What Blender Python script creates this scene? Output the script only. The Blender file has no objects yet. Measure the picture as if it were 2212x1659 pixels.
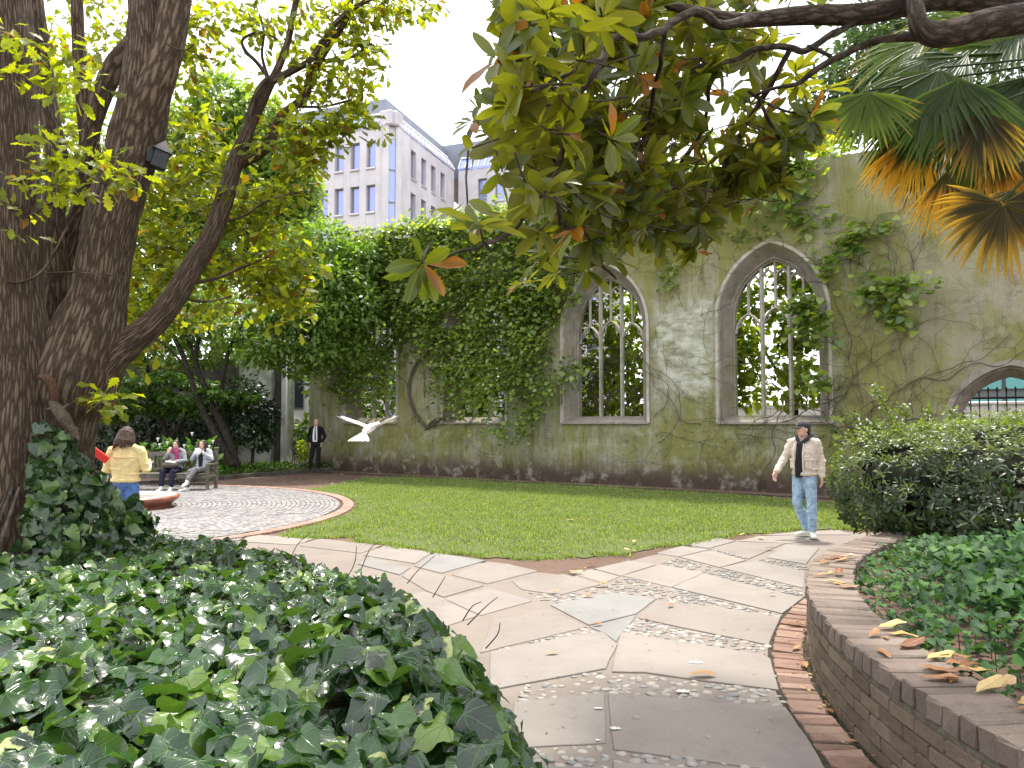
import bpy, bmesh, math, random
import numpy as np
from mathutils import Vector, Matrix, noise, Euler
from mathutils.geometry import tessellate_polygon

random.seed(7); RNG = np.random.default_rng(7)
scene = bpy.context.scene
COL = scene.collection
PI = math.pi

# ------------------------------------------------------------------ camera
EYE = 1.72
FOC = 1600.0                      # focal length for a picture 2212 wide
TILT = math.atan(85 / FOC)
cam = bpy.data.cameras.new('camera'); camo = bpy.data.objects.new('camera', cam); COL.objects.link(camo)
camo.location = (0, 0, EYE); camo.rotation_euler = (PI / 2 + TILT, 0, 0)
cam.sensor_width = 36; cam.lens = 36 * FOC / 2212; cam.clip_end = 1000; cam.clip_start = 0.05
scene.camera = camo

# ------------------------------------------------------------------ light
SUN_EL, SUN_AZ = 70.0, 14.0       # azimuth: degrees from +Y (view direction) towards +X
world = bpy.data.worlds.new('World'); scene.world = world; world.use_nodes = True
wn = world.node_tree; wn.nodes.clear()
sky = wn.nodes.new('ShaderNodeTexSky'); sky.sky_type = 'NISHITA'; sky.sun_disc = False
sky.sun_elevation = math.radians(SUN_EL); sky.sun_rotation = math.radians(SUN_AZ)
sky.air_density = 1.0; sky.dust_density = 3.0; sky.ozone_density = 1.0
cloud = wn.nodes.new('ShaderNodeMix'); cloud.data_type = 'RGBA'; cloud.inputs[0].default_value = 0.72
cloud.inputs[7].default_value = (14.5, 14.6, 14.9, 1)        # thin bright cloud veil over the whole sky
bgn = wn.nodes.new('ShaderNodeBackground'); bgn.inputs[1].default_value = 0.10
wo = wn.nodes.new('ShaderNodeOutputWorld')
wn.links.new(sky.outputs[0], cloud.inputs[6]); wn.links.new(cloud.outputs[2], bgn.inputs[0]); wn.links.new(bgn.outputs[0], wo.inputs[0])
sl = bpy.data.lights.new('sun', 'SUN'); sl.energy = 3.6; sl.angle = math.radians(5.0); sl.color = (1.0, 0.95, 0.86)
so = bpy.data.objects.new('sun', sl); COL.objects.link(so)
_e, _a = math.radians(SUN_EL), math.radians(SUN_AZ)
SUND = Vector((math.cos(_e) * math.sin(_a), math.cos(_e) * math.cos(_a), math.sin(_e)))
so.rotation_euler = SUND.to_track_quat('Z', 'Y').to_euler(); so.location = SUND * 50
vs = scene.view_settings; scene.display_settings.display_device = 'sRGB'
vs.view_transform = 'Standard'; vs.look = 'None'; vs.gamma = 1.0; vs.use_curve_mapping = False
vs.exposure = 1.08
cy = scene.cycles
cy.max_bounces = 7; cy.diffuse_bounces = 4; cy.glossy_bounces = 2; cy.transmission_bounces = 4; cy.transparent_max_bounces = 4
cy.use_denoising = True; cy.caustics_reflective = False; cy.caustics_refractive = False
cy.sample_clamp_indirect = 6.0
try:
    cy.denoiser = 'OPENIMAGEDENOISE'; cy.denoising_prefilter = 'ACCURATE'
except Exception: pass

# ------------------------------------------------------------------ where a picture point lies in the place (used only while laying things out)
_ct, _st = math.cos(TILT), math.sin(TILT)
def ray(u, v):
    x = (u - 1106) / FOC; y = (829.5 - v) / FOC
    return Vector((x, _ct - y * _st, _st + y * _ct))
def P(u, v, Y):
    r = ray(u, v); return Vector((0, 0, EYE)) + r * (Y / r.y)
def G(u, v, z=0.0):
    r = ray(u, v); return Vector((0, 0, EYE)) + r * ((z - EYE) / r.z)
def proj(p):
    p = np.asarray(p, float).reshape(-1, 3) - np.array([0, 0, EYE])
    d = p[:, 1] * _ct + p[:, 2] * _st
    h = -p[:, 1] * _st + p[:, 2] * _ct
    d = np.maximum(d, 1e-3)
    return 1106 + FOC * p[:, 0] / d, 829.5 - FOC * h / d, d
def R3(x, y): return G((1250 + .3843 * x) * .8848, (1250 + .3843 * y) * .8848)
def R2(x, y): return G((700 + .3617 * x) * .8848, (950 + .3617 * y) * .8848)

# ------------------------------------------------------------------ objects
def tag(o, label=None, cat=None, group=None, kind=None):
    if label: o['label'] = label
    if cat: o['category'] = cat
    if group: o['group'] = group
    if kind: o['kind'] = kind
    return o
def thing(name, label, cat, loc=(0, 0, 0), rz=0.0, group=None):
    o = bpy.data.objects.new(name, None); COL.objects.link(o)
    o.location = loc; o.rotation_euler = (0, 0, rz); o.empty_display_size = .1
    return tag(o, label, cat, group)
def base_inv(root):
    return (Matrix.Translation(root.location) @ Euler(root.rotation_euler).to_matrix().to_4x4()).inverted()
def put(o, parent=None, world=True):
    """link an object; WORLD: its geometry is in world coordinates, else in those of its parent"""
    COL.objects.link(o)
    if parent is not None:
        o.parent = parent
        if world and parent.parent is None: o.matrix_parent_inverse = base_inv(parent)
    return o

class MB:
    def __init__(s): s.v = []; s.f = []; s.n = 0; s.uv = []; s.mi = []
    def add(s, verts, faces, uv=None, mi=0):
        verts = np.asarray(verts, float).reshape(-1, 3); b = s.n
        s.v.append(verts); s.n += len(verts)
        for f in faces: s.f.append([i + b for i in f])
        s.mi += [mi] * len(faces)
        s.uv.append(np.zeros((len(verts), 2)) if uv is None else np.asarray(uv, float).reshape(-1, 2))
        return s
    def mesh(s, name, mats, smooth=False):
        V = np.concatenate(s.v) if s.v else np.zeros((0, 3)); UV = np.concatenate(s.uv) if s.uv else np.zeros((0, 2))
        ln = np.array([len(f) for f in s.f], np.int32)
        lv = np.array([i for f in s.f for i in f], np.int32)
        return raw_mesh(name, V, lv, ln, UV, mats, smooth, np.array(s.mi, np.int32))
    def build(s, name, mats, parent=None, smooth=False, world=True):
        o = bpy.data.objects.new(name, s.mesh(name, mats, smooth)); return put(o, parent, world)

def raw_mesh(name, V, lv, ln, UV, mats, smooth=False, mi=None):
    me = bpy.data.meshes.new(name)
    me.vertices.add(len(V)); me.vertices.foreach_set('co', np.ascontiguousarray(V, np.float32).ravel())
    me.loops.add(len(lv)); me.loops.foreach_set('vertex_index', lv)
    ls = np.zeros(len(ln), np.int32); ls[1:] = np.cumsum(ln)[:-1]
    me.polygons.add(len(ln)); me.polygons.foreach_set('loop_start', ls); me.polygons.foreach_set('loop_total', ln)
    me.polygons.foreach_set('use_smooth', np.full(len(ln), smooth, bool))
    for m in (mats if isinstance(mats, (list, tuple)) else [mats]): me.materials.append(m)
    if mi is not None: me.polygons.foreach_set('material_index', mi)
    uvl = me.uv_layers.new(name='UVMap'); uvl.data.foreach_set('uv', np.ascontiguousarray(UV[lv], np.float32).ravel())
    me.update(calc_edges=True); me.validate()
    return me

def box(mb, c, s, R=None, ch=0.0, mi=0):
    """box of size s at centre c; ch chamfers all edges"""
    hx, hy, hz = s[0] / 2, s[1] / 2, s[2] / 2
    if ch <= 0:
        v = [(x, y, z) for z in (-hz, hz) for y in (-hy, hy) for x in (-hx, hx)]
        f = [(0, 2, 3, 1), (4, 5, 7, 6), (0, 1, 5, 4), (2, 6, 7, 3), (0, 4, 6, 2), (1, 3, 7, 5)]
    else:
        ch = min(ch, hx * .9, hy * .9, hz * .9); v = []; idx = {}
        for sz in (-1, 1):
            for sy in (-1, 1):
                for sx in (-1, 1):
                    idx[sx, sy, sz] = len(v)
                    v += [(sx * hx, sy * (hy - ch), sz * (hz - ch)), (sx * (hx - ch), sy * hy, sz * (hz - ch)), (sx * (hx - ch), sy * (hy - ch), sz * hz)]
        f = []
        for ax in range(3):
            for sg in (-1, 1):
                o = [a for a in range(3) if a != ax]; q = []
                for a, b in ((-1, -1), (1, -1), (1, 1), (-1, 1)):
                    k = [0, 0, 0]; k[ax] = sg; k[o[0]] = a; k[o[1]] = b; q.append(idx[tuple(k)] + ax)
                flip = (sg < 0) != (ax == 1)
                f.append(tuple(q[::-1]) if flip else tuple(q))
        for ax in range(3):
            o = [a for a in range(3) if a != ax]
            for a in (-1, 1):
                for b in (-1, 1):
                    k0 = [0] * 3; k1 = [0] * 3; k0[ax] = -1; k1[ax] = 1
                    k0[o[0]] = k1[o[0]] = a; k0[o[1]] = k1[o[1]] = b
                    i0, i1 = idx[tuple(k0)], idx[tuple(k1)]
                    f.append((i0 + o[0], i1 + o[0], i1 + o[1], i0 + o[1]))
        for k, i in idx.items(): f.append((i, i + 1, i + 2))
    v = np.array(v, float)
    if R is not None: v = v @ np.array(R.to_3x3()).T
    v = v + np.array(c, float)
    return mb.add(v, f, v[:, :2], mi)

def frames(pts):
    pts = [Vector(p) for p in pts]; n = len(pts); T = []
    for i in range(n):
        t = pts[min(i + 1, n - 1)] - pts[max(i - 1, 0)]
        T.append(t.normalized() if t.length > 1e-9 else Vector((0, 0, 1)))
    a = Vector((1, 0, 0)) if abs(T[0].x) < .8 else Vector((0, 1, 0))
    out = []
    for i in range(n):
        a = (a - T[i] * a.dot(T[i]))
        a = a.normalized() if a.length > 1e-6 else T[i].orthogonal().normalized()
        out.append((pts[i], T[i], a.copy(), T[i].cross(a)))
    return out
def smooth_path(pts, rad, k=4):
    """Catmull-Rom through pts (with radii)"""
    pts = [Vector(p) for p in pts]; n = len(pts); op, orr = [], []
    for i in range(n - 1):
        p0, p1, p2, p3 = pts[max(i - 1, 0)], pts[i], pts[i + 1], pts[min(i + 2, n - 1)]
        for j in range(k):
            t = j / k
            op.append(.5 * ((2 * p1) + (p2 - p0) * t + (2 * p0 - 5 * p1 + 4 * p2 - p3) * t * t + (3 * p1 - p0 - 3 * p2 + p3) * t ** 3))
            orr.append(rad[i] * (1 - t) + rad[i + 1] * t)
    op.append(pts[-1]); orr.append(rad[-1]); return op, orr
def tube(mb, pts, rad, seg=8, disp=0.0, fr=(5, 1.5), mi=0, cap=True):
    if not hasattr(rad, '__len__'): rad = [rad] * len(pts)
    fs = frames(pts); V = []; UV = []; L = 0.0
    for i, (p, t, a, b) in enumerate(fs):
        if i: L += (p - fs[i - 1][0]).length
        for j in range(seg + 1):
            th = 2 * PI * j / seg; r = rad[i]
            if disp:
                q = Vector((math.cos(th) * fr[0] * r * 3, math.sin(th) * fr[0] * r * 3, L * fr[1]))
                r += disp * (noise.noise(q) + .6 * abs(noise.noise(q * 2.3 + Vector((9, 3, 1)))))
            w = p + (a * math.cos(th) + b * math.sin(th)) * r
            V.append(w); UV.append((th * rad[0], L))
    F = []; s1 = seg + 1
    for i in range(len(fs) - 1):
        for j in range(seg): F.append((i * s1 + j, i * s1 + j + 1, (i + 1) * s1 + j + 1, (i + 1) * s1 + j))
    if cap:
        F.append(tuple(range(seg - 1, -1, -1))); o = (len(fs) - 1) * s1; F.append(tuple(o + j for j in range(seg)))
    return mb.add([tuple(v) for v in V], F, UV, mi)
def ellipsoid(mb, c, r, R=None, seg=12, rings=8, mi=0):
    V = [(0, 0, -1)]
    for i in range(1, rings):
        ph = -PI / 2 + PI * i / rings
        for j in range(seg): V.append((math.cos(ph) * math.cos(2 * PI * j / seg), math.cos(ph) * math.sin(2 * PI * j / seg), math.sin(ph)))
    V.append((0, 0, 1)); F = []
    for j in range(seg): F.append((0, 1 + (j + 1) % seg, 1 + j))
    for i in range(rings - 2):
        for j in range(seg):
            a = 1 + i * seg + j; b = 1 + i * seg + (j + 1) % seg; F.append((a, b, b + seg, a + seg))
    o = 1 + (rings - 2) * seg
    for j in range(seg): F.append((o + j, o + (j + 1) % seg, len(V) - 1))
    v = np.array(V) * np.array(r)
    if R is not None: v = v @ np.array(R.to_3x3()).T
    return mb.add(v + np.array(c), F, None, mi)
def lathe(mb, prof, seg=24, c=(0, 0, 0), mi=0):
    V = []; F = []; UV = []
    for i, (r, z) in enumerate(prof):
        for j in range(seg):
            t = 2 * PI * j / seg; V.append((c[0] + r * math.cos(t), c[1] + r * math.sin(t), c[2] + z)); UV.append((t * r, z))
    for i in range(len(prof) - 1):
        for j in range(seg):
            a = i * seg + j; b = i * seg + (j + 1) % seg; F.append((a, b, b + seg, a + seg))
    return mb.add(V, F, UV, mi)
def sheet(mb, poly, z, thick=0.0, chamf=0.0, mi=0):
    """flat polygon at height z (top), with sides down to z - thick"""
    poly = [Vector((p[0], p[1], 0)) for p in poly]
    ar = sum(poly[i].x * poly[(i + 1) % len(poly)].y - poly[(i + 1) % len(poly)].x * poly[i].y for i in range(len(poly)))
    if ar < 0: poly = poly[::-1]
    n = len(poly); tris = tessellate_polygon([poly])
    if thick <= 0:
        V = [(p.x, p.y, z) for p in poly]; return mb.add(V, tris, [(p.x, p.y) for p in poly], mi)
    c = sum(poly, Vector()) / n
    inn = inset(poly, chamf) if chamf else poly
    V = [(p.x, p.y, z) for p in inn] + [(p.x, p.y, z - chamf) for p in poly] + [(p.x, p.y, z - thick) for p in poly]
    F = []
    for t in tris:
        a, b, d = [poly[i] for i in t]
        F.append(t if (b - a).cross(d - a).z > 0 else t[::-1])
    for i in range(n):
        j = (i + 1) % n
        F.append((i, n + i, n + j, j)); F.append((n + i, 2 * n + i, 2 * n + j, n + j))
    return mb.add(V, F, [(v[0], v[1]) for v in V], mi)
def inset(poly, d):
    n = len(poly); out = []
    for i in range(n):
        p0, p1, p2 = poly[i - 1], poly[i], poly[(i + 1) % n]
        e1 = (p1 - p0); e2 = (p2 - p1)
        if e1.length < 1e-6 or e2.length < 1e-6: out.append(p1.copy()); continue
        e1.normalize(); e2.normalize()
        n1 = Vector((-e1.y, e1.x, 0)); n2 = Vector((-e2.y, e2.x, 0)); m = n1 + n2
        m = m / max(m.dot(n1), .35) if m.length > 1e-4 else n1
        out.append(p1 + m * d)
    return out
def in_poly(x, y, poly):
    x = np.asarray(x); y = np.asarray(y); ins = np.zeros(x.shape, bool); n = len(poly)
    for i in range(n):
        x0, y0 = poly[i][0], poly[i][1]; x1, y1 = poly[(i + 1) % n][0], poly[(i + 1) % n][1]
        c = ((y0 > y) != (y1 > y)) & (x < (x1 - x0) * (y - y0) / (y1 - y0 + 1e-12) + x0); ins ^= c
    return ins
def edge_dist(x, y, poly, closed=True):
    d = np.full(np.shape(x), 1e9); n = len(poly)
    for i in range(n if closed else n - 1):
        x0, y0 = poly[i][0], poly[i][1]; x1, y1 = poly[(i + 1) % n][0], poly[(i + 1) % n][1]
        dx, dy = x1 - x0, y1 - y0; L = dx * dx + dy * dy + 1e-12
        t = np.clip(((x - x0) * dx + (y - y0) * dy) / L, 0, 1)
        d = np.minimum(d, np.hypot(x - x0 - t * dx, y - y0 - t * dy))
    return d
def sample_poly(poly, n, rng=RNG):
    xs = [p[0] for p in poly]; ys = [p[1] for p in poly]; X = []; Y = []; k = 0
    while k < n:
        x = rng.uniform(min(xs), max(xs), n * 2); y = rng.uniform(min(ys), max(ys), n * 2); m = in_poly(x, y, poly)
        X.append(x[m]); Y.append(y[m]); k += int(m.sum())
    return np.concatenate(X)[:n], np.concatenate(Y)[:n]
def vnoise(x, y, s=1.0, seed=0):
    """smooth value noise, arrays, about -1..1"""
    x = np.asarray(x) * s + seed * 17.3; y = np.asarray(y) * s + seed * 5.7
    xi = np.floor(x).astype(np.int64); yi = np.floor(y).astype(np.int64); fx = x - xi; fy = y - yi
    fx = fx * fx * (3 - 2 * fx); fy = fy * fy * (3 - 2 * fy)
    def h(a, b):
        k = (a * 374761393 + b * 668265263 + seed * 974711) & 0x7fffffff
        k = ((k ^ (k >> 13)) * 1274126177) & 0x7fffffff
        return (k ^ (k >> 16)) % 10007 / 5003.5 - 1
    return (h(xi, yi) * (1 - fx) + h(xi + 1, yi) * fx) * (1 - fy) + (h(xi, yi + 1) * (1 - fx) + h(xi + 1, yi + 1) * fx) * fy

# ------------------------------------------------------------------ materials
class Nt:
    def __init__(s, name):
        s.m = bpy.data.materials.new(name); s.m.use_nodes = True; s.t = s.m.node_tree; s.t.nodes.clear()
        s.out = s.t.nodes.new('ShaderNodeOutputMaterial')
    def n(s, ty, **kw):
        nd = s.t.nodes.new('ShaderNode' + ty)
        for k, v in kw.items(): setattr(nd, k, v)
        return nd
    def l(s, a, b): s.t.links.new(a, b)
    def setin(s, sock, v):
        if hasattr(v, 'is_linked') or hasattr(v, 'links'): s.l(v, sock)
        elif isinstance(v, (tuple, list)) and len(v) == 3 and sock.type == 'RGBA': sock.default_value = (*v, 1)
        else: sock.default_value = v
    def math(s, op, a, b=0.0, c=None, clamp=False):
        m = s.n('Math', operation=op, use_clamp=clamp); s.setin(m.inputs[0], a); s.setin(m.inputs[1], b)
        if c is not None: s.setin(m.inputs[2], c)
        return m.outputs[0]
    def mix(s, f, a, b, mode='MIX'):
        m = s.n('Mix', data_type='RGBA', blend_type=mode); s.setin(m.inputs[0], f); s.setin(m.inputs[6], a); s.setin(m.inputs[7], b); return m.outputs[2]
    def noise(s, scale, vec=None, detail=4, rough=.55, dist=0.0):
        m = s.n('TexNoise'); m.inputs['Scale'].default_value = scale; m.inputs['Detail'].default_value = detail
        m.inputs['Roughness'].default_value = rough; m.inputs['Distortion'].default_value = dist
        if vec is not None: s.l(vec, m.inputs['Vector'])
        return m.outputs[0]
    def voro(s, scale, vec=None, feature='F1', out=0):
        m = s.n('TexVoronoi', feature=feature); m.inputs['Scale'].default_value = scale
        if vec is not None: s.l(vec, m.inputs['Vector'])
        return m.outputs[out]
    def ramp(s, f, stops):
        r = s.n('ValToRGB'); e = r.color_ramp.elements
        while len(e) > 1: e.remove(e[-1])
        for i, (p, c) in enumerate(stops):
            c = (c, c, c) if not hasattr(c, '__len__') else c
            if i == 0: e[0].position = p; e[0].color = (*c, 1)
            else: k = e.new(p); k.color = (*c, 1)
        s.setin(r.inputs[0], f); return r.outputs[0]
    def sstep(s, v, a, b):
        m = s.n('MapRange', interpolation_type='SMOOTHSTEP'); s.setin(m.inputs[0], v)
        m.inputs[1].default_value = a; m.inputs[2].default_value = b; return m.outputs[0]
    def coord(s, kind='Object', scale=None, rot=None):
        c = s.n('TexCoord').outputs[kind]
        if scale is None and rot is None: return c
        m = s.n('Mapping'); s.l(c, m.inputs[0])
        if scale: m.inputs['Scale'].default_value = scale
        if rot: m.inputs['Rotation'].default_value = rot
        return m.outputs[0]
    def pos(s): return s.n('NewGeometry').outputs['Position']
    def xyz(s, v):
        x = s.n('SeparateXYZ'); s.l(v, x.inputs[0]); return x.outputs
    def rnd(s):
        """0..1, steady for one leaf or piece, joined or single"""
        g = s.n('NewGeometry').outputs['Random Per Island']; o = s.n('ObjectInfo').outputs['Random']
        return s.math('FRACT', s.math('ADD', g, o))
    def bump(s, h, strength=.3, dist=.02, normal=None):
        b = s.n('Bump'); b.inputs['Strength'].default_value = strength; b.inputs['Distance'].default_value = dist; s.l(h, b.inputs['Height'])
        if normal is not None: s.l(normal, b.inputs['Normal'])
        return b.outputs[0]
    def bsdf(s, col, rough=.7, spec=.4, normal=None, **kw):
        p = s.n('BsdfPrincipled'); s.setin(p.inputs['Base Color'], col); s.setin(p.inputs['Roughness'], rough)
        p.inputs['Specular IOR Level'].default_value = spec
        if normal is not None: s.l(normal, p.inputs['Normal'])
        for k, v in kw.items(): s.setin(p.inputs[k], v)
        return p.outputs[0]
    def done(s, sh): s.l(sh, s.out.inputs[0]); return s.m

def plain(name, col, rough=.7, spec=.4, nscale=0, namt=.25, bump=0.0, metal=0.0):
    t = Nt(name); c = col; nm = None
    if nscale:
        f = t.noise(nscale, t.coord('Object'), 5)
        c = t.mix(t.sstep(f, .3, .7), tuple(x * (1 - namt) for x in col), tuple(min(1, x * (1 + namt)) for x in col))
        if bump: nm = t.bump(f, bump, .01)
    return t.done(t.bsdf(c, rough, spec, nm, Metallic=metal))

def leaf_mat(name, cols, trans=.35, tcol=None, rough=.42, spec=.5, veins=None, vcol=None, back=None, odd=None, variegate=0.0):
    """cols: (position, colour) stops over a random number per leaf; tcol multiplies the light that comes through; veins: 'palm' or 'pin'"""
    t = Nt(name); r = t.rnd(); c = t.ramp(r, cols)
    f = t.noise(9.0, t.coord('UV'), 3); c = t.mix(t.math('MULTIPLY', t.sstep(f, .35, .75), .35), c, t.mix(.5, c, (0.02, .03, .01)))
    nm = None
    if odd:                                                     # now and then a leaf of another colour
        o = t.math('FRACT', t.math('MULTIPLY', r, 37.13)); c = t.mix(t.math('GREATER_THAN', o, 1 - odd[0]), c, odd[1])
    if veins:
        u = t.n('UVMap').outputs[0]; xy = t.xyz(u); x, y = xy[0], xy[1]
        if veins == 'palm':
            ang = t.math('DIVIDE', t.math('ARCTAN2', x, y), .80)
            dv = t.math('MULTIPLY', t.math('ABSOLUTE', t.math('SUBTRACT', ang, t.math('ROUND', ang))), t.math('SQRT', t.math('ADD', t.math('MULTIPLY', x, x), t.math('MULTIPLY', y, y))))
            v = t.math('SUBTRACT', 1.0, t.sstep(dv, .006, .03))
            e = t.math('ABSOLUTE', t.math('SUBTRACT', t.math('FRACT', t.math('MULTIPLY', t.math('ADD', y, t.math('MULTIPLY', t.math('ABSOLUTE', x), -.8)), 7.0)), .5))
            v2 = t.math('MULTIPLY', t.math('SUBTRACT', 1.0, t.sstep(e, .02, .10)), .35)
        else:
            v = t.math('SUBTRACT', 1.0, t.sstep(t.math('ABSOLUTE', x), .008, .022))
            e = t.math('ABSOLUTE', t.math('SUBTRACT', t.math('FRACT', t.math('MULTIPLY', t.math('SUBTRACT', y, t.math('MULTIPLY', t.math('ABSOLUTE', x), .7)), 11.0)), .5))
            v2 = t.math('MULTIPLY', t.math('SUBTRACT', 1.0, t.sstep(e, .03, .16)), .30)
        vv = t.math('MAXIMUM', v, v2); c = t.mix(t.math('MULTIPLY', vv, .6), c, vcol)
        nm = t.bump(vv, .35, .004)
        if variegate:                                           # pale margin on some leaves
            pick = t.math('LESS_THAN', t.math('FRACT', t.math('MULTIPLY', r, 61.7)), variegate)
            d = t.math('ADD', t.math('ABSOLUTE', x), t.math('MULTIPLY', t.noise(6.0, u, 2), .35)); c = t.mix(t.math('MULTIPLY', pick, t.sstep(d, .40, .50)), c, (.36, .40, .16))
    if back: c = t.mix(t.n('NewGeometry').outputs['Backfacing'], c, back)
    p = t.bsdf(c, rough, spec, nm)
    tr = t.n('BsdfTranslucent'); t.setin(tr.inputs[0], t.mix(1.0, c, tcol or (1.6, 1.9, .7), 'MULTIPLY'))
    m = t.n('MixShader'); m.inputs[0].default_value = trans; t.l(p, m.inputs[1]); t.l(tr.outputs[0], m.inputs[2])
    return t.done(m.outputs[0])

def bark_mat(name, c0, c1, su=11, sv=2.2, bump=.9, moss=None):
    t = Nt(name); uv = t.coord('UV', (su, sv, 1)); w = t.noise(2.0, uv, 3)
    vec = t.n('VectorMath', operation='ADD'); t.l(uv, vec.inputs[0]); sc = t.n('VectorMath', operation='SCALE'); sc.inputs[3].default_value = .8
    nn = t.n('TexNoise'); nn.inputs['Scale'].default_value = 1.4; t.l(uv, nn.inputs['Vector']); t.l(nn.outputs[1], sc.inputs[0]); t.l(sc.outputs[0], vec.inputs[1])
    v = t.voro(1.0, vec.outputs[0], 'DISTANCE_TO_EDGE'); n2 = t.noise(5.0, uv, 6, .65)
    h = t.math('ADD', t.math('MULTIPLY', t.sstep(v, 0.0, .42), .42), t.math('MULTIPLY', n2, .76))
    c = t.ramp(h, [(.25, tuple(x * .28 for x in c0)), (.48, c0), (.72, c1)])
    if moss: c = t.mix(t.math('MULTIPLY', t.sstep(t.noise(.5, t.pos(), 4), .5, .68), .6), c, moss)
    return t.done(t.bsdf(c, .9, .2, t.bump(h, bump, .03)))
# ------------------------------------------------------------------ leaves
def leaf_tmpl(out, fold=.18, droop=.25, cols=1, wav=0.0, seed=0, cup=0.0):
    """half outline (x, y) from base to tip, y along the leaf; mirrored about the midrib"""
    rg = random.Random(seed); V = []; UV = []; F = []; n = len(out)
    ys = [max(0.0, min(1.0, y)) for _, y in out]
    ys = [max(ys[i], (i / (n - 1)) * .35 * 0) for i in range(n)]
    for i in range(1, n): ys[i] = max(ys[i], ys[i - 1])
    def zf(x, y): return fold * abs(x) - droop * y * y + wav * math.sin(9 * y + 4 * x + seed) * abs(x) * 2 - cup * x * x
    for i, (x, y) in enumerate(out):
        for k in range(-cols, cols + 1):
            f = k / cols; xx = x * f; yy = ys[i] + (y - ys[i]) * abs(f)
            if rg is not None and abs(f) == 1: xx += rg.uniform(-.012, .012); yy += rg.uniform(-.012, .012)
            V.append((xx, yy, zf(xx, yy))); UV.append((xx, yy))
    w = 2 * cols + 1
    for i in range(n - 1):
        for k in range(w - 1): F.append((i * w + k, i * w + k + 1, (i + 1) * w + k + 1, (i + 1) * w + k))
    return dict(v=np.array(V), f=np.array(F, np.int32), uv=np.array(UV))
O_IVY = [(.02, 0), (.20, -.10), (.42, -.07), (.53, .10), (.41, .26), (.36, .36), (.45, .55), (.27, .58), (.17, .70), (.08, .86), (.0, 1)]
O_IVY2 = [(.02, 0), (.24, -.12), (.44, -.02), (.46, .18), (.43, .30), (.40, .45), (.34, .60), (.20, .76), (.09, .90), (.0, 1)]
O_IVY3 = [(.02, 0), (.15, -.08), (.40, -.12), (.60, .06), (.38, .24), (.28, .38), (.36, .62), (.20, .62), (.14, .74), (.06, .90), (.0, 1)]
O_OAK = [(.015, 0), (.02, .1), (.11, .18), (.07, .27), (.21, .36), (.12, .46), (.29, .57), (.17, .66), (.26, .78), (.13, .85), (.12, .95), (0, 1)]
O_ROUND = [(.03, 0), (.40, -.04), (.50, .36), (.28, .80), (0, 1)]
O_OVAL = [(.01, 0), (.20, .22), (.26, .50), (.17, .80), (0, 1)]
O_SLIM = [(.01, 0), (.11, .25), (.13, .55), (.07, .85), (0, 1)]
O_MAG = [(.012, -.10), (.015, 0), (.095, .14), (.16, .34), (.188, .54), (.16, .76), (.08, .92), (0, 1)]
O_SPOON = [(.02, 0), (.10, .42), (.16, .78), (0, 1)]
O_ACER = [(.02, 0), (.22, -.05), (.46, .02), (.30, .22), (.55, .48), (.24, .45), (.20, .62), (.08, .8), (0, 1)]
O_IVY4 = [(.02, 0), (.22, -.13), (.40, -.06), (.47, .10), (.44, .24), (.42, .34), (.41, .48), (.30, .60), (.19, .74), (.09, .88), (.0, 1)]
O_IVY5 = [(.02, 0), (.26, -.10), (.42, .02), (.44, .16), (.40, .28), (.36, .42), (.29, .56), (.22, .68), (.14, .80), (.06, .92), (.0, 1)]
T_IVY = [leaf_tmpl(o, f, d, 2, .13, i, c) for i, (o, f, d, c) in enumerate(((O_IVY, .22, .22, .3), (O_IVY2, .12, .38, .5), (O_IVY4, .28, .15, .6), (O_IVY5, -.05, .45, .5), (O_IVY4, .1, .5, .2), (O_IVY3, .25, .2, .3), (O_IVY5, .30, .25, 0)))] 
T_IVYL = [leaf_tmpl(o, .2, .25, 1, .08, i) for i, o in enumerate((O_IVY, O_IVY2, O_IVY4, O_IVY5))]
T_OAK = [leaf_tmpl(O_OAK, f, d, 1, .1, i) for i, (f, d) in enumerate(((.2, .2), (-.15, .3), (.3, .05)))]
T_OAKF = [leaf_tmpl([(.02, 0), (.12, .2), (.08, .3), (.24, .42), (.16, .52), (.28, .68), (.12, .88), (0, 1)], .2, .2, 1, .1, 1)]
T_ROUND = [leaf_tmpl(O_ROUND, f, d, 1, .05, i) for i, (f, d) in enumerate(((.12, .25), (-.1, .2)))]
T_OVAL = [leaf_tmpl(O_OVAL, .2, .25, 1, 0, 1), leaf_tmpl(O_OVAL, -.1, .15, 1, 0, 2)]
T_SLIM = [leaf_tmpl(O_SLIM, .15, .3, 1, 0, 1)]
T_TINY = [leaf_tmpl([(.01, 0), (.24, .42), (0, 1)], .2, .2, 1, 0, 1)]
T_MAG = [leaf_tmpl(O_MAG, f, d, 2, .05, i, c) for i, (f, d, c) in enumerate(((.30, .18, 0), (.15, .32, .5), (.42, .02, 0), (.2, -.12, 0)))]
T_SPOON = [leaf_tmpl(O_SPOON, .2, .2, 1, 0, 1), leaf_tmpl(O_SPOON, .1, .4, 1, 0, 2)]
T_ACER = [leaf_tmpl(O_ACER, .2, .3, 1, .1, 3)]

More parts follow.
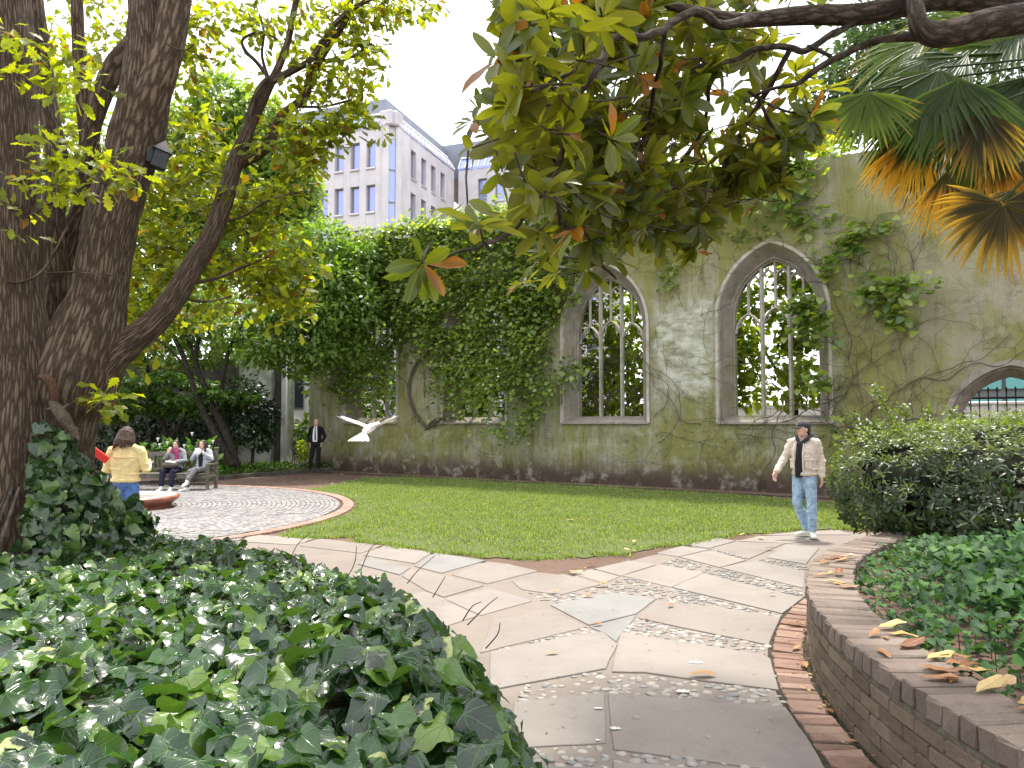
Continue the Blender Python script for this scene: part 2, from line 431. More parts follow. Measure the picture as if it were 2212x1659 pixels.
def orient(d, n):
    d = np.asarray(d, float); n = np.asarray(n, float)
    d = d / np.maximum(np.linalg.norm(d, axis=1, keepdims=True), 1e-9)
    z = n - d * np.sum(n * d, axis=1, keepdims=True)
    bad = np.linalg.norm(z, axis=1) < 1e-4; z[bad] = np.cross(d[bad], [1.0, .2, .1])
    z = z / np.linalg.norm(z, axis=1, keepdims=True); x = np.cross(d, z)
    return np.stack([x, d, z], axis=2)                      # columns x, y, z
def joined(name, tm, pos, R, sc, mats, parent=None, mi=None, smooth=True):
    """all leaves of one template set in ONE mesh"""
    Vs, Fs, Us, Ms, b = [], [], [], [], 0
    k = RNG.integers(0, len(tm), len(pos))
    for i, t in enumerate(tm):
        m = np.where(k == i)[0]
        if not len(m): continue
        v = np.einsum('nij,vj->nvi', R[m], t['v']) * sc[m][:, None, None] + pos[m][:, None, :]
        nv = len(t['v']); f = t['f'][None] + (np.arange(len(m)) * nv)[:, None, None] + b
        Vs.append(v.reshape(-1, 3)); Fs.append(f.reshape(-1, 4)); Us.append(np.tile(t['uv'], (len(m), 1))); b += nv * len(m)
        Ms.append(np.repeat(np.zeros(len(m), np.int32) if mi is None else mi[m], len(t['f'])))
    if not Vs: return None
    F = np.concatenate(Fs)
    me = raw_mesh(name, np.concatenate(Vs), F.ravel().astype(np.int32), np.full(len(F), 4, np.int32), np.concatenate(Us), mats, smooth, np.concatenate(Ms).astype(np.int32))
    o = bpy.data.objects.new(name, me); put(o, parent); return o
_tm = {}
def leaf_mesh(t, name, mat):
    k = (id(t), mat.name)
    if k not in _tm:
        _tm[k] = raw_mesh(name, t['v'], t['f'].ravel(), np.full(len(t['f']), 4, np.int32), t['uv'], mat, True)
    return _tm[k]
def leaves(parent, tm, pos, d, n, sc, mat, top=0, part='leaf', rest='foliage', tm_far=None, mi=None):
    """the TOP leaves that show largest become parts of their own, the others one part of kind stuff"""
    pos = np.asarray(pos, float); sc = np.asarray(sc, float); R = orient(d, n); N = len(pos)
    sel = np.zeros(N, bool)
    mats = mat if isinstance(mat, list) else [mat]
    if mi is None: mi = np.zeros(N, np.int32)
    if top:
        u, v, dd = proj(pos); sz = sc / dd * ((u > 5) & (u < 2207) & (v > 5) & (v < 1654) & (dd > .6))
        sel[np.argsort(-sz)[:top]] = True; sel &= sz > 0
        for i in np.where(sel)[0]:
            t = tm[i % len(tm)]
            o = bpy.data.objects.new(part, leaf_mesh(t, part, mats[mi[i]])); put(o, parent)
            M = Matrix([list(R[i][0] * sc[i]) + [pos[i][0]], list(R[i][1] * sc[i]) + [pos[i][1]], list(R[i][2] * sc[i]) + [pos[i][2]], [0, 0, 0, 1]])
            o.matrix_basis = M
    r = ~sel
    if r.any():
        o = joined(rest, tm_far or tm, pos[r], R[r], sc[r], mats, parent, mi[r])
        if o: o['kind'] = 'stuff'
        return o
def unit(N, up=0.0, rng=RNG):
    v = rng.normal(size=(N, 3)); v /= np.linalg.norm(v, axis=1, keepdims=True); v[:, 2] += up; return v
def blob_points(blobs, per, rng=RNG, hollow=.35):
    """points in ellipsoids (centre, (rx, ry, rz), count or None)"""
    out = []
    for b in blobs:
        c, r = np.array(b[0], float), np.array(b[1], float); k = int(b[2] * per)
        q = rng.normal(size=(k, 3)); q /= np.linalg.norm(q, axis=1, keepdims=True)
        rad = (hollow + (1 - hollow) * rng.random(k)) ** .6
        rad *= 1 + .22 * vnoise(q[:, 0] * 2 + c[0], q[:, 1] * 2 + q[:, 2] * 3, 1.6, 3)
        out.append(c + q * rad[:, None] * r)
    return np.concatenate(out)

M = {}
M['ivy'] = leaf_mat('ivy_leaf', [(0, (.006, .020, .008)), (.5, (.014, .048, .012)), (.82, (.040, .105, .016)), (1, (.14, .22, .025))], .25, (1.7, 2.0, .6), .21, .65, 'palm', (.07, .14, .04), (.06, .11, .03), variegate=.035)
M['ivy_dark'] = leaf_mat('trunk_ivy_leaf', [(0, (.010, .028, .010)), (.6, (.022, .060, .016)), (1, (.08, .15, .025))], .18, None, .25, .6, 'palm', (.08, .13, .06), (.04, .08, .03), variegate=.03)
M['bed_plant'] = leaf_mat('bed_plant_leaf', [(0, (.015, .046, .016)), (.6, (.032, .092, .024)), (1, (.08, .18, .028))], .25, (1.5, 1.9, .6), .55, .22, 'palm', (.03, .09, .03), (.05, .10, .04))
M['oak'] = leaf_mat('oak_leaf', [(0, (.07, .085, .010)), (.35, (.11, .14, .012)), (.7, (.17, .205, .016)), (1, (.25, .27, .02))], .58, (2.4, 2.3, .55), .45, .35, None, None, None, (.05, (.12, .07, .015)))
M['bright'] = leaf_mat('bright_tree_leaf', [(0, (.09, .15, .04)), (.5, (.16, .24, .055)), (1, (.24, .33, .09))], .5, (1.9, 1.9, .7), .4, .45)
M['mid'] = leaf_mat('small_tree_leaf', [(0, (.06, .11, .025)), (.5, (.11, .19, .035)), (1, (.20, .29, .06))], .45, (1.9, 2.0, .6), .38, .5)
M['vine'] = leaf_mat('vine_leaf', [(0, (.065, .115, .03)), (.5, (.14, .21, .048)), (1, (.30, .37, .10))], .48, (2.3, 2.2, .5), .28, .55)
M['dark'] = leaf_mat('dark_shrub_leaf', [(0, (.010, .022, .010)), (.6, (.018, .040, .014)), (1, (.035, .07, .02))], .2, None, .30, .5)
M['layer'] = leaf_mat('layered_shrub_leaf', [(0, (.03, .07, .015)), (.6, (.06, .13, .02)), (1, (.12, .20, .03))], .4, (1.8, 2.0, .5), .4, .4)
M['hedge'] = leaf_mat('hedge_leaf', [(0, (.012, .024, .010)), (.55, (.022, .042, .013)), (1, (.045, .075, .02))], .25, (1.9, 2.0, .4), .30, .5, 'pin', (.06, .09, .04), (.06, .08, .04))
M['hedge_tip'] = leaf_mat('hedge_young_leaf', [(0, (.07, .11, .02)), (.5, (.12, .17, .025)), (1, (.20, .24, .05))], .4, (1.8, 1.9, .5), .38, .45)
M['mag'] = leaf_mat('magnolia_leaf', [(0, (.040, .060, .010)), (.5, (.070, .095, .014)), (1, (.13, .15, .02))], .52, (2.6, 2.5, .45), .30, .5, 'pin', (.12, .13, .03), (.105, .112, .022), (.075, (.22, .085, .015)))
M['dead'] = leaf_mat('fallen_leaf', [(0, (.16, .055, .025)), (.5, (.27, .11, .04)), (.8, (.36, .20, .08)), (1, (.42, .30, .15))], .15, None, .4, .45, 'pin', (.34, .2, .1))
M['yleaf'] = leaf_mat('yellow_fallen_leaf', [(0, (.42, .27, .07)), (1, (.50, .38, .16))], .15, None, .4, .45, 'pin', (.34, .2, .1))
M['grey_tree'] = leaf_mat('grey_green_leaf', [(0, (.04, .07, .035)), (1, (.09, .13, .06))], .35, None, .45, .4)
M['far_tree'] = leaf_mat('backlit_leaf', [(0, (.11, .17, .02)), (.5, (.20, .27, .03)), (1, (.32, .38, .05))], .55, (2.0, 2.0, .5), .4, .4)
M['white_petal'] = plain('white_petal', (.75, .75, .70), .6)
M['grassblade'] = leaf_mat('grass_blade', [(0, (.095, .15, .036)), (.5, (.165, .235, .06)), (.8, (.25, .305, .095)), (1, (.40, .38, .20))], .40, (1.7, 1.8, .5), .5, .3)
M['oak_bark'] = bark_mat('furrowed_bark', (.082, .056, .038), (.19, .138, .098), 24, 4.2, 1.0)
M['bark'] = bark_mat('dark_bark', (.022, .018, .014), (.06, .048, .038), 18, 5, .6)
M['mag_bark'] = bark_mat('magnolia_bark', (.040, .030, .022), (.085, .065, .05), 14, 7, .35)
M['twig'] = plain('twig', (.060, .042, .030), .85, .2, 20, .4)
M['vine_stem'] = plain('vine_stem', (.085, .068, .052), .9, .2, 15, .4)
# ------------------------------------------------------------------ ground materials
def m_soil():
    t = Nt('soil'); p = t.pos(); a = t.noise(.8, p, 5); b = t.noise(14, p, 6, .7); c = t.noise(70, p, 3)
    col = t.ramp(t.math('ADD', t.math('MULTIPLY', a, .5), t.math('MULTIPLY', b, .5)), [(.3, (.075, .048, .036)), (.55, (.15, .10, .078)), (.75, (.21, .15, .118))])
    col = t.mix(t.math('MULTIPLY', t.sstep(c, .62, .72), .5), col, (.30, .24, .2))
    return t.done(t.bsdf(col, .95, .15, t.bump(t.math('ADD', b, t.math('MULTIPLY', c, .5)), .8, .03)))
def m_lawn():
    t = Nt('lawn_turf'); p = t.pos(); b = t.noise(2.2, p, 5, .6); c = t.noise(40, p, 4)
    col = t.ramp(c, [(.3, (.07, .09, .03)), (.7, (.13, .155, .055))])
    col = t.mix(t.math('MULTIPLY', t.sstep(b, .62, .78), .6), col, (.13, .10, .065))
    return t.done(t.bsdf(col, .95, .1, t.bump(c, .8, .03)))
def m_stone(name, cols, gr=1.0, rough=.8, stain=.35):
    t = Nt(name); p = t.pos(); r = t.n('ObjectInfo').outputs['Random']
    c = t.ramp(r, cols); a = t.noise(1.7, p, 5, .6); b = t.noise(26 * gr, p, 6, .7); d = t.noise(150, p, 2)
    c = t.mix(t.math('MULTIPLY', t.sstep(a, .35, .75), stain), c, t.mix(1.0, c, (.62, .60, .60), 'MULTIPLY'))
    c = t.mix(t.math('MULTIPLY', t.sstep(b, .5, .72), .28), c, t.mix(1.0, c, (.70, .66, .62), 'MULTIPLY'))
    c = t.mix(t.math('MULTIPLY', t.sstep(d, .62, .74), .25), c, (.62, .58, .52)); e = t.noise(.9, p, 6, .7, .8); c = t.mix(t.math('MULTIPLY', t.sstep(e, .48, .70), .42), c, t.mix(1.0, c, (.66, .66, .68), 'MULTIPLY')); g = t.noise(7, p, 6, .75); c = t.mix(t.math('MULTIPLY', t.sstep(g, .58, .68), .30), c, t.mix(1.0, c, (.60, .56, .52), 'MULTIPLY'))
    return t.done(t.bsdf(c, rough, .3, t.bump(t.math('ADD', b, t.math('MULTIPLY', d, .4)), .22, .01)))
def m_brick(name, cols, lich=.25):
    t = Nt(name); p = t.pos(); c = t.ramp(t.n('ObjectInfo').outputs['Random'], cols)
    b = t.noise(22, p, 6, .7); a = t.noise(3.0, p, 4); d = t.noise(90, p, 3)
    c = t.mix(t.math('MULTIPLY', t.sstep(b, .45, .75), .5), c, t.mix(1.0, c, (.5, .48, .46), 'MULTIPLY'))
    c = t.mix(t.math('MULTIPLY', t.sstep(a, .5, .7), lich), c, (.21, .195, .15))
    c = t.mix(t.math('MULTIPLY', t.sstep(d, .6, .7), .3), c, (.30, .27, .23))
    return t.done(t.bsdf(c, .9, .2, t.bump(t.math('ADD', b, t.math('MULTIPLY', d, .5)), .5, .01)))
M['soil'] = m_soil(); M['lawn'] = m_lawn()
M['flag'] = m_stone('sandstone_flag', [(0, (.195, .167, .148)), (.35, (.235, .203, .178)), (.7, (.220, .196, .177)), (.86, (.198, .186, .172)), (1, (.248, .212, .180))])
M['flag_blue'] = m_stone('blue_grey_flag', [(0, (.190, .183, .174)), (1, (.218, .209, .20))])
M['mortar_bed'] = m_stone('mortar_bed', [(0, (.205, .172, .148)), (1, (.205, .172, .148))], 2.0, .95)
M['pebble'] = m_stone('pebble', [(0, (.20, .195, .19)), (.4, (.26, .245, .225)), (.75, (.31, .27, .23)), (1, (.36, .33, .30))], 1, .55, .1)
M['sett'] = m_stone('granite_sett', [(0, (.19, .178, .173)), (.5, (.235, .218, .213)), (1, (.28, .262, .257))], 2, .75, .2)
M['sett_rest'] = m_stone('granite_sett_far', [(0, (.225, .21, .205)), (1, (.235, .22, .215))], 2, .75, .2)
M['grout'] = plain('sett_joint', (.13, .115, .10), .95, .1, 30, .3)
M['ring_brick'] = m_brick('ring_brick', [(0, (.25, .155, .12)), (.5, (.30, .195, .155)), (1, (.34, .235, .195))], .15)
M['edge_brick'] = m_brick('edging_brick', [(0, (.17, .105, .08)), (.5, (.24, .15, .115)), (1, (.30, .20, .16))], .2)
M['wall_brick'] = m_brick('planter_brick', [(0, (.115, .085, .064)), (.5, (.155, .115, .085)), (1, (.195, .145, .108))], .25)
M['cope_brick'] = m_brick('coping_brick', [(0, (.13, .10, .084)), (.5, (.17, .135, .112)), (1, (.215, .165, .138))], .25)
M['wall_mortar'] = plain('planter_mortar', (.13, .115, .09), .95, .1, 30, .3, .4)
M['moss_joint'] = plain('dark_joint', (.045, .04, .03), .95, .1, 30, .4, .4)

# ------------------------------------------------------------------ ground
b = MB(); sheet(b, [(-160, -20), (160, -20), (160, 260), (-160, 260)], 0.0); tag(b.build('ground', M['soil']), kind='structure')

# where things lie
CIR = (-9.45, 14.3); CR = 6.0                                  # paved circle, radius of its setts; brick ring outside
LAWN = [G(610, 1163), G(740, 1168), G(890, 1187), G(1010, 1203), G(1120, 1212), G(1200, 1216), G(1290, 1211), G(1380, 1196), G(1440, 1184), G(1530, 1168), G(1600, 1158), G(1700, 1152), G(1790, 1147),
        (6.6, 11.6), (9.5, 12.0), (9.8, 14.6), G(1740, 1082), G(1600, 1068), G(1400, 1055), G(1250, 1047), G(1050, 1037), G(900, 1030), G(790, 1034), G(720, 1048)]
LAWN = [(p[0], p[1]) for p in LAWN]
a0 = math.atan2(LAWN[-1][1] - CIR[1], LAWN[-1][0] - CIR[0]); a1 = math.atan2(LAWN[0][1] - CIR[1], LAWN[0][0] - CIR[0])
LAWN += [(CIR[0] + (CR + .36) * math.cos(a0 + (a1 - a0) * k / 14), CIR[1] + (CR + .36) * math.sin(a0 + (a1 - a0) * k / 14)) for k in range(1, 14)]
lf = []                                                         # worn, uneven edge of the turf
for i in range(len(LAWN)):
    p0, p1 = LAWN[i], LAWN[(i + 1) % len(LAWN)]; L = math.hypot(p1[0] - p0[0], p1[1] - p0[1]); k = max(1, int(L / .09)) if p0[1] < 12.2 and p1[1] < 12.2 and i < 14 else max(1, int(L / .3))
    for j in range(k):
        f = j / k; x, y = p0[0] + (p1[0] - p0[0]) * f, p0[1] + (p1[1] - p0[1]) * f
        w = (.22 if i < 13 else .05) * (noise.noise(Vector((x * 2.2, y * 2.2, 0))) + .9 * noise.noise(Vector((x * 7, y * 7, 3))))
        lf.append((x + w * .2, y + w + ((.13 + .10 * math.sin(x * 1.7)) if i < 13 else 0)))
LAWN = lf
b = MB(); sheet(b, LAWN, 0.012); lawn = tag(b.build('lawn', M['lawn']), kind='structure')
nb = 170000
gx, gy = sample_poly(LAWN, nb); ed = edge_dist(gx, gy, LAWN)
keep = RNG.random(nb) < np.clip(ed / .75 + .30 * vnoise(gx, gy, 3, 4) + .02, .0, 1); gx, gy = gx[keep], gy[keep]
dn = vnoise(gx, gy, 1.3, 2) * .5 + vnoise(gx, gy, 4, 5) * .5 - .35 * np.clip((12.5 - gy) / 3, 0, 1); keep = RNG.random(len(gx)) < .80 + dn * .75; gx, gy = gx[keep], gy[keep]
ke = RNG.integers(0, len(LAWN), 16000); ex_ = np.array([LAWN[i][0] for i in ke]) + RNG.normal(0, .07, 16000); ey_ = np.array([LAWN[i][1] for i in ke]) + RNG.normal(0, .07, 16000); m = ((ey_ < 12.2) | (ex_ < -2)) & (vnoise(ex_, ey_, 3.5, 9) > -.15) & (np.hypot(ex_ - CIR[0], ey_ - CIR[1]) > CR + .32)
gx = np.concatenate([gx, ex_[m]]); gy = np.concatenate([gy, ey_[m]])
N = len(gx); th = RNG.uniform(0, 2 * PI, N); ln = RNG.uniform(.022, .062, N) * (1 + .3 * vnoise(gx, gy, 2.1, 6)); wd = RNG.uniform(.004, .008, N); lean = RNG.uniform(.2, 1.2, N)
base = np.stack([gx, gy, np.full(N, .012)], 1); side = np.stack([np.cos(th), np.sin(th), np.zeros(N)], 1) * wd[:, None]; fw = np.stack([-np.sin(th), np.cos(th), np.zeros(N)], 1)
mid = base + fw * (ln * lean * .25)[:, None] + np.array([0, 0, 1]) * (ln * .6)[:, None]; tip = base + fw * (ln * lean * .8)[:, None] + np.array([0, 0, 1]) * (ln * (1.05 - .25 * lean))[:, None]
V = np.stack([base - side, base + side, mid + side * .7, mid - side * .7, tip], 1).reshape(-1, 3)
k = (np.arange(N) * 5)[:, None]
lv = np.concatenate([k + 0, k + 1, k + 2, k + 3, k + 3, k + 2, k + 4], 1).ravel().astype(np.int32); lnn = np.tile(np.array([4, 3], np.int32), N)
go = bpy.data.objects.new('grass', raw_mesh('grass', V, lv, lnn, V[:, :2], M['grassblade'], True)); COL.objects.link(go); tag(go, 'short worn green grass of the lawn', 'grass', kind='stuff')

# ------------------------------------------------------------------ flagstone path
PATH = [G(560, 1166), G(760, 1180), G(900, 1194), G(1010, 1212), G(1130, 1233), G(1237, 1247), G(1330, 1222), G(1400, 1203), G(1500, 1182), G(1600, 1167), G(1700, 1157), G(1790, 1149), (7.0, 11.2), (7.5, 9.0), (3.6, 7.6), (2.2, 5.0), (1.95, 3.0), (2.1, 1.2), (-.4, 1.2), (-.3, 3.5), (-.8, 5), (-1.6, 6), (-3, 7.4), (-5, 8.6), (-6, 9.2)]
b = MB(); sheet(b, PATH, 0.008); path = tag(b.build('path', M['mortar_bed']), kind='structure')
SL = []                                                         # (polygon on the ground, bluish)
def s3(pts, blue=0): SL.append(([R3(*p) for p in pts], blue))
def s2(pts, blue=0): SL.append(([R2(*p) for p in pts], blue))
s3([(614, 1168), (1738, 1254), (1868, 1440), (1990, 1640), (2010, 1700), (640, 1524)])
s3([(698, 778), (1603, 924), (1640, 950), (1690, 1146), (1200, 1085), (835, 1034), (640, 1028)])
s3([(908, 574), (1300, 615), (1702, 682), (1628, 856), (1200, 770), (806, 686)])
s3([(1215, 402), (1845, 557), (1712, 655), (1022, 489)])
s3([(1322, 360), (1558, 316), (1864, 388), (1852, 492)])
s3([(1620, 296), (1740, 215), (1950, 235), (1872, 340)])
s3([(1066, 293), (1262, 252), (1490, 314), (1318, 360)])
s3([(700, 412), (958, 342), (1222, 394), (1012, 486)])
s3([(524, 368), (742, 316), (912, 342), (690, 414)])
s3([(918, 268), (1080, 222), (1245, 246), (1055, 290)])
s3([(1260, 242), (1420, 196), (1730, 206), (1500, 306)])
s3([(1100, 214), (1300, 170), (1420, 190), (1250, 238)])
s3([(1440, 190), (1560, 160), (1900, 150), (1960, 185), (1740, 205)])
s3([(1580, 155), (1760, 135), (2080, 120), (2150, 150), (1920, 150)])
s3([(246, 602), (470, 552), (640, 522), (918, 562), (790, 658), (490, 730)], 1)
s3([(-120, 690), (-10, 680), (226, 618), (478, 740), (0, 858), (-200, 905)])
s3([(-140, 905), (480, 780), (570, 776), (672, 850), (600, 1008), (30, 1112), (-140, 1145)])
s3([(494, 738), (786, 664), (722, 764), (690, 780), (664, 836), (585, 782)], 1)
s3([(20, 1222), (590, 1166), (600, 1486), (160, 1508), (-40, 1515)])
s3([(640, 1610), (1400, 1660), (2030, 1720), (2200, 1960), (640, 1900)])
s3([(-40, 1640), (590, 1640), (600, 1900), (-150, 1900)])
s3([(0, 446), (330, 402), (560, 468), (300, 536), (60, 500)])
s3([(360, 392), (510, 372), (680, 418), (580, 460)])
s2([(-620, 960), (-260, 985), (-330, 1030), (-700, 1010)])
s2([(-250, 987), (200, 1012), (60, 1058), (-310, 1036)])
s2([(212, 1014), (640, 1062), (500, 1114), (85, 1064)])
s2([(656, 1065), (985, 1107), (868, 1186), (520, 1130)])
s2([(1002, 1112), (1342, 1165), (1045, 1250), (866, 1203)], 1)
s2([(1358, 1172), (1490, 1187), (1698, 1236), (1350, 1322), (1112, 1262)])
s2([(830, 1227), (1030, 1260), (1328, 1336), (1060, 1413), (940, 1370), (780, 1270)])
s2([(1372, 1347), (1656, 1440), (1312, 1536), (1062, 1425)])
s2([(780, 1410), (930, 1376), (1050, 1420), (1290, 1540), (1000, 1640), (700, 1520)])
s2([(560, 1140), (830, 1215), (760, 1262), (480, 1190)])
rg = random.Random(3)
for poly, blue in SL:
    b = MB(); q = [p + Vector((rg.uniform(-.006, .006), rg.uniform(-.006, .006), 0)) for p in poly]
    # rough, slightly worn outline: a few points more along each edge
    rr = []
    for i in range(len(q)):
        e = q[(i + 1) % len(q)] - q[i]; nn = Vector((-e.y, e.x, 0)).normalized() if e.length > 0 else Vector()
        rr.append(q[i])
        for f in (.33, .66): rr.append(q[i] + e * f + nn * rg.uniform(-.006, .006))
    sheet(b, rr, 0.017 + rg.uniform(-.002, .003), .03, .003)
    b.build('flagstone', M['flag_blue'] if blue else M['flag'], path)
# pebbles set into the mortar strips
PB = [[(640, 1040), (830, 1045), (1690, 1152), (1738, 1245), (614, 1160)], [(800, 692), (1628, 862), (1603, 918), (712, 770)], [(1026, 498), (1710, 660), (1700, 676), (912, 565)],
      [(1245, 396), (1310, 366), (1850, 498), (1845, 550)], [(1600, 305), (1870, 345), (1862, 384), (1570, 314)], [(-40, 1135), (600, 1014), (605, 1160), (40, 1215)],
      [(60, 1520), (600, 1500), (600, 1640), (20, 1640)], [(640, 1535), (2010, 1660), (2030, 1715), (640, 1605)], [(-150, 900), (0, 864), (480, 748), (575, 775), (480, 778)],
      [(230, 600), (60, 505), (300, 540), (640, 470), (700, 420), (1010, 492), (920, 555), (640, 518)], [(925, 340), (1060, 296), (1310, 362), (1230, 394)], [(1095, 218), (1260, 242), (1500, 308), (1300, 262)]]
WT = [1.0, 1.1, .9, .8, .6, .35, .6, .7, .3, .35, .4, .3]
pm = []
for k in range(5):
    b = MB(); ellipsoid(b, (0, 0, 0), (1, .72 + .06 * k, .55), None, 8, 5); v = b.v[0]; v += RNG.normal(0, .05, v.shape); pm.append(b.mesh('pebble', M['pebble'], True))
peb = []
for poly, w in zip(PB, WT):
    q = [R3(*p) for p in poly]; ar = abs(sum(q[i].x * q[(i + 1) % len(q)].y - q[(i + 1) % len(q)].x * q[i].y for i in range(len(q)))) / 2
    x, y = sample_poly(q, int(ar * 420 * w) + 20); kept = []
    for a, c in zip(x, y):
        r = rg.uniform(.016, .034)
        if all((a - k[0]) ** 2 + (c - k[1]) ** 2 > ((r + k[2]) * .85) ** 2 for k in kept): kept.append((a, c, r))
    peb += kept
peb.sort(key=lambda k: -k[2] / math.hypot(k[0], k[1])); rest = MB()
for i, (x, y, r) in enumerate(peb):
    m4 = Matrix.LocRotScale(Vector((x, y, .007)), Euler((rg.uniform(-.2, .2), rg.uniform(-.2, .2), rg.uniform(0, 6.3) if rg.random() < .4 else rg.uniform(-.5, .3))), Vector((r * 1.25, r * 1.15, r * .8)))
    if i < 300:
        o = bpy.data.objects.new('pebble', pm[i % 5]); put(o, path); o.matrix_basis = m4
    else: ellipsoid(rest, (x, y, .010), (r * 1.2, r * .85, r * .55), None, 7, 4)
if rest.n: rest.build('pebbles', M['pebble'], path, True)['kind'] = 'stuff'

# ------------------------------------------------------------------ cobbled circle with its brick ring
b = MB(); V = [(CIR[0], CIR[1], .014)] + [(CIR[0] + CR * math.cos(2 * PI * k / 96), CIR[1] + CR * math.sin(2 * PI * k / 96), .014) for k in range(96)]
b.add(V, [(0, 1 + k, 1 + (k + 1) % 96) for k in range(96)]); plaza = tag(b.build('cobbled_pavement', M['grout']), kind='structure')
FOU = (-7.75, 14.95)                                           # the low fountain stands on it
bm = MB(); box(bm, (0, 0, 0), (1, 1, 1), None, .12); sm = []
for k in range(4):
    q = MB(); box(q, (0, 0, 0), (.125 + .012 * k, .088, .05), None, .012); v = q.v[0]; v += RNG.normal(0, .0025, v.shape); sm.append(q)
sme = [q.mesh('sett', M['sett'], False) for q in sm]; setts = []
r = CR - .06
while r > .2:
    cnt = int(2 * PI * r / .148); off = rg.random()
    for k in range(cnt):
        a = 2 * PI * (k + off) / cnt; x, y = CIR[0] + r * math.cos(a), CIR[1] + r * math.sin(a)
        u, v, d = proj((x, y, 0))
        if math.hypot(x - FOU[0], y - FOU[1]) < .98 or u[0] < -80: continue
        setts.append((x, y, a))
    r -= .098
setts.sort(key=lambda s: math.hypot(s[0], s[1]) + (50 if not (330 < proj((s[0], s[1], 0))[0][0] < 800 and proj((s[0], s[1], 0))[1][0] < 1150) else 0))
rest = MB()
for i, (x, y, a) in enumerate(setts):
    z = .012 + rg.uniform(-.004, .005); e = Euler((rg.uniform(-.03, .03), rg.uniform(-.03, .03), a + PI / 2 + rg.uniform(-.05, .05)))
    if i < 300:
        o = bpy.data.objects.new('sett', sme[i % 4]); put(o, plaza); o.location = (x, y, z); o.rotation_euler = e
    else:
        box(rest, (x, y, z), (.120 + .012 * (i % 4), .084, .05), e.to_matrix())
rest.build('setts', M['sett_rest'], plaza)['kind'] = 'stuff'
q = MB(); box(q, (0, 0, 0), (.215, .104, .06), None, .008); me = q.mesh('brick', M['ring_brick']); nbk = int(2 * PI * (CR + .17) / .112)
ring = thing('brick_ring', 'reddish brick band around the edge of the cobbled circle', 'brick edging', (CIR[0], CIR[1], 0)); rest = MB(); lst = []
for k in range(nbk):
    a = 2 * PI * k / nbk; lst.append((CIR[0] + (CR + .17) * math.cos(a), CIR[1] + (CR + .17) * math.sin(a), a))
for x, y, a in lst:
    u = proj((x, y, 0))[0][0]
    for off in (-.0, ):
        if u < -60: continue
        o = bpy.data.objects.new('brick', me); put(o, ring); o.location = (x, y, .012 + rg.uniform(-.003, .003)); o.rotation_euler = (0, 0, a + rg.uniform(-.03, .03))

# ------------------------------------------------------------------ curved brick planter wall, its coping and the brick edging at its foot
PC = (7.84, 3.55); PR = 6.0; HT = .52
def pol(r, a, z=0.0): return Vector((PC[0] + r * math.cos(a), PC[1] + r * math.sin(a), z))
def sector(mb, r0, r1, z0, z1, p0, p1, n=80):
    V = []; F = []
    for k in range(n + 1):
        a = p0 + (p1 - p0) * k / n
        V += [tuple(pol(r0, a, z0)), tuple(pol(r1, a, z0)), tuple(pol(r1, a, z1)), tuple(pol(r0, a, z1))]
    for k in range(n):
        o = k * 4
        for j in range(4): F.append((o + j, o + (j + 1) % 4, o + 4 + (j + 1) % 4, o + 4 + j))
    F += [(0, 1, 2, 3), (n * 4 + 3, n * 4 + 2, n * 4 + 1, n * 4)]
    mb.add(V, F)
A0, A1 = math.radians(112), math.radians(212)
pw = thing('brick_planter_wall', 'low curved brown brick planter wall topped with bricks on edge', 'brick wall', tuple(pol(PR, PI)))
b = MB(); sector(b, PR - .30, PR - .012, 0, HT - .012, A0, A1); b.build('mortar', M['wall_mortar'], pw)
vm = []
for k in range(4):
    q = MB(); box(q, (0, 0, 0), (.214, .10, .066), None, .006); v = q.v[0]; v += RNG.normal(0, .0028, v.shape); vm.append(q.mesh('brick', M['wall_brick']))
step = .2255 / PR; rows = 5; cand = []
for r_ in range(rows):
    z = .036 + r_ * .0765; k = 0
    a = A1 - (step * .5 if r_ % 2 else 0)
    while a > A0:
        cand.append((a, z)); a -= step
cand.sort(key=lambda c: (pol(PR, c[0]) - Vector((0, 0, 0))).length)
rest = MB()
for i, (a, z) in enumerate(cand):
    p = pol(PR - .05 + rg.uniform(-.002, .003), a, z)
    if i < 190:
        o = bpy.data.objects.new('brick', vm[i % 4]); put(o, pw); o.location = p; o.rotation_euler = (rg.uniform(-.006, .006), rg.uniform(-.01, .01), a + PI / 2)
    else: box(rest, p, (.214, .10, .066), Euler((0, 0, a + PI / 2)).to_matrix(), .006)
if rest.n: rest.build('bricks', M['wall_brick'], pw)['kind'] = 'stuff'
cm = []
for k in range(4):
    q = MB(); box(q, (0, 0, 0), (.345, .100, .108), None, .010); v = q.v[0]; v += RNG.normal(0, .0045, v.shape); cm.append(q.mesh('coping_brick', M['cope_brick']))
a = A1; i = 0
while a > A0 and i < 110:
    o = bpy.data.objects.new('coping_brick', cm[i % 4]); put(o, pw); o.location = pol(PR - .165 + rg.uniform(-.006, .006), a, HT - .054 + rg.uniform(-.004, .004)); o.rotation_euler = (rg.uniform(-.02, .02), rg.uniform(-.012, .012), a + rg.uniform(-.01, .01))
    a -= .107 / (PR + .0); i += 1
ed = thing('brick_edging', 'row of worn bricks laid along the foot of the curved planter wall', 'brick edging', tuple(pol(PR + .13, PI)))
b = MB(); sector(b, PR - .01, PR + .285, -.02, .012, A0 + .1, A1); b.build('joint', M['moss_joint'], ed)
em = []
for k in range(4):
    q = MB(); box(q, (0, 0, 0), (.212, .086, .06), None, .009); v = q.v[0]; v += RNG.normal(0, .004, v.shape); em.append(q.mesh('brick', M['edge_brick']))
a = A1; i = 0
